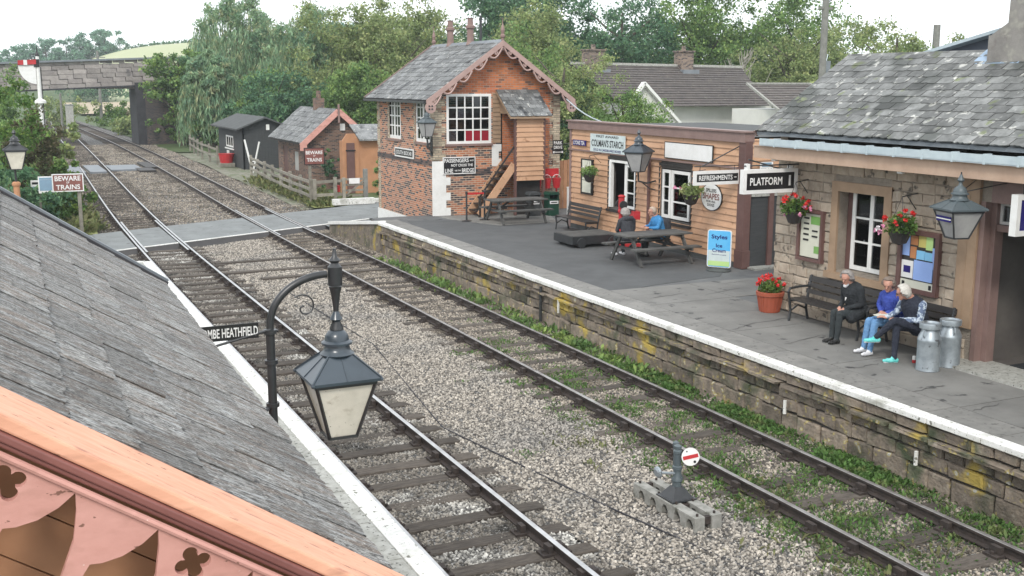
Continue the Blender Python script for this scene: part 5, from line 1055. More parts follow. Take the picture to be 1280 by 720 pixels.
def iron_bench(label, c, rz, L_, mt='dark_wood', arms=True, group='platform benches', end='black_iron'):
    """sits facing local -y ... back at +y"""
    t = thing('bench', label, 'bench', c, rz, group)
    for k in range(3): b = MB(); b.box(-L_ / 2, L_ / 2, -.20 + k * .14, -.08 + k * .14, .42, .45); b.build('seat_slat', mt, t)
    for k, z in enumerate((.56, .68, .80)): b = MB(); b.beam((-L_ / 2, .245 + k * .03, z), (L_ / 2, .245 + k * .03, z), .025, .085 if k < 2 else .11, up=(0, .2, 1)); b.build('back_slat', mt, t)
    for x in (-L_ / 2 + .05, L_ / 2 - .05):
        b = MB(); b.tube([(x, -.2, 0), (x, -.17, .2), (x, -.2, .41)], .026, 8); b.tube([(x, .26, 0), (x, .2, .25), (x, .24, .5), (x, .32, .87)], .026, 8); b.beam((x, -.21, .40), (x, .24, .40), .04, .04)
        b.tube([(x, -.17, .2), (x, 0, .3), (x, .2, .22)], .018, 6)
        if arms: b.tube([(x, -.2, .41), (x, -.24, .58), (x, -.2, .64), (x, 0, .66), (x, .26, .66)], .025, 8)
        b.build('end_frame', end, t)
    return t
iron_bench('dark slatted bench against the refreshment room, its back rail catching light', (15.85, 29.25, ZP), -math.pi / 2, 2.0, arms=False)
iron_bench('long dark bench under the station window, empty at its left half', (13.72, 15.5, ZP), -math.pi / 2, 1.95)
iron_bench('bench right of the station window with two seated women', (13.72, 13.62, ZP), -math.pi / 2, 1.5)
tr = thing('luggage_trolley', 'low black luggage trolley parked beside the picnic table', 'trolley', (14.95, 26.95, ZP), .0)
for k in range(6): b = MB(); b.box(-.72, .72, -.53 + k * .178, -.53 + k * .178 + .172, .30, .335); b.build('plank', 'picnic_wood', tr)
b = MB(); b.box(-.74, .74, -.56, -.535, .1, .325); b.box(-.74, .74, .54, .565, .1, .325); b.box(-.76, -.735, -.56, .565, .1, .325); b.box(.735, .76, -.56, .565, .1, .325); b.build('side_panel', 'black_iron', tr)
for (x, y) in ((-.5, -.585), (.5, -.585), (-.5, .59), (.5, .59)): b = MB(); b.lathe([(.13, -.025), (.14, -.02), (.14, .02), (.13, .025)], (x, y, .14), 16, axis=(0, 1, 0)); b.build('wheel', 'black_iron', tr)
b = MB(); b.tube([(.75, -.2, .2), (1.2, -.2, .2)], .02, 6); b.tube([(.75, .2, .2), (1.2, .2, .2)], .02, 6); b.tube([(1.2, -.25, .2), (1.2, .25, .2)], .02, 6); b.build('handle', 'black_iron', tr)

sc = thing('weighing_machine', 'bright red platform weighing machine with black dials against the refreshment room', 'weighing machine', (15.55, 26.1, ZP), -.2)
b = MB(); b.lathe([(.13, 0), (.13, .05), (.09, .1), (.075, .5), (.075, .95), (.1, .98), (.1, 1.04), (.085, 1.06), (.085, 1.38), (.11, 1.42), (.06, 1.46)], (0, 0, 0), 12); b.build('column', 'red_paint', sc)
b = MB(); b.box(-.06, .5, -.25, .3, .04, .12); b.box(.06, .12, -.8, -.05, .92, .97); b.tube([(.09, -.78, .6), (.09, -.78, 1.1)], .05, 8); b.box(.02, .2, -.95, -.68, .88, 1.1); b.build('arm', 'red_paint', sc)
for q in (-.16, .16): b = MB(); b.lathe([(.11, -.03), (.11, .03)], (0, q, 1.2), 14, axis=(0, 1, 0)); b.lathe([(.08, -.03), (.08, .03)], (0, q, 1.0), 14, axis=(0, 1, 0)); b.build('dial', 'black_iron', sc)
b = MB(); b.tube([(.06, -.1, 1.1), (.06, -.9, 1.12)], .02, 6); b.box(0, .1, -.75, -.5, 1.04, 1.1); b.build('beam', 'black_iron', sc)

GSD = (.02, -1.0); GSL = 1.42
# ground signal on its pierced concrete block
gs = thing('ground_signal', 'low white disc signal with a red bar on a pierced concrete block', 'signal', (7.66, 11.42, BZ - .02), math.atan2(GSD[1], GSD[0]))
Lb = GSL
for (y0, nm) in ((-.21, 0), (.05, 1)):
    hl = [(Lb / 2, .2)] + [q for k in range(5) for q in ((Lb / 2 - .04 - k * (Lb - .04) / 5, .0), (Lb / 2 - .05 - k * (Lb - .04) / 5, .09), (Lb / 2 - .09 - k * (Lb - .04) / 5, .145), (Lb / 2 - .15 - k * (Lb - .04) / 5, .145), (Lb / 2 - .185 - k * (Lb - .04) / 5, .09), (Lb / 2 - .19 - k * (Lb - .04) / 5, .0))] + [(-Lb / 2, 0), (-Lb / 2, .2)]
    b = MB(); b.prism([(Lb / 2, 0)] + hl[1:] + [(Lb / 2, .2)], y0, y0 + .15, T=lambda q: Vector((q[0], q[2], q[1] + .02))); b.build('concrete_block', 'concrete', gs, bevel=.006)
for x in (-Lb / 2 + .06, Lb / 2 - .06, -.2, .2): b = MB(); b.box(x - .03, x + .03, -.06, .05, .1, .2); b.tube([(x, -.14, .22), (x, -.14, .25)], .018, 6); b.tube([(x, .12, .22), (x, .12, .25)], .018, 6); b.build('tie_bolt', 'rust', gs)
b = MB(); b.add([(-.17, -.17, .225), (.17, -.17, .225), (.17, .17, .225), (-.17, .17, .225), (-.06, -.06, .38), (.06, -.06, .38), (.06, .06, .38), (-.06, .06, .38)], [(0, 1, 5, 4), (1, 2, 6, 5), (2, 3, 7, 6), (3, 0, 4, 7), (3, 2, 1, 0), (4, 5, 6, 7)]); b.box(-.19, .19, -.19, .19, .222, .24); b.build('pedestal', 'black_iron', gs)
b = MB(); b.lathe([(.062, .36), (.062, .44), (.072, .45), (.072, .48), (.055, .5), (.052, .60), (.066, .61), (.066, .65), (.048, .66), (.046, .82), (.058, .83), (.058, .86), (.04, .875), (.05, .90), (.05, .925), (.02, .94)], (0, 0, 0), 14); b.build('post', 'lamp_grey', gs, smooth=True)
b = MB(); b.lathe([(.035, .55), (.035, .86), (.045, .87), (.045, .92), (.02, .94)], (-.13, .06, 0), 10); b.tube([(.0, .0, .7), (-.13, .06, .7)], .02, 6); b.tube([(0, 0, .56), (-.10, .1, .5), (-.1, .14, .42)], .03, 6); b.build('lamp_stem', 'lamp_grey', gs)
nv = Matrix.Rotation(-math.atan2(GSD[1], GSD[0]), 3, 'Z') @ Vector((-.35, -.9, .12))
b = MB(); b.lathe([(.118, -.006), (.118, .006)], (0, 0, 0), 28); d = b.build('disc', 'sign_white', gs); d.location = tuple(Matrix.Rotation(-math.atan2(GSD[1], GSD[0]), 3, 'Z') @ Vector((.11, -.13, 0)) + Vector((0, 0, .80))); d.rotation_euler = nv.to_track_quat('Z', 'Y').to_euler()
b = MB(); b.box(-.10, .10, -.024, .024, .007, .010); e_ = b.build('red_bar', 'red_paint', d); e_.rotation_euler = (0, 0, .2)
b = MB(); b.lathe([(.018, .007), (.018, .011)], (.055, -.065, 0), 10); b.lathe([(.01, .007), (.01, .010)], (-.05, .07, 0), 8); b.build('lamp_hole', 'sign_black', d)
wv = Matrix.Rotation(-math.atan2(GSD[1], GSD[0]), 3, 'Z') @ Vector((-.3, .0, 0))
b = MB(); b.tube([(0, 0, .55), tuple(wv * .9 + Vector((0, 0, .60)))], .018, 8); b.lathe([(.05, -.03), (.075, -.01), (.075, .02), (.04, .035)], tuple(wv * 1.0 + Vector((0, 0, .61))), 14, axis=tuple(-wv + Vector((0, 0, .05)))); b.build('counterweight', 'churn_metal', gs)
b = MB(); b.tube([(7.9, 7.4, -.17), (6.9, 12, -.165), (6.2, 16, -.165), (7.0, 22, -.165), (6.8, 29, -.16)], .012, 5); tag(b.build('cable', 'soot'), 'thin black cable lying on the ballast between the two tracks', 'cable')

# ============================================================ signs on posts and small platform things
def post_sign(label, x, y, z0, z1, sx, sz, w, h, txt, side=None, mt='fence_wood'):
    t = sign('warning_sign', label, 'sign', (x + sx, y, sz), (1, 0, 0), w, h, 'maroon_mould', 'sign_white', txt, .035, th=.04)
    b = MB(); b.box(-sx - .06, -sx + .06, .03, .14, z0 - sz, z1 - sz); b.build('post', mt, t); return t
tt = post_sign('beware of trains board on a wooden post by the crossing, blue panel behind', 2.62, 41.2, -.3, 1.85, -.35, 1.9, 1.02, .62, [('BEWARE', 0, .15, .17, .84, 'sign_white'), ('OF', 0, .01, .07, .1, 'sign_white'), ('TRAINS', 0, -.15, .17, .78, 'sign_white')])
b = MB(); b.box(-.95, -.35, .03, .05, -.34, .24); b.build('back_panel', 'sign_white', tt); b = MB(); b.box(-.91, -.5, .02, .03, -.25, .12); b.box(-.91, -.5, .02, .03, .13, .2); b.build('blue_panel', 'sign_blue', tt)
tt = sign('warning_sign', 'small white and blue notice in the hedge beside the orange lamp post', 'sign', (1.42, 43.2, 1.65), (1, 0, 0), .56, .42, 'sign_white', 'sign_white', [], .03, th=.03, extra=lambda t_, M_, th_: (MB().box(-.24, .24, .012, .016, .06, .14, T=M_).build('black_band', 'sign_black', t_), MB().box(-.22, .22, .012, .016, -.16, -.02, T=M_).build('blue_band', 'sign_blue', t_)))
b = MB(); b.box(-.04, .04, .02, .08, -2.0, .2); b.build('post', 'fence_wood', tt)
tt = post_sign('black beware of trains board on the fence by the brick hut', 13.1, 49.6, -.1, 2.2, .2, 2.02, .95, .78, [('BEWARE', 0, .17, .16, .78, 'sign_white'), ('OF', 0, 0.02, .06, .1, 'sign_white'), ('TRAINS', 0, -.16, .17, .7, 'sign_white')])
tt.children[0].data = tt.children[0].data.copy(); tt.children[0].data.materials[0] = mm('sign_black')
tt = sign('hanging_sign', 'black cigarette advertisement with white letters beyond the refreshment room corner', 'sign', (16.12, 31.0, 3.35), (1, 0, 0), .40, .46, 'sign_black', None, [('PARK', 0, .13, .1, .3, 'sign_white'), ('DRIVE', 0, -.01, .1, .3, 'sign_white')], th=.03,
          extra=lambda t_, M_, th_: MB().box(-.15, .15, .012, .016, -.17, -.15, T=M_).box(-.18, -.12, .012, .016, -.19, -.13, T=M_).box(.12, .18, .012, .016, -.19, -.13, T=M_).build('bar', 'sign_white', t_))
b = MB(); b.tube([(.2, 0, .1), (.35, -.1, .1), (.35, -.36, .1)], .012, 5); b.build('bracket', 'black_iron', tt)
# stanchions with a red belt
for i, (x, y, lb) in enumerate(((13.92, 33.22, 'black barrier post with a red belt, left of the pair by the signal box'), (14.6, 33.3, 'black barrier post on a round base, nearer the stair of the pair'))):
    t = thing('barrier_post', lb, 'barrier post', (x, y, ZP + .01), group='barrier posts')
    b = MB(); b.lathe([(.17, 0), (.17, .015), (.05, .04), (.03, .05), (.03, .88), (.04, .89), (.04, .96), (.03, .98)], (0, 0, 0), 12); b.build('post', 'black_iron', t)
    if i == 0: b = MB(); b.box(.0, .66, .06, .08, .86, .92); b.build('belt', 'red_paint', t)
# things stacked by the stair and beyond the bench
def bin_(label, c, mt, rz=0, lab=True):
    t = thing('litter_bin', label, 'bin', c, rz, 'litter bins'); t.scale = (.8, .8, .86); b = MB(); b.box(-.24, .24, -.24, .24, 0, .62); b.box(-.26, .26, -.26, .26, .62, .66); b.box(-.24, -.2, -.24, .24, .66, .84); b.box(.2, .24, -.24, .24, .66, .84); b.box(-.2, .2, .2, .24, .66, .84); b.build('body', mt, t)
    b = MB(); b.prism([(-.28, .84), (.28, .84), (.2, .95), (-.2, .95)], -.27, .27, T=lambda q: Vector((q[0], q[2], q[1]))); b.build('lid', mt, t)
    b = MB(); b.box(-.2, .2, -.262, -.245, .48, .6); b.build('plate', 'sign_white', t); b = MB(); b.box(-.15, .15, -.268, -.263, .52, .56); b.build('plate_lettering', 'sign_black', t); return t
bin_('green litter bin with a white label plate, beside the stair', (17.25, 33.6, ZP), 'green_paint'); bin_('dark grey litter bin with a white label plate, left of the green one', (16.62, 33.75, ZP), 'dark_shed')
t = thing('fire_bucket_rack', 'rack of red fire buckets on the far wall beside the signal box', 'fire buckets', (17.5, 34.6, ZP + .80))
b = MB(); b.box(-.55, .55, 0, .06, .45, .72); b.build('back_board', 'red_paint', t)
for k in (-.38, .0, .38): b = MB(); b.lathe([(.11, .05), (.16, .38), (.165, .4), (.15, .4)], (k, -.16, 0), 12); b.build('bucket', 'red_paint', t); b = MB(); b.lathe([(.13, .37), (.14, .39)], (k, -.16, .0), 12); b.tube([(k + .15 * math.cos(a), -.16, .4 + .12 * math.sin(a)) for a in np.linspace(0, math.pi, 7)], .01, 5); b.build('handle', 'sign_white', t)
b = MB(); b.box(-.5, -.45, 0, .05, -.78, .45); b.box(.45, .5, 0, .05, -.78, .45); b.build('stand', 'red_paint', t)
t = thing('wooden_fence', 'short tan close-boarded fence between the signal box and refreshment room', 'fence', (18.95, 35.3, ZP))
for k in range(12): b = MB(); b.box(-1.1 + k * .19, -1.1 + k * .19 + .165, 0, .03, 0, 1.75 + random.uniform(-.03, .03)); b.build('board', 'ochre_wood', t)
b = MB(); b.box(-1.1, 1.2, .03, .08, .3, .4); b.box(-1.1, 1.2, .03, .08, 1.3, 1.4); b.build('rail', 'fence_wood', t)
t = thing('display_crate', 'blue and red display box with a white top behind the dark bench', 'crate', (17.55, 31.9, ZP))
b = MB(); b.box(-.3, .3, -.3, .3, 0, .1); b.box(-.3, -.26, -.3, .3, .1, .95); b.box(.26, .3, -.3, .3, .1, .95); b.build('body', 'red_paint', t); b = MB(); b.box(-.26, .26, -.2, .28, .1, .82); b.ball((-.1, -.22, .7), .12, 8); b.ball((.12, -.22, .68), .1, 8); b.build('contents', 'blue_plastic', t); b = MB(); b.box(-.33, .33, -.33, .33, .95, 1.03); b.box(-.25, .25, -.31, -.29, .15, .3); b.build('lid', 'sign_white', t)
t = thing('marker_post', 'thin white wooden post beside the green litter bin', 'post', (17.75, 33.3, ZP)); b = MB(); b.box(-.04, .04, -.04, .04, 0, .95); b.build('shaft', 'white_paint', t); b = MB(); b.box(-.05, .05, -.05, .05, .95, .98); b.build('cap', 'white_paint', t)
# ice cream swing sign
t = thing('pavement_sign', 'bright blue ice cream pavement sign at the corner of the refreshment room', 'sign', (15.72, 21.75, ZP), -.95)
b = MB()
def rr(w, h, r): return [(sx * (w / 2 - r) + r * math.cos(a), sy * (h / 2 - r) + r * math.sin(a)) for sx, sy, a0 in ((1, 1, 0), (-1, 1, math.pi / 2), (-1, -1, math.pi), (1, -1, 1.5 * math.pi)) for a in np.linspace(a0, a0 + math.pi / 2, 5)]
b.prism(rr(.60, .92, .06), -.02, .02, T=lambda q: Vector((q[0], -q[2], q[1] + .54))); b.build('panel_edge', 'sign_white', t)
b = MB(); b.prism(rr(.56, .88, .05), .021, .024, T=lambda q: Vector((q[0], -q[2], q[1] + .54))); b.build('blue_print', 'bright_blue', t)
b = MB(); b.box(-.27, .27, -.028, -.0245, .12, .24); b.build('green_print', 'lime', t); b = MB(); b.box(-.27, .27, -.028, -.0245, .24, .5); b.build('pale_print', 'sign_pale', t)
for (s_, v, h, w_) in (('Styles', .82, .13, .4), ('Ice', .62, .09, .16), ('Cream', .5, .09, .34), ('farmhouse', .40, .025, .36)): lettering(s_, (0, -.030, v), (1, 0, 0), (0, 0, 1), h, 'navy_enamel', t, width=w_)
b = MB(); b.lathe([(.3, 0), (.3, .03), (.1, .06)], (0, 0, 0), 16); b.box(-.28, .28, -.02, .02, .05, .09); b.build('base', 'felt', t)
# milk churns and can
def churn(label, x, y, rz):
    t = thing('milk_churn', label, 'milk churn', (x, y, ZP), rz, 'milk churns')
    b = MB(); b.lathe([(.175, 0), (.185, .02), (.18, .04), (.18, .48), (.187, .5), (.18, .52), (.17, .56), (.135, .63), (.125, .66), (.125, .68)], (0, 0, 0), 20); b.build('body', 'churn_metal', t, smooth=True)
    b = MB(); b.lathe([(.13, .675), (.165, .69), (.17, .76), (.165, .775), (.14, .775), (.12, .75), (.04, .74)], (0, 0, 0), 20); b.build('lid', 'churn_metal', t, smooth=True)
    for s_ in (-1, 1): b = MB(); b.tube([(s_ * .165, 0, .55), (s_ * .21, 0, .6), (s_ * .20, 0, .67), (s_ * .13, 0, .67)], .012, 6); b.build('handle', 'churn_metal', t)
churn('silver milk churn standing in front at the end of the bench', 13.13, 12.55, .3); churn('silver milk churn standing behind, against the doorway pier', 13.62, 12.60, 1.1)
t = thing('drink_can', 'small red and white drinks can on the paving beside the front churn', 'drinks can', (13.28, 12.98, ZP)); b = MB(); b.lathe([(.03, 0), (.033, .01), (.033, .06)], (0, 0, 0), 12); b.build('red_half', 'red_paint', t); b = MB(); b.lathe([(.033, .06), (.033, .11), (.028, .12)], (0, 0, 0), 12); b.build('white_half', 'sign_white', t)
# flowers
def flowers(par, c, r, n_leaf, blooms, seed, squash=.7, leaf='leaf_bright', fol='foliage'):
    V = leaves([c], [r], n_leaf, r * .26, squash, .35, .7, .2, seed); tag(quads_obj(fol, V, leaf, par))
    g_ = random.Random(seed)
    for (mt_, k, dz, sx) in blooms:
        cs_ = []
        for _ in range(k):
            a, e = g_.uniform(0, 6.28), g_.uniform(-.2, 1.3); cs_.append((c[0] + r * 1.0 * math.cos(a) * math.cos(e) * .95, c[1] + sx * r * .5 + r * 1.0 * math.sin(a) * math.cos(e), c[2] + r * squash * math.sin(e) + dz))
        tag(quads_obj('blossom', leaves(cs_, [r * .15] * k, 16, r * .16, 1, .2, .9, 0, seed + 3), mt_, par))
def basket(label, c, r, blooms, seed, wallx, leaf='leaf_bright', nl=420):
    t = thing('hanging_basket', label, 'hanging basket', c, 0, 'hanging baskets')
    b = MB(); b.lathe([(.02, -.30 * r / .3), (r * .4, -.26 * r / .3), (r * .62, -.1 * r / .3), (r * .66, -.04)], (0, 0, -.02), 12); b.build('basket', 'dark_wood', t)
    b = MB(); dx = wallx - c[0]
    for a in (0, 2.1, 4.2): b.tube([(r * .6 * math.cos(a), r * .6 * math.sin(a), -.02), (0, 0, .5)], .004, 4)
    b.tube([(0, 0, .5), (dx, 0, .55)], .01, 5); b.tube([(dx, 0, .25), (dx * .3, 0, .52)], .008, 5); b.build('bracket', 'black_iron', t)
    flowers(t, (0, 0, .02), r, nl, blooms, seed, leaf=leaf)
basket('red and pink geranium hanging basket, left of the station window', (13.78, 16.72, 2.98), .29, [('petal_red', 16, .05, 0), ('petal_pink', 7, -.12, -.8)], 1, 14.1)
basket('red geranium hanging basket with white and pink blooms, right of the station window', (13.75, 13.95, 2.96), .30, [('petal_red', 10, .06, 0), ('petal_white', 3, -.12, 1.2), ('petal_pink', 3, -.14, 1.3)], 2, 14.1)
basket('green hanging basket by the left end of the refreshment room', (15.98, 28.7, 2.72), .28, [('petal_white', 2, 0, 0)], 3, 16.4, 'leaf_mid')
basket('leafy hanging basket with a few pink flowers by the oval sign', (15.95, 23.35, 2.62), .33, [('petal_pink', 4, .05, 1)], 4, 16.4, 'leaf_olive')
t = thing('flower_pot', 'ribbed terracotta pot of red geraniums at the corner of the station', 'flower pot', (13.75, 17.3, ZP))
b = MB(); b.lathe([(.19, 0), (.2, .02), (.25, .33), (.275, .34), (.28, .41), (.25, .42), (.24, .38)], (0, 0, 0), 20)
for k in range(20): a = 2 * math.pi * k / 20; b.beam((.195 * math.cos(a), .195 * math.sin(a), .02), (.252 * math.cos(a), .252 * math.sin(a), .33), .02, .02)
b.build('pot', 'terracotta', t); flowers(t, (0, 0, .5), .27, 420, [('petal_red', 20, .07, 0)], 9, .6)
# ============================================================ people
DG = None
def person(label, c, yaw, segs, hair, hair_pts, mats, group=None, extra=None):
    """segs: list of (p0, p1, r0, r1, material index) in a frame facing -y; one continuous remeshed body"""
    t = thing('person', label, 'person', c, yaw, group); t.scale = (1.04, 1.04, 1.04); b = MB()
    for (p, q, r0, r1, mi) in segs:
        p, q = Vector(p), Vector(q); n = 12
        if (q - p).length > 1e-4:
            m_ = 5; pts = [p + (q - p) * k / m_ for k in range(m_ + 1)]; b.tube(pts, [r0 + (r1 - r0) * k / m_ for k in range(m_ + 1)], n)
        b.ball(tuple(p), r0, n)
        b.ball(tuple(q), r1, n)
    me = bpy.data.meshes.new('body'); me.from_pydata(b.v, [], b.f); o = bpy.data.objects.new('body', me); COL.objects.link(o)
    md = o.modifiers.new('r', 'REMESH'); md.mode = 'VOXEL'; md.voxel_size = .0085; sm_ = o.modifiers.new('s', 'SMOOTH'); sm_.iterations = 3; sm_.factor = .5
    dg = bpy.context.evaluated_depsgraph_get(); dg.update(); m2 = bpy.data.meshes.new_from_object(o.evaluated_get(dg)); o.modifiers.clear(); o.data = m2; o.parent = t; m2.name = 'body'
    m2.materials.clear()
    for q in mats: m2.materials.append(mm(q))
    n = len(m2.vertices); co = np.empty(n * 3, np.float32); m2.vertices.foreach_get('co', co); co = co.reshape(-1, 3)
    nf = len(m2.polygons); cen = np.empty(nf * 3, np.float32); m2.polygons.foreach_get('center', cen); cen = cen.reshape(-1, 3)
    best = np.full(nf, 9.); idx = np.zeros(nf, np.int32)
    for (p, q, r0, r1, mi) in segs:
        p, q = np.array(p, float), np.array(q, float); d = q - p; L2 = max(d @ d, 1e-9); s_ = np.clip(((cen - p) @ d) / L2, 0, 1); dist = np.linalg.norm(cen - (p + s_[:, None] * d), axis=1) - (r0 + (r1 - r0) * s_)
        w = dist < best; best[w] = dist[w]; idx[w] = mi
    m2.polygons.foreach_set('material_index', idx); m2.polygons.foreach_set('use_smooth', [True] * nf)
    # cloth creases
    rg = np.random.default_rng(3); nrm = np.empty(n * 3, np.float32); m2.vertices.foreach_get('normal', nrm); nrm = nrm.reshape(-1, 3)
    w_ = np.sin(co[:, 0] * 61 + 3 * np.sin(co[:, 2] * 40)) * np.sin(co[:, 2] * 55 + 4 * np.sin(co[:, 1] * 37)) * .0042
    hz = max(s_[1][2] for s_ in segs[:1]); w_ = np.where(np.linalg.norm(co - np.array(hair_pts[0]), axis=1) < .17, 0, w_)
    co = co + nrm * w_[:, None]; m2.vertices.foreach_set('co', co.astype(np.float32).ravel()); m2.update()
    # hair: shell over the back and crown of the head, broken up
    hb = MB(); hc = Vector(hair_pts[0]); fd = Vector(hair_pts[1]).normalized(); rr_h = hair_pts[2]; length = hair_pts[3]
    rr_h *= 1.07; hb.ball((0, 0, 0), rr_h, 26); vs = []
    for (x, y, z) in hb.v:
        v = Vector((x, y, z)); d = v.normalized(); fr = d.dot(fd); r_ = rr_h * (1 + .05 * math.sin(x * 150 + z * 40) * math.cos(z * 130 + y * 60))
        if fr > .42 and d.z < .5: r_ *= .62
        elif d.z < -.35 and fr > -.1: r_ *= .7
        if d.z < -.2 and fr < 0: r_ *= 1 + length
        vs.append(tuple(hc + d * r_ + fd * -.012 + Vector((0, 0, .012))))
    hb.v = vs; hb.build('hair', hair, t, smooth=True)
    rt = fd.cross(Vector((0, 0, 1))).normalized()
    for s_ in (-1, 1):
        e = MB(); e.ball(tuple(hc + fd * .088 + rt * .032 * s_ + Vector((0, 0, -.004))), .0065, 6); e.build('eye', 'sign_black', t)
    e = MB(); e.beam(hc + fd * .094 + rt * -.022 + Vector((0, 0, -.056)), hc + fd * .094 + rt * .022 + Vector((0, 0, -.056)), .01, .008); e.build('mouth', 'maroon_mould', t)
    if extra: extra(t, hc, fd, rt)
    return t
def hand(wr, tip_dir, palm_n, mi, side=1, curl=.5, k=1.0):
    """palm, four fingers of unequal length with a knuckle bend, and a thumb off the side"""
    wr, d, nrm = Vector(wr), Vector(tip_dir).normalized(), Vector(palm_n).normalized(); sd_ = d.cross(nrm).normalized() * side; out = []
    for q in (-.026, 0, .026): out.append((wr + sd_ * q * .6, wr + d * .075 + sd_ * q, .015, .013, mi))
    for i, (q, ln) in enumerate(((-.034, .055), (-.012, .068), (.011, .063), (.032, .048))):
        a = wr + d * .078 + sd_ * q; m_ = a + (d + nrm * curl * .5).normalized() * ln * .55 + sd_ * q * .15; e = m_ + (d + nrm * curl * 1.6).normalized() * ln * .5; out += [(a, m_, .0095, .009, mi), (m_, e, .009, .0075, mi)]
    a = wr + d * .025 - sd_ * .03; m_ = a + (d * .7 - sd_ * .8 + nrm * .3).normalized() * .035; out += [(a, m_, .012, .0105, mi), (m_, m_ + (d + nrm * .5).normalized() * .028, .0105, .008, mi)]
    return out
def head_segs(c, fd, mi, tilt=0):
    c, fd = Vector(c), Vector(fd).normalized(); rt = fd.cross(Vector((0, 0, 1))).normalized(); up = rt.cross(fd)
    return [(c - fd * .018 + up * .03, c - fd * .018 + up * .03, .088, .088, mi), (c + fd * .02 + up * .02, c + fd * .035 - up * .065, .068, .045, mi), (c + fd * .085 + up * .0, c + fd * .103 - up * .027, .009, .015, mi), (c + fd * .055 - up * .088, c + fd * .055 - up * .09, .03, .03, mi),
            (c + rt * .085 + up * .005, c + rt * .086 - up * .03, .014, .010, mi), (c - rt * .085 + up * .005, c - rt * .086 - up * .03, .014, .010, mi), (c + fd * .078 + rt * .03 + up * .02, c + fd * .078 - rt * .03 + up * .02, .012, .012, mi)]
def seated(sc=1.0, lean=.1, head_fd=(0, -1, -.1), knees=None, ankles=None, hands=None, jacket=0, trouser=1, skin=2, shoe=3, sleeve=None, collar=None, bulk=1.0, head_drop=0.0, socks=None, headoff=(0, 0)):
    S = []; V = Vector; sleeve = jacket if sleeve is None else sleeve
    P = V((0, .02, .54)); C_ = P + V((0, -lean, .34)); Nk = C_ + V((0, -lean * .5, .12)); H = Nk + V((headoff[0], -lean * .5 - .02 + headoff[1], .135 - head_drop))
    S += [(P + V((-.08, 0, 0)), P + V((.08, 0, 0)), .125 * bulk, .125 * bulk, jacket), (P, C_, .15 * bulk, .15 * bulk, jacket), (P + V((-.05, 0, .05)), C_ + V((-.07, 0, 0)), .115 * bulk, .115 * bulk, jacket), (P + V((.05, 0, .05)), C_ + V((.07, 0, 0)), .115 * bulk, .115 * bulk, jacket)]
    S += [(C_ + V((-.10, .01, .07)), C_ + V((.10, .01, .07)), .085, .085, jacket), (C_ + V((-.15, 0, .055)), C_ + V((.15, 0, .055)), .065 * bulk, .065 * bulk, jacket)]
    S += [(C_ + V((0, 0, .1)), Nk + V((0, 0, .05)), .052, .048, skin if collar is None else collar), (Nk + V((0, 0, .03)), H + V((0, .01, -.06)), .047, .05, skin)] + head_segs(H, head_fd, skin)
    for i, s_ in enumerate((-1, 1)):
        hip = P + V((s_ * .09, -.02, -.02)); k = V(knees[i]) if knees else V((s_ * .11, -.44, .52)); a = V(ankles[i]) if ankles else V((s_ * .12, -.46, .10))
        S += [(hip, k, .088 * bulk, .062, trouser), (k, k + (a - k) * .35, .062, .058, trouser), (k + (a - k) * .35, a, .058, .043, trouser)]
        if socks is not None: S.append((a + (k - a) * .16, a, .044, .038, socks))
    for i, s_ in enumerate((-1, 1)):
        sh_ = C_ + V((s_ * .185, 0, .045)); el, wr, hd, pn = [V(q) for q in hands[i]]
        S += [(sh_, el, .062 * bulk, .048, sleeve), (el, wr + (el - wr) * .1, .046, .036, sleeve), (wr + (el - wr) * .12, wr, .027, .024, skin)] + [(Vector(a_), Vector(b_), r0, r1, m_) for a_, b_, r0, r1, m_ in hand(wr, hd, pn, skin, -s_)]
    return S, H
def shoes(S, ankles, dirs, mi, sole=None):
    for a, d in zip(ankles, dirs):
        a, d = Vector(a), Vector(d).normalized(); up = Vector((0, 0, 1)); b0 = a - up * .045
        S += [(b0 - d * .04, b0 + d * .10, .038, .036, mi), (b0 + d * .10, b0 + d * .165, .036, .026, mi), (a, b0 + d * .05, .04, .035, mi)]
        if sole is not None: S += [(b0 - d * .045 - up * .022, b0 + d * .16 - up * .022, .026, .022, sole)]
BX = 13.66
# woman in black, upright-ish, hands between her knees
kn = [(-.07, -.42, .52), (.07, -.42, .52)]; an = [(-.085, -.43, .09), (.055, -.45, .09)]
S, H = seated(lean=.13, head_fd=(.28, -1, -.42), knees=kn, ankles=an, hands=[((-.22, -.10, .68), (-.05, -.33, .60), (.3, -.6, -.6), (0, .3, -1)), ((.22, -.10, .68), (.05, -.33, .60), (-.3, -.6, -.6), (0, .3, -1))], head_drop=.02, bulk=1.14)
shoes(S, an, [(-.1, -1, 0), (.05, -1, 0)], 3); S.append((Vector((0, -.28, .98)), Vector((0, -.22, 1.05)), .035, .04, 4)); S.append((Vector((0, -.245, .9)), Vector((0, -.22, 1.0)), .03, .05, 4)) if False else None
for s_ in (-1, 1): S += [(Vector((s_ * .1, -.0, .55)), Vector((s_ * .13, -.22, .45)), .12, .1, 0)]
person('grey-haired woman in a black coat sitting alone at the middle of the benches', (13.50, 14.60, ZP), -math.pi / 2, S, 'hair_grey', (H, (.28, -1, -.42), .112, .16), ['cloth_black', 'cloth_trouser', 'skin', 'shoe_black', 'shoe_white'],
       extra=lambda t, hc, fd, rt: MB().prism([(-.07, .0), (-.045, .02), (0, -.19), (.045, .02), (.07, .0), (0, -.25)], -.006, .006, T=lambda q: Vector((hc.x * .3 + q[0], hc.y + .075 - .0 + q[1] * .12 - .012 + q[2] - (.035 if abs(q[0]) < .01 else 0), hc.z - .19 + q[1] * .8))).build('white_collar', 'sign_white', t))
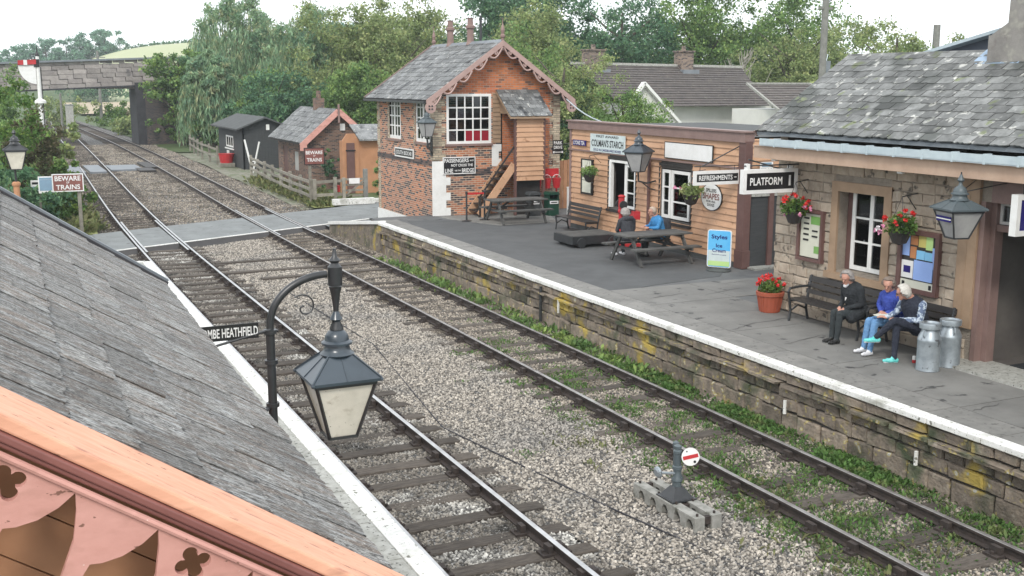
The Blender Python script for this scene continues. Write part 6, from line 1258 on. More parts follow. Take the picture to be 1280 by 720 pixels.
# woman in royal blue with jeans
kn = [(-.1, -.44, .53), (.06, -.46, .53)]; an = [(-.12, -.50, .09), (.08, -.56, .09)]
S, H = seated(lean=.1, head_fd=(.55, -1, -.35), knees=kn, ankles=an, hands=[((-.25, -.10, .74), (-.03, -.26, .68), (1, -.3, -.1), (0, .2, -1)), ((.24, -.08, .72), (.04, -.24, .66), (-1, -.5, 0), (0, .2, -1))], bulk=1.06, headoff=(.03, 0))
shoes(S, an, [(-.1, -1, 0), (.1, -1, 0)], 3)
person('woman in a royal blue fleece and pale jeans, middle figure holding a paper', (13.54, 13.74, ZP), -math.pi / 2, S, 'hair_brown', (H, (.55, -1, -.35), .108, .02), ['cloth_royal', 'cloth_jeans', 'skin', 'shoe_white'])
t = thing('paper', 'folded white paper held over the knees of the woman in blue', 'paper', (13.22, 13.66, ZP + .67)); b = MB(); b.add([(-.13, .11, .0), (.12, .09, .03), (.11, -.12, .03), (-.14, -.10, -.01), (-.13, .11, .006), (.12, .09, .036), (.11, -.12, .036), (-.14, -.10, -.004)], [(0, 1, 2, 3), (4, 7, 6, 5), (0, 4, 5, 1), (1, 5, 6, 2), (2, 6, 7, 3), (3, 7, 4, 0)]); b.build('sheet', 'poster_cream', t)
# white-haired woman turned towards her, legs crossed
kn = [(-.06, -.40, .56), (-.05, -.46, .66)]; an = [(.02, -.50, .09), (-.30, -.58, .36)]
S, H = seated(lean=.16, head_fd=(-.8, -.8, -.45), knees=kn, ankles=an, hands=[((-.26, -.20, .74), (-.30, -.38, .66), (-.8, -.5, .1), (0, .2, -1)), ((.20, -.18, .68), (-.10, -.34, .66), (-1, -.4, .1), (0, .2, -1))], sleeve=4, bulk=1.16, head_drop=.03, socks=2, headoff=(-.06, 0))
shoes(S, an, [(-.35, -1, 0), (-.7, -.8, -.1)], 3, 5)
def specs(t, hc, fd, rt):
    b = MB()
    for s_ in (-1, 1): q = hc + fd * .1 + rt * .034 * s_; b.tube([q + rt * .024 * math.cos(a) + Vector((0, 0, .02 * math.sin(a))) for a in np.linspace(0, 6.28, 11)], .003, 5); b.tube([hc + fd * .095 + rt * .058 * s_, hc - fd * .0 + rt * .09 * s_], .003, 5)
    b.build('spectacles', 'sign_black', t)
person('white-haired woman in a navy gilet and patterned sleeves, legs crossed, teal shoes', (13.50, 13.17, ZP), -math.pi / 2 + .05, S, 'hair_white', (H, (-.8, -.8, -.45), .113, .08), ['cloth_navy', 'cloth_navy', 'skin', 'shoe_teal', 'cloth_camo', 'shoe_white'], extra=specs)
# the couple at the picnic table, on its far bench
kn = [(-.09, -.42, .50), (.09, -.42, .50)]; an = [(-.12, -.40, .09), (.10, -.42, .09)]
S, H = seated(lean=.08, head_fd=(.1, -1, -.25), knees=kn, ankles=an, hands=[((-.24, -.12, .70), (-.08, -.33, .62), (.5, -.6, 0), (0, .2, -1)), ((.24, -.12, .70), (.08, -.33, .62), (-.5, -.6, 0), (0, .2, -1))], bulk=1.1, head_drop=.02)
shoes(S, an, [(0, -1, 0), (0, -1, 0)], 3); S.append((Vector((-.07, .05, 1.0)), Vector((.07, .05, 1.0)), .06, .06, 0))
person('grey-haired person in a dark hooded coat, seen from behind at the picnic table', (14.75, 24.42, ZP), math.pi, S, 'hair_grey', (H, (.1, -1, -.25), .115, .14), ['cloth_grey', 'cloth_trouser', 'skin', 'shoe_white'])
S, H = seated(lean=.12, head_fd=(0, -1, -.12), knees=kn, ankles=an, hands=[((-.25, -.18, .74), (-.12, -.36, .74), (.4, -.8, .1), (0, .2, -1)), ((.25, -.18, .74), (.12, -.36, .74), (-.4, -.8, .1), (0, .2, -1))], bulk=1.1)
shoes(S, an, [(0, -1, 0), (0, -1, 0)], 3); S += [(Vector((-.1, .16, .62)), Vector((-.1, .12, .86)), .1, .11, 4), (Vector((.1, .16, .62)), Vector((.1, .12, .86)), .1, .11, 4)]
person('balding person in a bright blue jacket with a dark rucksack at the picnic table', (15.72, 24.38, ZP), -math.pi / 2 - .15, S, 'hair_thin', (H, (0, -1, -.12), .101, .0), ['cloth_blue', 'cloth_trouser', 'skin', 'shoe_black', 'cloth_grey'])
# ============================================================ huts, fences and houses beyond
def box_hut(name, label, cat, loc): return thing(name, label, cat, loc)
YP = lambda q: Vector((q[0], q[2], q[1]))
def gable_prism(b, xl, xr, xm, ze, zr, y0, y1, th=.08):
    b.prism([(xl, ze - th), (xm, zr - th), (xr, ze - th), (xr, ze), (xm, zr), (xl, ze)], y0, y1, T=YP)
# brick lamp hut with a slate roof
hu = thing('brick_hut', 'small brown brick hut with a slate roof and pink bargeboards behind the fence', 'hut', (16, 59, -.1))
b = MB(); holed_wall(b, (14.75, 62.6, -.2), (0, -1, 0), 6.9, 2.6, [(1.2, 2.2, .1, 2.1), (3.6, 4.5, .9, 1.9)], .22); holed_wall(b, (14.97, 55.7, -.2), (1, 0, 0), 2.5, 2.6, [], .22); holed_wall(b, (17.7, 55.7, -.2), (0, 1, 0), 6.9, 2.6, [], .22); b.build('wall', 'hut_brick', hu, world=True)
b = MB(); b.prism([(14.75, 2.4), (17.7, 2.4), (16.25, 3.75)], 55.7, 55.95, T=YP); b.box(14.75, 14.97, 55.7, 55.72, -.2, 2.4); b.box(17.47, 17.7, 55.7, 55.72, -.2, 2.4); b.build('gable', 'hut_brick', hu, world=True)
b = MB(); gable_prism(b, 14.3, 18.1, 16.2, 2.27, 3.95, 55.4, 62.9); b.build('roof_deck', 'dark_wood', hu, world=True)
a_ = math.atan2(1.68, 1.9); slate_roof(hu, SL, (14.28, 55.4, 2.28), (0, 1, 0), (math.cos(a_), 0, math.sin(a_)), 7.5, 2.54, .75, .36, th=.03, limit=100)
b = MB(); gable_prism(b, 16.2, 18.12, 16.2, 2.29, 3.97, 55.4, 62.9, .01) if False else b.prism([(16.2, 3.96), (18.12, 2.27), (18.12, 2.29), (16.2, 3.99)], 55.4, 62.9, T=YP); b.build('roof_slope', 'slate', hu, world=True)
for (xa, xb) in ((14.2, 16.2), (18.2, 16.2)): b = MB(); b.beam((xa, 55.36, 2.15), (xb, 55.36, 3.9), .05, .28); b.build('bargeboard', 'pink_board', hu, world=True)
b = MB(); b.box(14.15, 14.5, 55.34, 55.42, 1.92, 2.3); b.build('board_foot', 'pink_board', hu, world=True)
b = MB(); b.box(16.15, 16.25, 55.3, 55.35, 3.3, 4.25); b.build('finial', 'mauve_trim', hu, world=True); b = MB(); b.box(16.0, 16.5, 59, 59.5, 3.6, 4.5); b.lathe([(.14, 4.5), (.12, 4.9)], (16.25, 59.25, 0), 8); b.build('chimney', 'hut_brick', hu, world=True)
b = MB(); b.box(14.78, 14.84, 60.4, 61.4, -.1, 1.9); b.build('door', 'brown_trim', hu, world=True); b = MB(); b.box(14.78, 14.82, 58.1, 59.0, .7, 1.7); b.build('shutter', 'interior_pale', hu, world=True)
b = MB(); b.box(16.35, 16.6, 55.62, 55.7, 2.9, 3.25); b.build('lamp_box', 'sign_white', hu, world=True)
# orange shed
og = thing('orange_shed', 'orange painted shed with a curved gable and a small slate roof beside the signal box', 'shed', (16.6, 54, -.1))
b = MB(); b.prism([(15.65, -.2), (16.5, -.2), (16.5, 2.5), (16.3, 2.85), (15.9, 2.85), (15.65, 2.5)], 53.0, 53.12, T=YP); b.box(15.65, 15.75, 53.12, 53.5, -.2, 2.5); b.box(16.5, 18.6, 53.05, 53.15, -.2, 2.55); b.build('wall', 'orange_render', og, world=True)
b = MB(); b.prism([(52.7, 2.5), (54.4, 3.2), (54.4, 3.26), (52.7, 2.58)], 16.45, 18.7, T=lambda q: Vector((q[2], q[0], q[1]))); b.build('roof', 'slate', og, world=True)
b = MB(); b.box(15.85, 16.25, 52.94, 52.99, -.1, 2.4); b.build('door', 'brown_trim', og, world=True); b = MB(); b.box(15.8, 16.3, 52.9, 52.94, 2.0, 2.06); b.box(15.8, 16.1, 52.9, 52.94, .6, .66); b.build('hinge', 'sign_black', og, world=True)
# dark creosoted shed
ds = thing('dark_shed', 'dark grey timber shed with a felt roof and a red tub by its wall', 'shed', (15.7, 75, -.1))
b = MB(); holed_wall(b, (14.45, 78.8, -.25), (0, -1, 0), 8.0, 2.8, [(2.7, 5.0, 1.35, 2.1)], .1); b.prism([(14.45, -.25), (17.3, -.25), (17.3, 2.55), (15.9, 3.05), (14.45, 2.55)], 70.8, 70.9, T=YP); b.box(17.2, 17.3, 70.9, 78.8, -.25, 2.55)
b.build('wall', 'dark_shed', ds, world=True)
for k in range(14): b = MB(); b.box(14.43, 14.45, 70.8, 78.8, -.2 + k * .2 + .19, -.2 + k * .2 + .2) if False else b.box(14.45 + k * .2, 14.46 + k * .2, 70.78, 70.8, -.2, 2.5 + min(k, 14 - k) * .06); b.build('cover_strip', 'dark_shed', ds, world=True)
b = MB(); gable_prism(b, 14.0, 17.7, 15.85, 2.45, 3.2, 70.4, 79.2, .1); b.build('roof', 'felt', ds, world=True)
window(ds, (14.45 - 15.7, 74.95 - 75, 1.48 + .1), (0, -1, 0), 2.3, .75, 3, 1, .1, .08)
b = MB(); b.box(14.36, 14.44, 73.6, 76.3, .95, 1.03); b.box(14.4, 14.44, 75.2, 75.9, .55, .85); b.build('sill', 'white_paint', ds, world=True); b = MB(); b.box(15.95, 16.15, 70.7, 70.78, 2.35, 2.7); b.build('lamp', 'white_paint', ds, world=True)
t = thing('tub', 'bright red plastic tub standing against the dark shed', 'tub', (13.9, 73.5, -.1)); b = MB(); b.lathe([(.4, 0), (.5, .55), (.53, .6), (.48, .58)], (0, 0, .25), 14); b.build('bowl', 'red_paint', t); b = MB(); b.box(-.45, .45, -.45, .45, 0, .25); b.build('pallet', 'fence_wood', t)
t = thing('trestle', 'white folding steps leaning beside the dark shed', 'steps', (14.3, 67.5, -.1)); b = MB(); b.beam((0, 0, 0), (-.3, .6, 2.0), .08, .08); b.beam((0, 0, 0), (.4, -.3, 1.9), .08, .08); b.build('frame', 'white_paint', t); b = MB(); b.beam((-.1, .2, .7), (.2, -.1, .7), .06, .06); b.build('rail', 'white_paint', t)
# post and rail fence along the line
def rail_fence(label, pts, h, rails, sp, mt='fence_wood', posts_h=None):
    t = thing('rail_fence', label, 'fence', (pts[0][0], pts[0][1], -.15), group='timber rail fences')
    for (x0, y0), (x1, y1) in zip(pts, pts[1:]):
        Lh = math.hypot(x1 - x0, y1 - y0); n = max(1, round(Lh / sp))
        for k in range(n + 1):
            if k == n and (x1, y1) != pts[-1]: continue
            x, y = x0 + (x1 - x0) * k / n, y0 + (y1 - y0) * k / n; b = MB(); b.box(x - .07, x + .07, y - .07, y + .07, -.4, h + random.uniform(-.03, .05)); b.build('post', mt, t, world=True)
        for z in rails:
            for k in range(n): xa, ya, xb, yb = x0 + (x1 - x0) * k / n, y0 + (y1 - y0) * k / n, x0 + (x1 - x0) * (k + 1) / n, y0 + (y1 - y0) * (k + 1) / n; b = MB(); b.beam((xa - .07, ya, z + random.uniform(-.03, .03)), (xb - .07, yb, z + random.uniform(-.03, .03)), .05, .13); b.build('rail', mt, t, world=True)
    return t
rail_fence('grey three-rail timber fence running from the sheds down to the crossing', [(13.9, 66), (13.3, 58), (13.0, 53), (12.85, 48.6)], 1.05, (.3, .62, .95), 2.6)
rail_fence('pale two-rail fence further up the line beside the willow', [(14.6, 92), (13.8, 82), (13.7, 75.5)], 1.15, (.45, .95), 3.2)
rail_fence('short cross fence with a red box, facing the crossing', [(12.95, 48.4), (13.9, 48.4), (14.3, 48.4)], 1.1, (.35, .95), 1.0)
t = thing('field_gate', 'grey timber gate with a diagonal brace between the fence and the signal box', 'gate', (15.4, 48.6, -.1))
for z in (.35, .6, .85, 1.1): b = MB(); b.beam((-1.0, 0, z), (0, 0, z), .04, .09); b.build('bar', 'fence_wood', t)
b = MB(); b.beam((-1.0, -.03, .35), (0, -.03, 1.1), .03, .08); b.build('brace', 'fence_wood', t); b = MB(); b.box(-.1, .08, -.09, .09, -.3, 1.55); b.build('post', 'pole_wood', t); b = MB(); b.box(-.8, -.3, -.06, -.04, .9, 1.15); b.build('notice', 'sign_white', t); b = MB(); b.box(-1.5, -1.25, -.1, .1, .55, .85); b.build('red_box', 'red_paint', t)
t = thing('kerb_beam', 'low white painted beam lying at the edge of the road by the gate', 'beam', (14.4, 47.3, 0)); b = MB(); b.box(-.95, .95, -.14, .14, 0, .26); b.build('beam', 'worn_white', t); b = MB(); b.box(1.1, 2.2, .3, .5, 0, .18); b.build('far_beam', 'worn_white', t)
# bungalow with tiled roof behind the refreshment room
bg_ = thing('bungalow', 'white bungalow with a wide brown tiled roof and two chimneys behind the refreshment room', 'house', (42, 60, 0))
b = MB(); b.box(36.2, 46.2, 58.5, 68, -.3, 4.05); b.build('wall', 'bungalow_render', bg_, world=True)
def tiled(par, A, B, C_, D_, rows, mt='roof_tile', nm='roof'):
    """A-B eave, D-C ridge: lapped tile courses"""
    A, B, C_, D_ = map(Vector, (A, B, C_, D_)); b = MB()
    up = (B - A).cross(D_ - A).normalized()
    if up.z < 0: up = -up
    for i in range(rows):
        t0, t1 = i / rows, (i + 1.15) / rows; t1 = min(t1, 1); P = [A + (D_ - A) * t0 + up * .07, B + (C_ - B) * t0 + up * .07, B + (C_ - B) * t1 + up * .02, A + (D_ - A) * t1 + up * .02]; Q = [q - up * .05 for q in P]; b.add(P + Q, [(0, 1, 2, 3), (7, 6, 5, 4), (0, 4, 5, 1), (1, 5, 6, 2), (2, 6, 7, 3), (3, 7, 4, 0)])
    o = b.build(nm, mt, par, world=True); o['kind'] = 'stuff'; return o
tiled(bg_, (34.5, 57.6, 3.9), (45.3, 57.6, 3.9), (47.0, 63, 6.35), (33.8, 63, 6.5), 17)
tiled(bg_, (47.0, 68.5, 3.9), (34.5, 68.5, 3.9), (33.8, 63.02, 6.5), (47.0, 63.02, 6.35), 10)
b = MB(); b.prism([(57.8, 4.0), (68, 4.0), (63, 6.3)], 46.0, 46.2, T=lambda q: Vector((q[2], q[0], q[1]))); b.build('gable_end', 'bungalow_render', bg_, world=True)
b = MB(); b.beam((33.8, 63, 6.58), (47.0, 63, 6.43), .3, .16); b.build('ridge', 'coping_grey', bg_, world=True)
for (x, w) in ((35.3, 1.2), (42.2, .95)):
    b = MB(); b.box(x - w / 2, x + w / 2, 62.4, 63.3, 5.8, 7.35); b.box(x - w / 2 - .06, x + w / 2 + .06, 62.3, 63.4, 7.35, 7.45); b.lathe([(.16, 7.45), (.14, 7.75)], (x, 62.9, 0), 8); b.build('chimney', 'chimney_brick', bg_, world=True); b = MB(); b.box(x - w / 2 - .15, x + w / 2 + .15, 61.9, 62.4, 5.9, 6.2); b.build('chimney_flashing', 'lead', bg_, world=True)
b = MB(); b.prism([(33.6, 3.2), (37.3, 3.2), (35.1, 5.2)], 56.6, 56.9, T=YP); b.box(33.8, 37.1, 56.7, 58.4, -.3, 3.25); b.build('gable', 'bungalow_render', bg_, world=True)
for (xa, xb) in ((33.3, 35.1), (37.7, 35.1)): b = MB(); b.beam((xa, 56.4, 2.95), (xb, 56.4, 5.35), .3, .16); b.build('bargeboard', 'white_paint', bg_, world=True)
b = MB(); b.box(35.0, 36.2, 56.62, 56.69, 1.6, 2.9); b.box(40, 42, 58.4, 58.49, 1.4, 2.8); b.build('window', 'dark_pane', bg_, world=True)
b2_ = thing('bungalow', 'lower tiled roof wing joined to the right end of the white bungalow', 'house', (43, 54, 0))
tiled(b2_, (41.2, 51.4, 3.75), (46.6, 51.4, 3.75), (46.2, 55, 5.25), (41.6, 55, 5.25), 11); b = MB(); b.box(41.6, 46.4, 51.8, 56.5, -.3, 3.8); b.build('wall', 'bungalow_render', b2_, world=True); b = MB(); b.beam((41.6, 55, 5.32), (46.2, 55, 5.32), .3, .12); b.build('ridge', 'coping_grey', b2_, world=True); b = MB(); b.beam((41.1, 51.4, 3.82), (41.5, 55, 5.32), .14, .12); b.beam((46.6, 51.4, 3.82), (46.25, 55, 5.32), .14, .12); b.build('verge', 'coping_grey', b2_, world=True)
# road bridge: block parapet girder on a sooty brick abutment
br = thing('road_bridge', 'stone road bridge crossing the line, its face streaked with soot', 'bridge', (9, 106, 0))
b = MB(); b.box(-6, 16.2, 104.3, 108, 4.75, 4.9); b.box(-6, 17, 104.3, 104.7, 5.0, 6.9); b.box(-6, 17, 107.6, 108, 5.0, 6.9); b.build('deck', 'bridge_block', br, world=True)
zz = 4.7
for i in range(6):
    x = -5.0 + (i % 2) * .6
    while x < 15.5:
        Lg = random.uniform(1.0, 1.5); b = MB(); zo = (x - 4) * .048
        b.box(x, min(x + Lg - .05, 16), 104.14 - random.uniform(0, .03), 104.3, zz + zo, zz + zo + .37); b.build('block', 'bridge_block', br, world=True); x += Lg
    zz += .40
b = MB(); b.beam((-5.5, 104.2, 6.6), (16.4, 104.2, 7.55), .7, .16); b.build('coping', 'lead', br, world=True); b = MB(); b.beam((-5.5, 104.25, 4.2), (13, 104.25, 5.05), .5, .14); b.build('bottom_flange', 'soot', br, world=True)
b = MB(); b.box(12.0, 12.75, 103.6, 108.6, -.4, 5.3); b.build('pier', 'soot', br, world=True); b = MB(); b.prism([(12.75, -.4), (17.5, -.4), (17.5, 6.0), (12.75, 5.3)], 103.2, 108.6, T=YP); b.build('abutment', 'pier_brick', br, world=True)
b = MB(); b.box(-8, -1.0, 103.6, 108.6, -.4, 4.3); b.build('abutment', 'pier_brick', br, world=True)
for (xa, ya, lb) in ((6.3, 140, 'grey relay cabinet on the verge beyond the bridge'),):
    t = thing('equipment_cabinet', lb, 'cabinet', (8.6, 138, 1.0)); b = MB(); b.box(-.4, .4, -.4, .4, -1.2, 1.7); b.build('body', 'coping_grey', t); b = MB(); b.box(-.45, .45, -.45, .45, 1.7, 1.78); b.build('lid', 'lead', t)
# semaphore signal
sg = thing('semaphore_signal', 'white post signal with a red arm and white backing board left of the bridge', 'signal', (3.2, 80, -.3))
b = MB(); b.lathe([(.14, 0), (.14, 3.6), (.11, 7.3)], (0, 0, 0), 8); b.build('post', 'white_paint', sg); b = MB(); b.lathe([(.13, 0), (.13, .1), (.05, .25), (.02, .7)], (0, 0, 7.3), 8); b.box(-.25, .1, -.15, .15, 6.6, 7.1); b.tube([(.16, -.1, .5), (.16, -.1, 6.6)], .03, 5); b.build('fittings', 'sign_black', sg)
b = MB(); b.prism([(-.1, 6.78), (-1.2, 6.72), (-1.2, 7.02), (-.1, 7.08)], -.2, -.15, T=YP); b.build('arm', 'red_paint', sg); b = MB(); b.box(-.86, -.64, -.215, -.2, 6.72, 7.05); b.build('arm_stripe', 'sign_white', sg)
b = MB(); b.prism([(-.15, 6.7)] + [(-.15 - 1.05 * math.cos(a), 6.7 - 1.2 * math.sin(a)) for a in np.linspace(0, math.pi / 2 - .1, 8)] + [(-.15, 5.5)], -.1, -.06, T=YP); b.build('backing_board', 'sign_white', sg); b = MB(); b.lathe([(.36, 4.25), (.36, 4.4), (.16, 4.55)], (0, 0, 0), 10); b.build('platform', 'white_paint', sg)
def pole(label, x, y, z0, z1, r=.13, arms=(), mt='pole_wood'):
    t = thing('utility_pole', label, 'pole', (x, y, z0), group='utility poles'); b = MB(); b.lathe([(r, 0), (r * .75, z1 - z0)], (0, 0, 0), 8); b.build('post', mt, t)
    for (z, w) in arms: b = MB(); b.box(-w / 2, w / 2, -.05, .05, z - z0 - .06, z - z0 + .06); b.build('crossarm', mt, t)
    return t
p1 = pole('tall wooden pole behind the station roof end with small brackets near its top', 40.0, 46.6, 0, 12.5, .21, ((9.2, .9),)); b = MB(); b.box(.15, .45, -.1, .1, 5.6, 6.5); b.tube([(0, 0, 9.4), (.9, 0, 10)], .04, 6); b.build('fitting', 'lead', p1)
pole('thin pole with a crossarm rising behind the bridge parapet', 13.1, 150, -.2, 9.2, .2, ((8.4, 1.8), (7.9, 1.8))); pole('short bare post beyond the bridge by the line', 7.0, 125, -.2, 4.2, .14); pole('slim dark post on the right against the trees', 70, 68, 0, 10, .35)
for i, (pa, pb, lb) in enumerate((((18.3, 34.6, 4.8), (16.6, 28.8, 4.15), 'thin wire from the signal box eaves down to the refreshment room parapet'), ((45, 52, 7.0), (40.1, 46.6, 6.2), 'thin stay wire beside the tall wooden pole'))):
    b = MB(); pa, pb = Vector(pa), Vector(pb); b.tube([pa + (pb - pa) * t_ + Vector((0, 0, -.12 * math.sin(math.pi * t_))) for t_ in np.linspace(0, 1, 7)], .022, 5); tag(b.build('overhead_wire', 'gutter_pale'), lb, 'wire')
b = MB(); b.tube([(16.0, 74, 0), (16.0, 74, 0)], .01, 4) if False else None
# hills and fields
def hill(name, mt, pts_fn, x0, x1, y0, y1, nx=30, ny=12, kind='structure'):
    b = MB(); vs = [(x0 + (x1 - x0) * i / nx, y0 + (y1 - y0) * j / ny, pts_fn(i / nx, j / ny)) for j in range(ny + 1) for i in range(nx + 1)]
    b.add(vs, [(j * (nx + 1) + i, j * (nx + 1) + i + 1, (j + 1) * (nx + 1) + i + 1, (j + 1) * (nx + 1) + i) for j in range(ny) for i in range(nx)]); return tag(b.build(name, mt, smooth=True), kind=kind)
def crest(x): return float(np.interp(x, [-200, -60, -10, 4, 16, 24, 28, 36, 44, 56, 70, 110, 200], [9, 8, 7.5, 7.8, 9.2, 9.9, 11.7, 14.2, 15.7, 16.8, 17.7, 19, 20]))
def hz(x0, x1): return lambda u, v: -.5 + (crest(x0 + (x1 - x0) * u) + .5) * math.sin(min(1, v * 1.6) * math.pi / 2)
hill('hill', 'hay_field', hz(25, 190), 25, 190, 255, 390, 40, 24); hill('hill', 'meadow', hz(-200, 25), -200, 25, 255, 390, 40, 24)
b = MB(); b.add([(14, 195, .2), (60, 195, .2), (60, 258, 1.0), (14, 258, 1.0)], [(0, 1, 2, 3)]); tag(b.build('field', 'brown_field'), kind='structure')

# ============================================================ trees
def trunk_mb(h, r, seed, limbs=7, spread=1.0, lean=0.0):
    g_ = random.Random(seed); b = MB(); pts = [(0, 0, -.3), (g_.uniform(-.2, .2), 0, h * .3), (g_.uniform(-.3, .3) + lean, g_.uniform(-.3, .3), h * .62), (lean, 0, h * .95)]
    b.tube(pts, [r, r * .8, r * .5, r * .15], 8)
    for k in range(limbs):
        z = h * g_.uniform(.25, .8); a = g_.uniform(0, 6.28); L_ = spread * g_.uniform(.4, .9); b.tube([(0, 0, z), (math.cos(a) * L_ * .5, math.sin(a) * L_ * .5, z + L_ * .35), (math.cos(a) * L_, math.sin(a) * L_, z + L_ * .8)], [r * .35, r * .2, r * .06], 5)
    return b
def tree(label, x, y, z0, h, w, mt, seed, leaf=.28, clumps=70, per=90, low=.2, name='broadleaf_tree', group='trees behind the station', d=None, trunk=True, power=1.0, crown='crown', bark='bark'):
    t = thing(name, label, 'tree', (x, y, z0), 0, group); g_ = np.random.default_rng(seed); d = d or w
    if name == 'broadleaf_tree' and y < 200: h *= 1.13
    if trunk: trunk_mb(h * .85, .03 * h + .08, seed, 8, w * .42).build('trunk', bark, t)
    c0 = (low + 1) / 2 * h; rz = (1 - low) / 2 * h; V = []; lob = g_.integers(4, 7); lc = g_.normal(size=(lob, 3)) * np.array([w * .17, d * .17, rz * .28]); cs_ = []; rs_ = []
    for k in range(clumps):
        v = g_.normal(size=3); v /= np.linalg.norm(v); q = g_.random() ** .45; L_ = lc[g_.integers(lob)]; s_ = .74 + .22 * g_.random()
        p_ = np.array([v[0] * w / 2 * s_ * q, v[1] * d / 2 * s_ * q, v[2] * rz * s_ * q]) + L_ * .8
        if p_[2] > rz * .97: p_[2] = rz * (.8 + .17 * g_.random()); p_[0] *= .6
        cs_.append((p_[0], p_[1], c0 + p_[2])); rs_.append(w * g_.uniform(.08, .15))
    V = leaves(cs_, rs_, per, leaf, .75, .15, .7, .2, seed); quads_obj(crown, V, mt, t); return t
def willow(label, x, y, z0, h, w, mt, seed, strands=520, step=.26, leaf=.42, group='trees behind the station'):
    t = thing('willow_tree', label, 'tree', (x, y, z0), 0, group); g_ = np.random.default_rng(seed); trunk_mb(h * .8, .4, seed, 9, w * .4).build('trunk', 'bark', t)
    cs_ = []; P0 = []
    for k in range(46):
        a = g_.random() * 6.283; r_ = w / 2 * g_.random() ** .5 * .85; z = h * (1 - .42 * (r_ / (w / 2)) ** 2) * g_.uniform(.86, 1.0); cs_.append((r_ * math.cos(a), r_ * math.sin(a), z - w * .05))
    V = [leaves(cs_, [w * .085] * 46, 150, leaf * .8, .8, .2, .4, .8, seed)]
    B_ = []
    for k in range(strands):
        a = g_.random() * 6.283; r_ = w / 2 * (.35 + .65 * g_.random() ** .6); z = h * (1 - .45 * (r_ / (w / 2)) ** 2) * g_.uniform(.75, .98); L_ = min(z - .3, g_.uniform(.25, .75) * h * (.5 + .5 * r_ / (w / 2))); n = int(L_ / step); q = np.arange(n)[:, None] * step
        sw = g_.normal(0, .035, 2); px = r_ * math.cos(a) * (1 + .02 * q) + sw[0] * q; py = r_ * math.sin(a) * (1 + .02 * q) + sw[1] * q; B_.append(np.concatenate([px + g_.normal(0, .05, (n, 1)), py + g_.normal(0, .05, (n, 1)), z - q], 1))
    B_ = np.concatenate(B_); n = len(B_); dn = np.stack([g_.normal(0, .25, n), g_.normal(0, .25, n), -np.ones(n)], 1); dn /= np.linalg.norm(dn, axis=1)[:, None]; sd_ = np.stack([g_.normal(size=n), g_.normal(size=n), np.zeros(n)], 1); sd_ /= np.linalg.norm(sd_, axis=1)[:, None]
    l_ = leaf * 1.4 * (.7 + .6 * g_.random(n))[:, None]; V.append(np.stack([B_, B_ + dn * l_ * .5 + sd_ * l_ * .09, B_ + dn * l_, B_ + dn * l_ * .5 - sd_ * l_ * .09], 1).reshape(-1, 3)); quads_obj('crown', np.concatenate(V), mt, t); return t
willow('tall weeping willow left of centre, its strands hanging over the bridge end', 22.0, 108, 0, 14.4, 10.4, 'leaf_willow', 11, 950)
willow('second weeping willow with paler rounded top, right of the tallest one', 26.5, 97, 0, 12.4, 10.5, 'leaf_willow', 12, 900)
willow('small yellow-green weeping willow low beside the bridge abutment', 17.3, 97, 0, 8.2, 5.4, 'leaf_willow', 13, 420)
V_T = [ # label, x, y, h, w, mat, seed, leaf, low
 ('pale olive tree with feathery crown behind the brick hut', 25.5, 90, 6.2, 8.5, 'leaf_olive', 21, .24, .0),
 ('dark green tree crowding behind the dark shed', 20.5, 88, 5.4, 7, 'leaf_dark', 22, .26, .0),
 ('bright yellowish tree above the dark shed roof', 21.0, 92, 6.2, 6.5, 'leaf_mid', 23, .26, .05),
 ('bushy light green tree just left of the signal box', 26.0, 82, 6.2, 6, 'leaf_mid', 24, .24, .0),
 ('blue-green conical tree left of the signal box roof', 36.5, 122, 10.6, 8, 'leaf_bluish', 25, .34, .0),
 ('feathery tree directly behind the signal box ridge', 31.0, 90, 10.8, 10, 'leaf_olive', 26, .28, .05),
 ('dark tree between the willow and the signal box', 34, 105, 9.0, 9, 'leaf_dark', 27, .3, .0),
 ('tall pale tree right of the signal box apex', 29.6, 56, 7.0, 6, 'leaf_olive', 28, .16, .0),
 ('broad green tree above the bargeboard of the signal box', 35.2, 74, 9.0, 9, 'leaf_mid', 29, .22, .0),
 ('dark bush in front of the bungalow gable', 31.4, 52.5, 4.6, 5.0, 'leaf_mid', 30, .14, .0),
 ('bluish shrub at the left corner of the bungalow', 30.0, 56, 5.3, 4.6, 'leaf_dark', 31, .16, .0),
 ('huge dark tree rising at the top centre of the view', 43.5, 92, 14.0, 12, 'leaf_dark', 32, .32, .1),
 ('tall olive tree over the left bungalow chimney', 41.0, 80, 10.5, 9, 'leaf_olive', 33, .26, .05),
 ('deep green tree behind the bungalow ridge', 50.0, 84, 12.5, 12, 'leaf_dark', 34, .3, .0),
 ('big rounded tree behind the right bungalow chimney', 58.0, 84, 12.8, 12, 'leaf_mid', 35, .3, .0),
 ('pale tree at the right end of the bungalow roof', 60.5, 74, 9.6, 9, 'leaf_olive', 36, .26, .0),
 ('wide green tree left of the tall wooden pole', 66.5, 80, 11.6, 12, 'leaf_mid', 37, .3, .0),
 ('low tree behind the station roof end', 66, 66, 7.6, 9, 'leaf_mid', 38, .24, .0),
 ('rounded tree standing alone against the sky behind the station roof', 60.0, 62, 9.6, 8.5, 'leaf_olive', 39, .24, .05),
 ('dark low tree right of the lone rounded tree', 62, 56, 7.4, 9, 'leaf_dark', 40, .24, .0),
 ('shrubby tree behind the second willow', 29.5, 112, 9.6, 9, 'leaf_bluish', 41, .32, .0),
 ('large tree filling the gap left of the top centre', 38.5, 100, 12.2, 11, 'leaf_olive', 42, .32, .0),
]
for (lb, x, y, h, w, m_, sd, lf, low) in V_T: tree(lb, x, y, -.2, h, w, m_, sd, lf * .84, clumps=200, per=int(125 if w < 10 else 155), low=low)
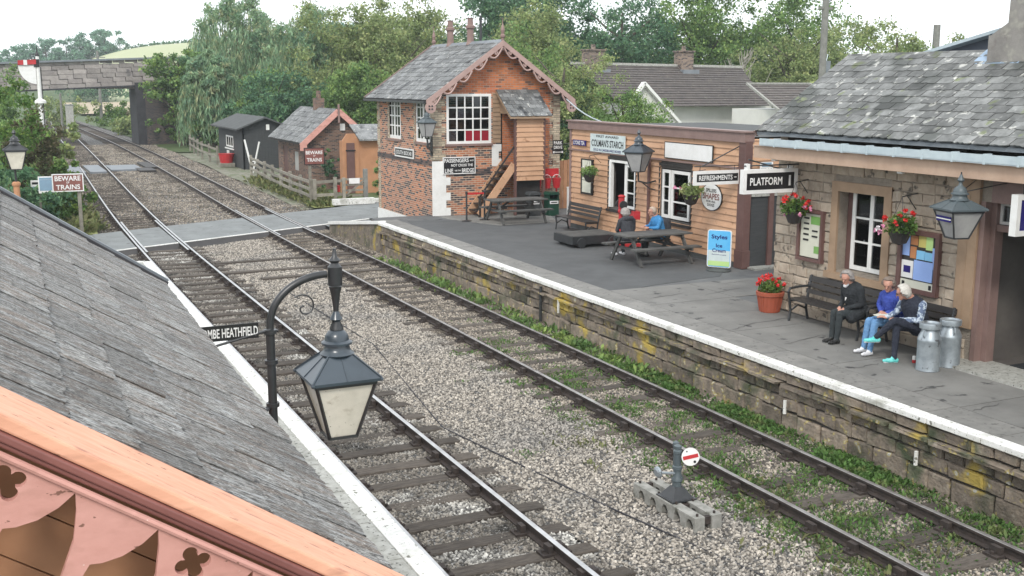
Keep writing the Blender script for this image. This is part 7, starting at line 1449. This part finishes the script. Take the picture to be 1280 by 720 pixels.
# ivy-clad bush over the bridge abutment
tree('ivy-covered bush hiding the right end of the bridge', 15.3, 100.5, -.2, 9.0, 5.8, 'leaf_mid', 50, .26, 90, 90, .3, 'ivy_bush', 'bushes beside the line', crown='foliage'); tree('hanging ivy over the brick abutment right of the dark pier', 16.4, 99.5, 2.2, 5.2, 4.4, 'leaf_dark', 54, .2, 60, 80, 0, 'ivy_bush', 'bushes beside the line', crown='foliage', trunk=False); tree('low bush at the foot of the bridge abutment', 15.6, 101.5, -.3, 3.2, 3.4, 'leaf_mid', 55, .2, 40, 80, 0, 'bush', 'bushes beside the line', crown='foliage', trunk=False); tree('green bush in front of the bridge abutment', 17.0, 97, -.3, 4.6, 5.0, 'leaf_mid', 51, .22, 40, 80, 0, 'bush', 'bushes beside the line', crown='foliage', trunk=False)
tree('small leafy bush against the brick hut gable', 15.6, 54.9, -.1, 2.5, 1.1, 'leaf_dark', 52, .10, 24, 70, 0, 'bush', 'bushes beside the line', trunk=False, crown='foliage'); tree('thin bush growing between the orange shed and the signal box', 16.6, 49.8, -.1, 1.9, 1.3, 'leaf_mid', 53, .10, 20, 60, 0, 'bush', 'bushes beside the line', trunk=False, crown='foliage')
BU = [('rounded bush hiding the left end of the bridge', .6, 97, 7.4, 6.6, 'leaf_mid', 71), ('spiky bright green bush at the left picture edge', -.7, 47, 6.6, 4.6, 'leaf_bright', 60), ('tall green bush left of the signal post', .2, 56, 6.0, 4.8, 'leaf_mid', 61), ('brownish bramble in the middle of the left hedge', 1.9, 52, 4.5, 3.2, 'leaf_brown', 62), ('dark green bush behind the orange lamp post', -0.5, 42.3, 3.0, 3.6, 'leaf_dark', 63), ('leafy bush right behind the beware of trains board', 2.0, 46.4, 2.3, 2.4, 'leaf_bright', 64), ('low dark bush at the foot of the left hedge', 1.0, 44.6, 1.5, 2.4, 'leaf_dark', 65), ('yellowish shrub between the hedge and the rails', 2.9, 56, 2.1, 2.2, 'leaf_bright', 66), ('olive bush further up the left side of the line', 2.4, 66, 3.4, 3.6, 'leaf_olive', 67), ('big bush under the signal post', 1.0, 72, 3.4, 5, 'leaf_mid', 68), ('far left bush below the bridge end', -2.0, 84, 4.6, 7, 'leaf_mid', 69), ('green shrub at the left edge nearer the shelter', -1.6, 39.5, 3.6, 4, 'leaf_mid', 70)]
for (lb, x, y, h, w, m_, sd) in BU: tree(lb, x, y, -.3, h, w, m_, sd, .15 if y < 60 else .2, 46, 120, 0, 'bush', 'bushes beside the line', trunk=False, crown='foliage')
BV = [('pale scrub beyond the bridge, right of the line', 14.2, 125, 2.2, 5, 'leaf_olive', 80), ('brownish scrub beyond the bridge', 17.5, 138, 3.2, 8, 'leaf_brown', 81), ('green bush seen under the bridge at the right', 17.5, 126, 3.4, 5, 'leaf_mid', 82), ('bright bush seen under the bridge', 15.0, 150, 3.0, 7, 'leaf_bright', 83), ('dark hedge bush under the bridge beyond the field', 24, 262, 4.2, 15, 'leaf_dark', 84), ('grey-green bush left of the line beyond the bridge', 8.6, 150, 4.6, 7, 'leaf_olive', 85)]
for (lb, x, y, h, w, m_, sd) in BV: tree(lb, x, y, -.3 if y < 200 else 1.5, h, w, m_, sd, .3 if y < 200 else .5, 40, 70, 0, 'bush', 'bushes beside the line', trunk=False, crown='foliage', d=6)
HT = [(11, 346, 15.5, 12), (16.5, 348, 17.5, 11), (22, 346, 18.0, 11), (27.0, 348, 19.6, 10), (32.5, 346, 21.6, 10), (37.0, 349, 19.6, 9), (3, 350, 13, 12), (-12, 350, 12, 16)]
HL = ['leftmost of the hilltop trees beside the signal arm', 'second hilltop tree, just right of the signal', 'third hilltop tree above the bridge parapet', 'fourth hilltop tree above the thin pole', 'tallest rounded hilltop tree at the field edge', 'rightmost hilltop tree where the pale field starts', 'small far tree left of the signal arm', 'far low tree at the left picture edge']
for (x, y, h, w), lb in zip(HT, HL): tree(lb, x, y, 4.0, h - 3.6, w, 'leaf_bluish', int(x) + 90, .6, 70, 80, 0, 'broadleaf_tree', 'trees on the far hill')
V = leaves([(x_, 341 + random.uniform(-1, 1), crest(x_) + .2) for x_ in np.arange(38, 120, 1.3)], [1.1] * 64, 40, .7, .8, .2, .7, 0, 5); tag(quads_obj('hedge', V, 'leaf_dark'), kind='stuff')
# bare pale tree among the green
t = thing('bare_tree', 'pale leafless tree in front of the green wood behind the bungalow', 'tree', (52.5, 70, 0)); b = trunk_mb(8.2, .16, 5, 0); g_ = random.Random(4)
for k in range(26):
    z = g_.uniform(2, 7.5); a = g_.uniform(0, 6.28); L_ = (8.6 - z) * .5; b.tube([(0, 0, z), (math.cos(a) * L_ * .5, math.sin(a) * L_ * .5, z + L_ * .5), (math.cos(a) * L_ * .8, math.sin(a) * L_ * .8, z + L_ * 1.2)], [.06, .04, .015], 5)
b.build('trunk', 'dead_bark', t)

# haze: the far trees and the hill fade to pale grey
b = MB(); b.box(-3100, 3100, -400, 3600, -1.4, 24.5); hzo = b.build('haze', 'interior'); hzo.data.materials.clear(); hm = bpy.data.materials.new('haze'); hm.use_nodes = True; hm.node_tree.nodes.remove(hm.node_tree.nodes['Principled BSDF'])
pv = hm.node_tree.nodes.new('ShaderNodeVolumePrincipled'); pv.inputs['Color'].default_value = (.86, .93, 1, 1); pv.inputs['Density'].default_value = .00045; pv.inputs['Anisotropy'].default_value = .2; hm.node_tree.links.new(pv.outputs[0], hm.node_tree.nodes['Material Output'].inputs['Volume']); hzo.data.materials.append(hm); tag(hzo, kind='stuff')
SC.cycles.volume_bounces = 1
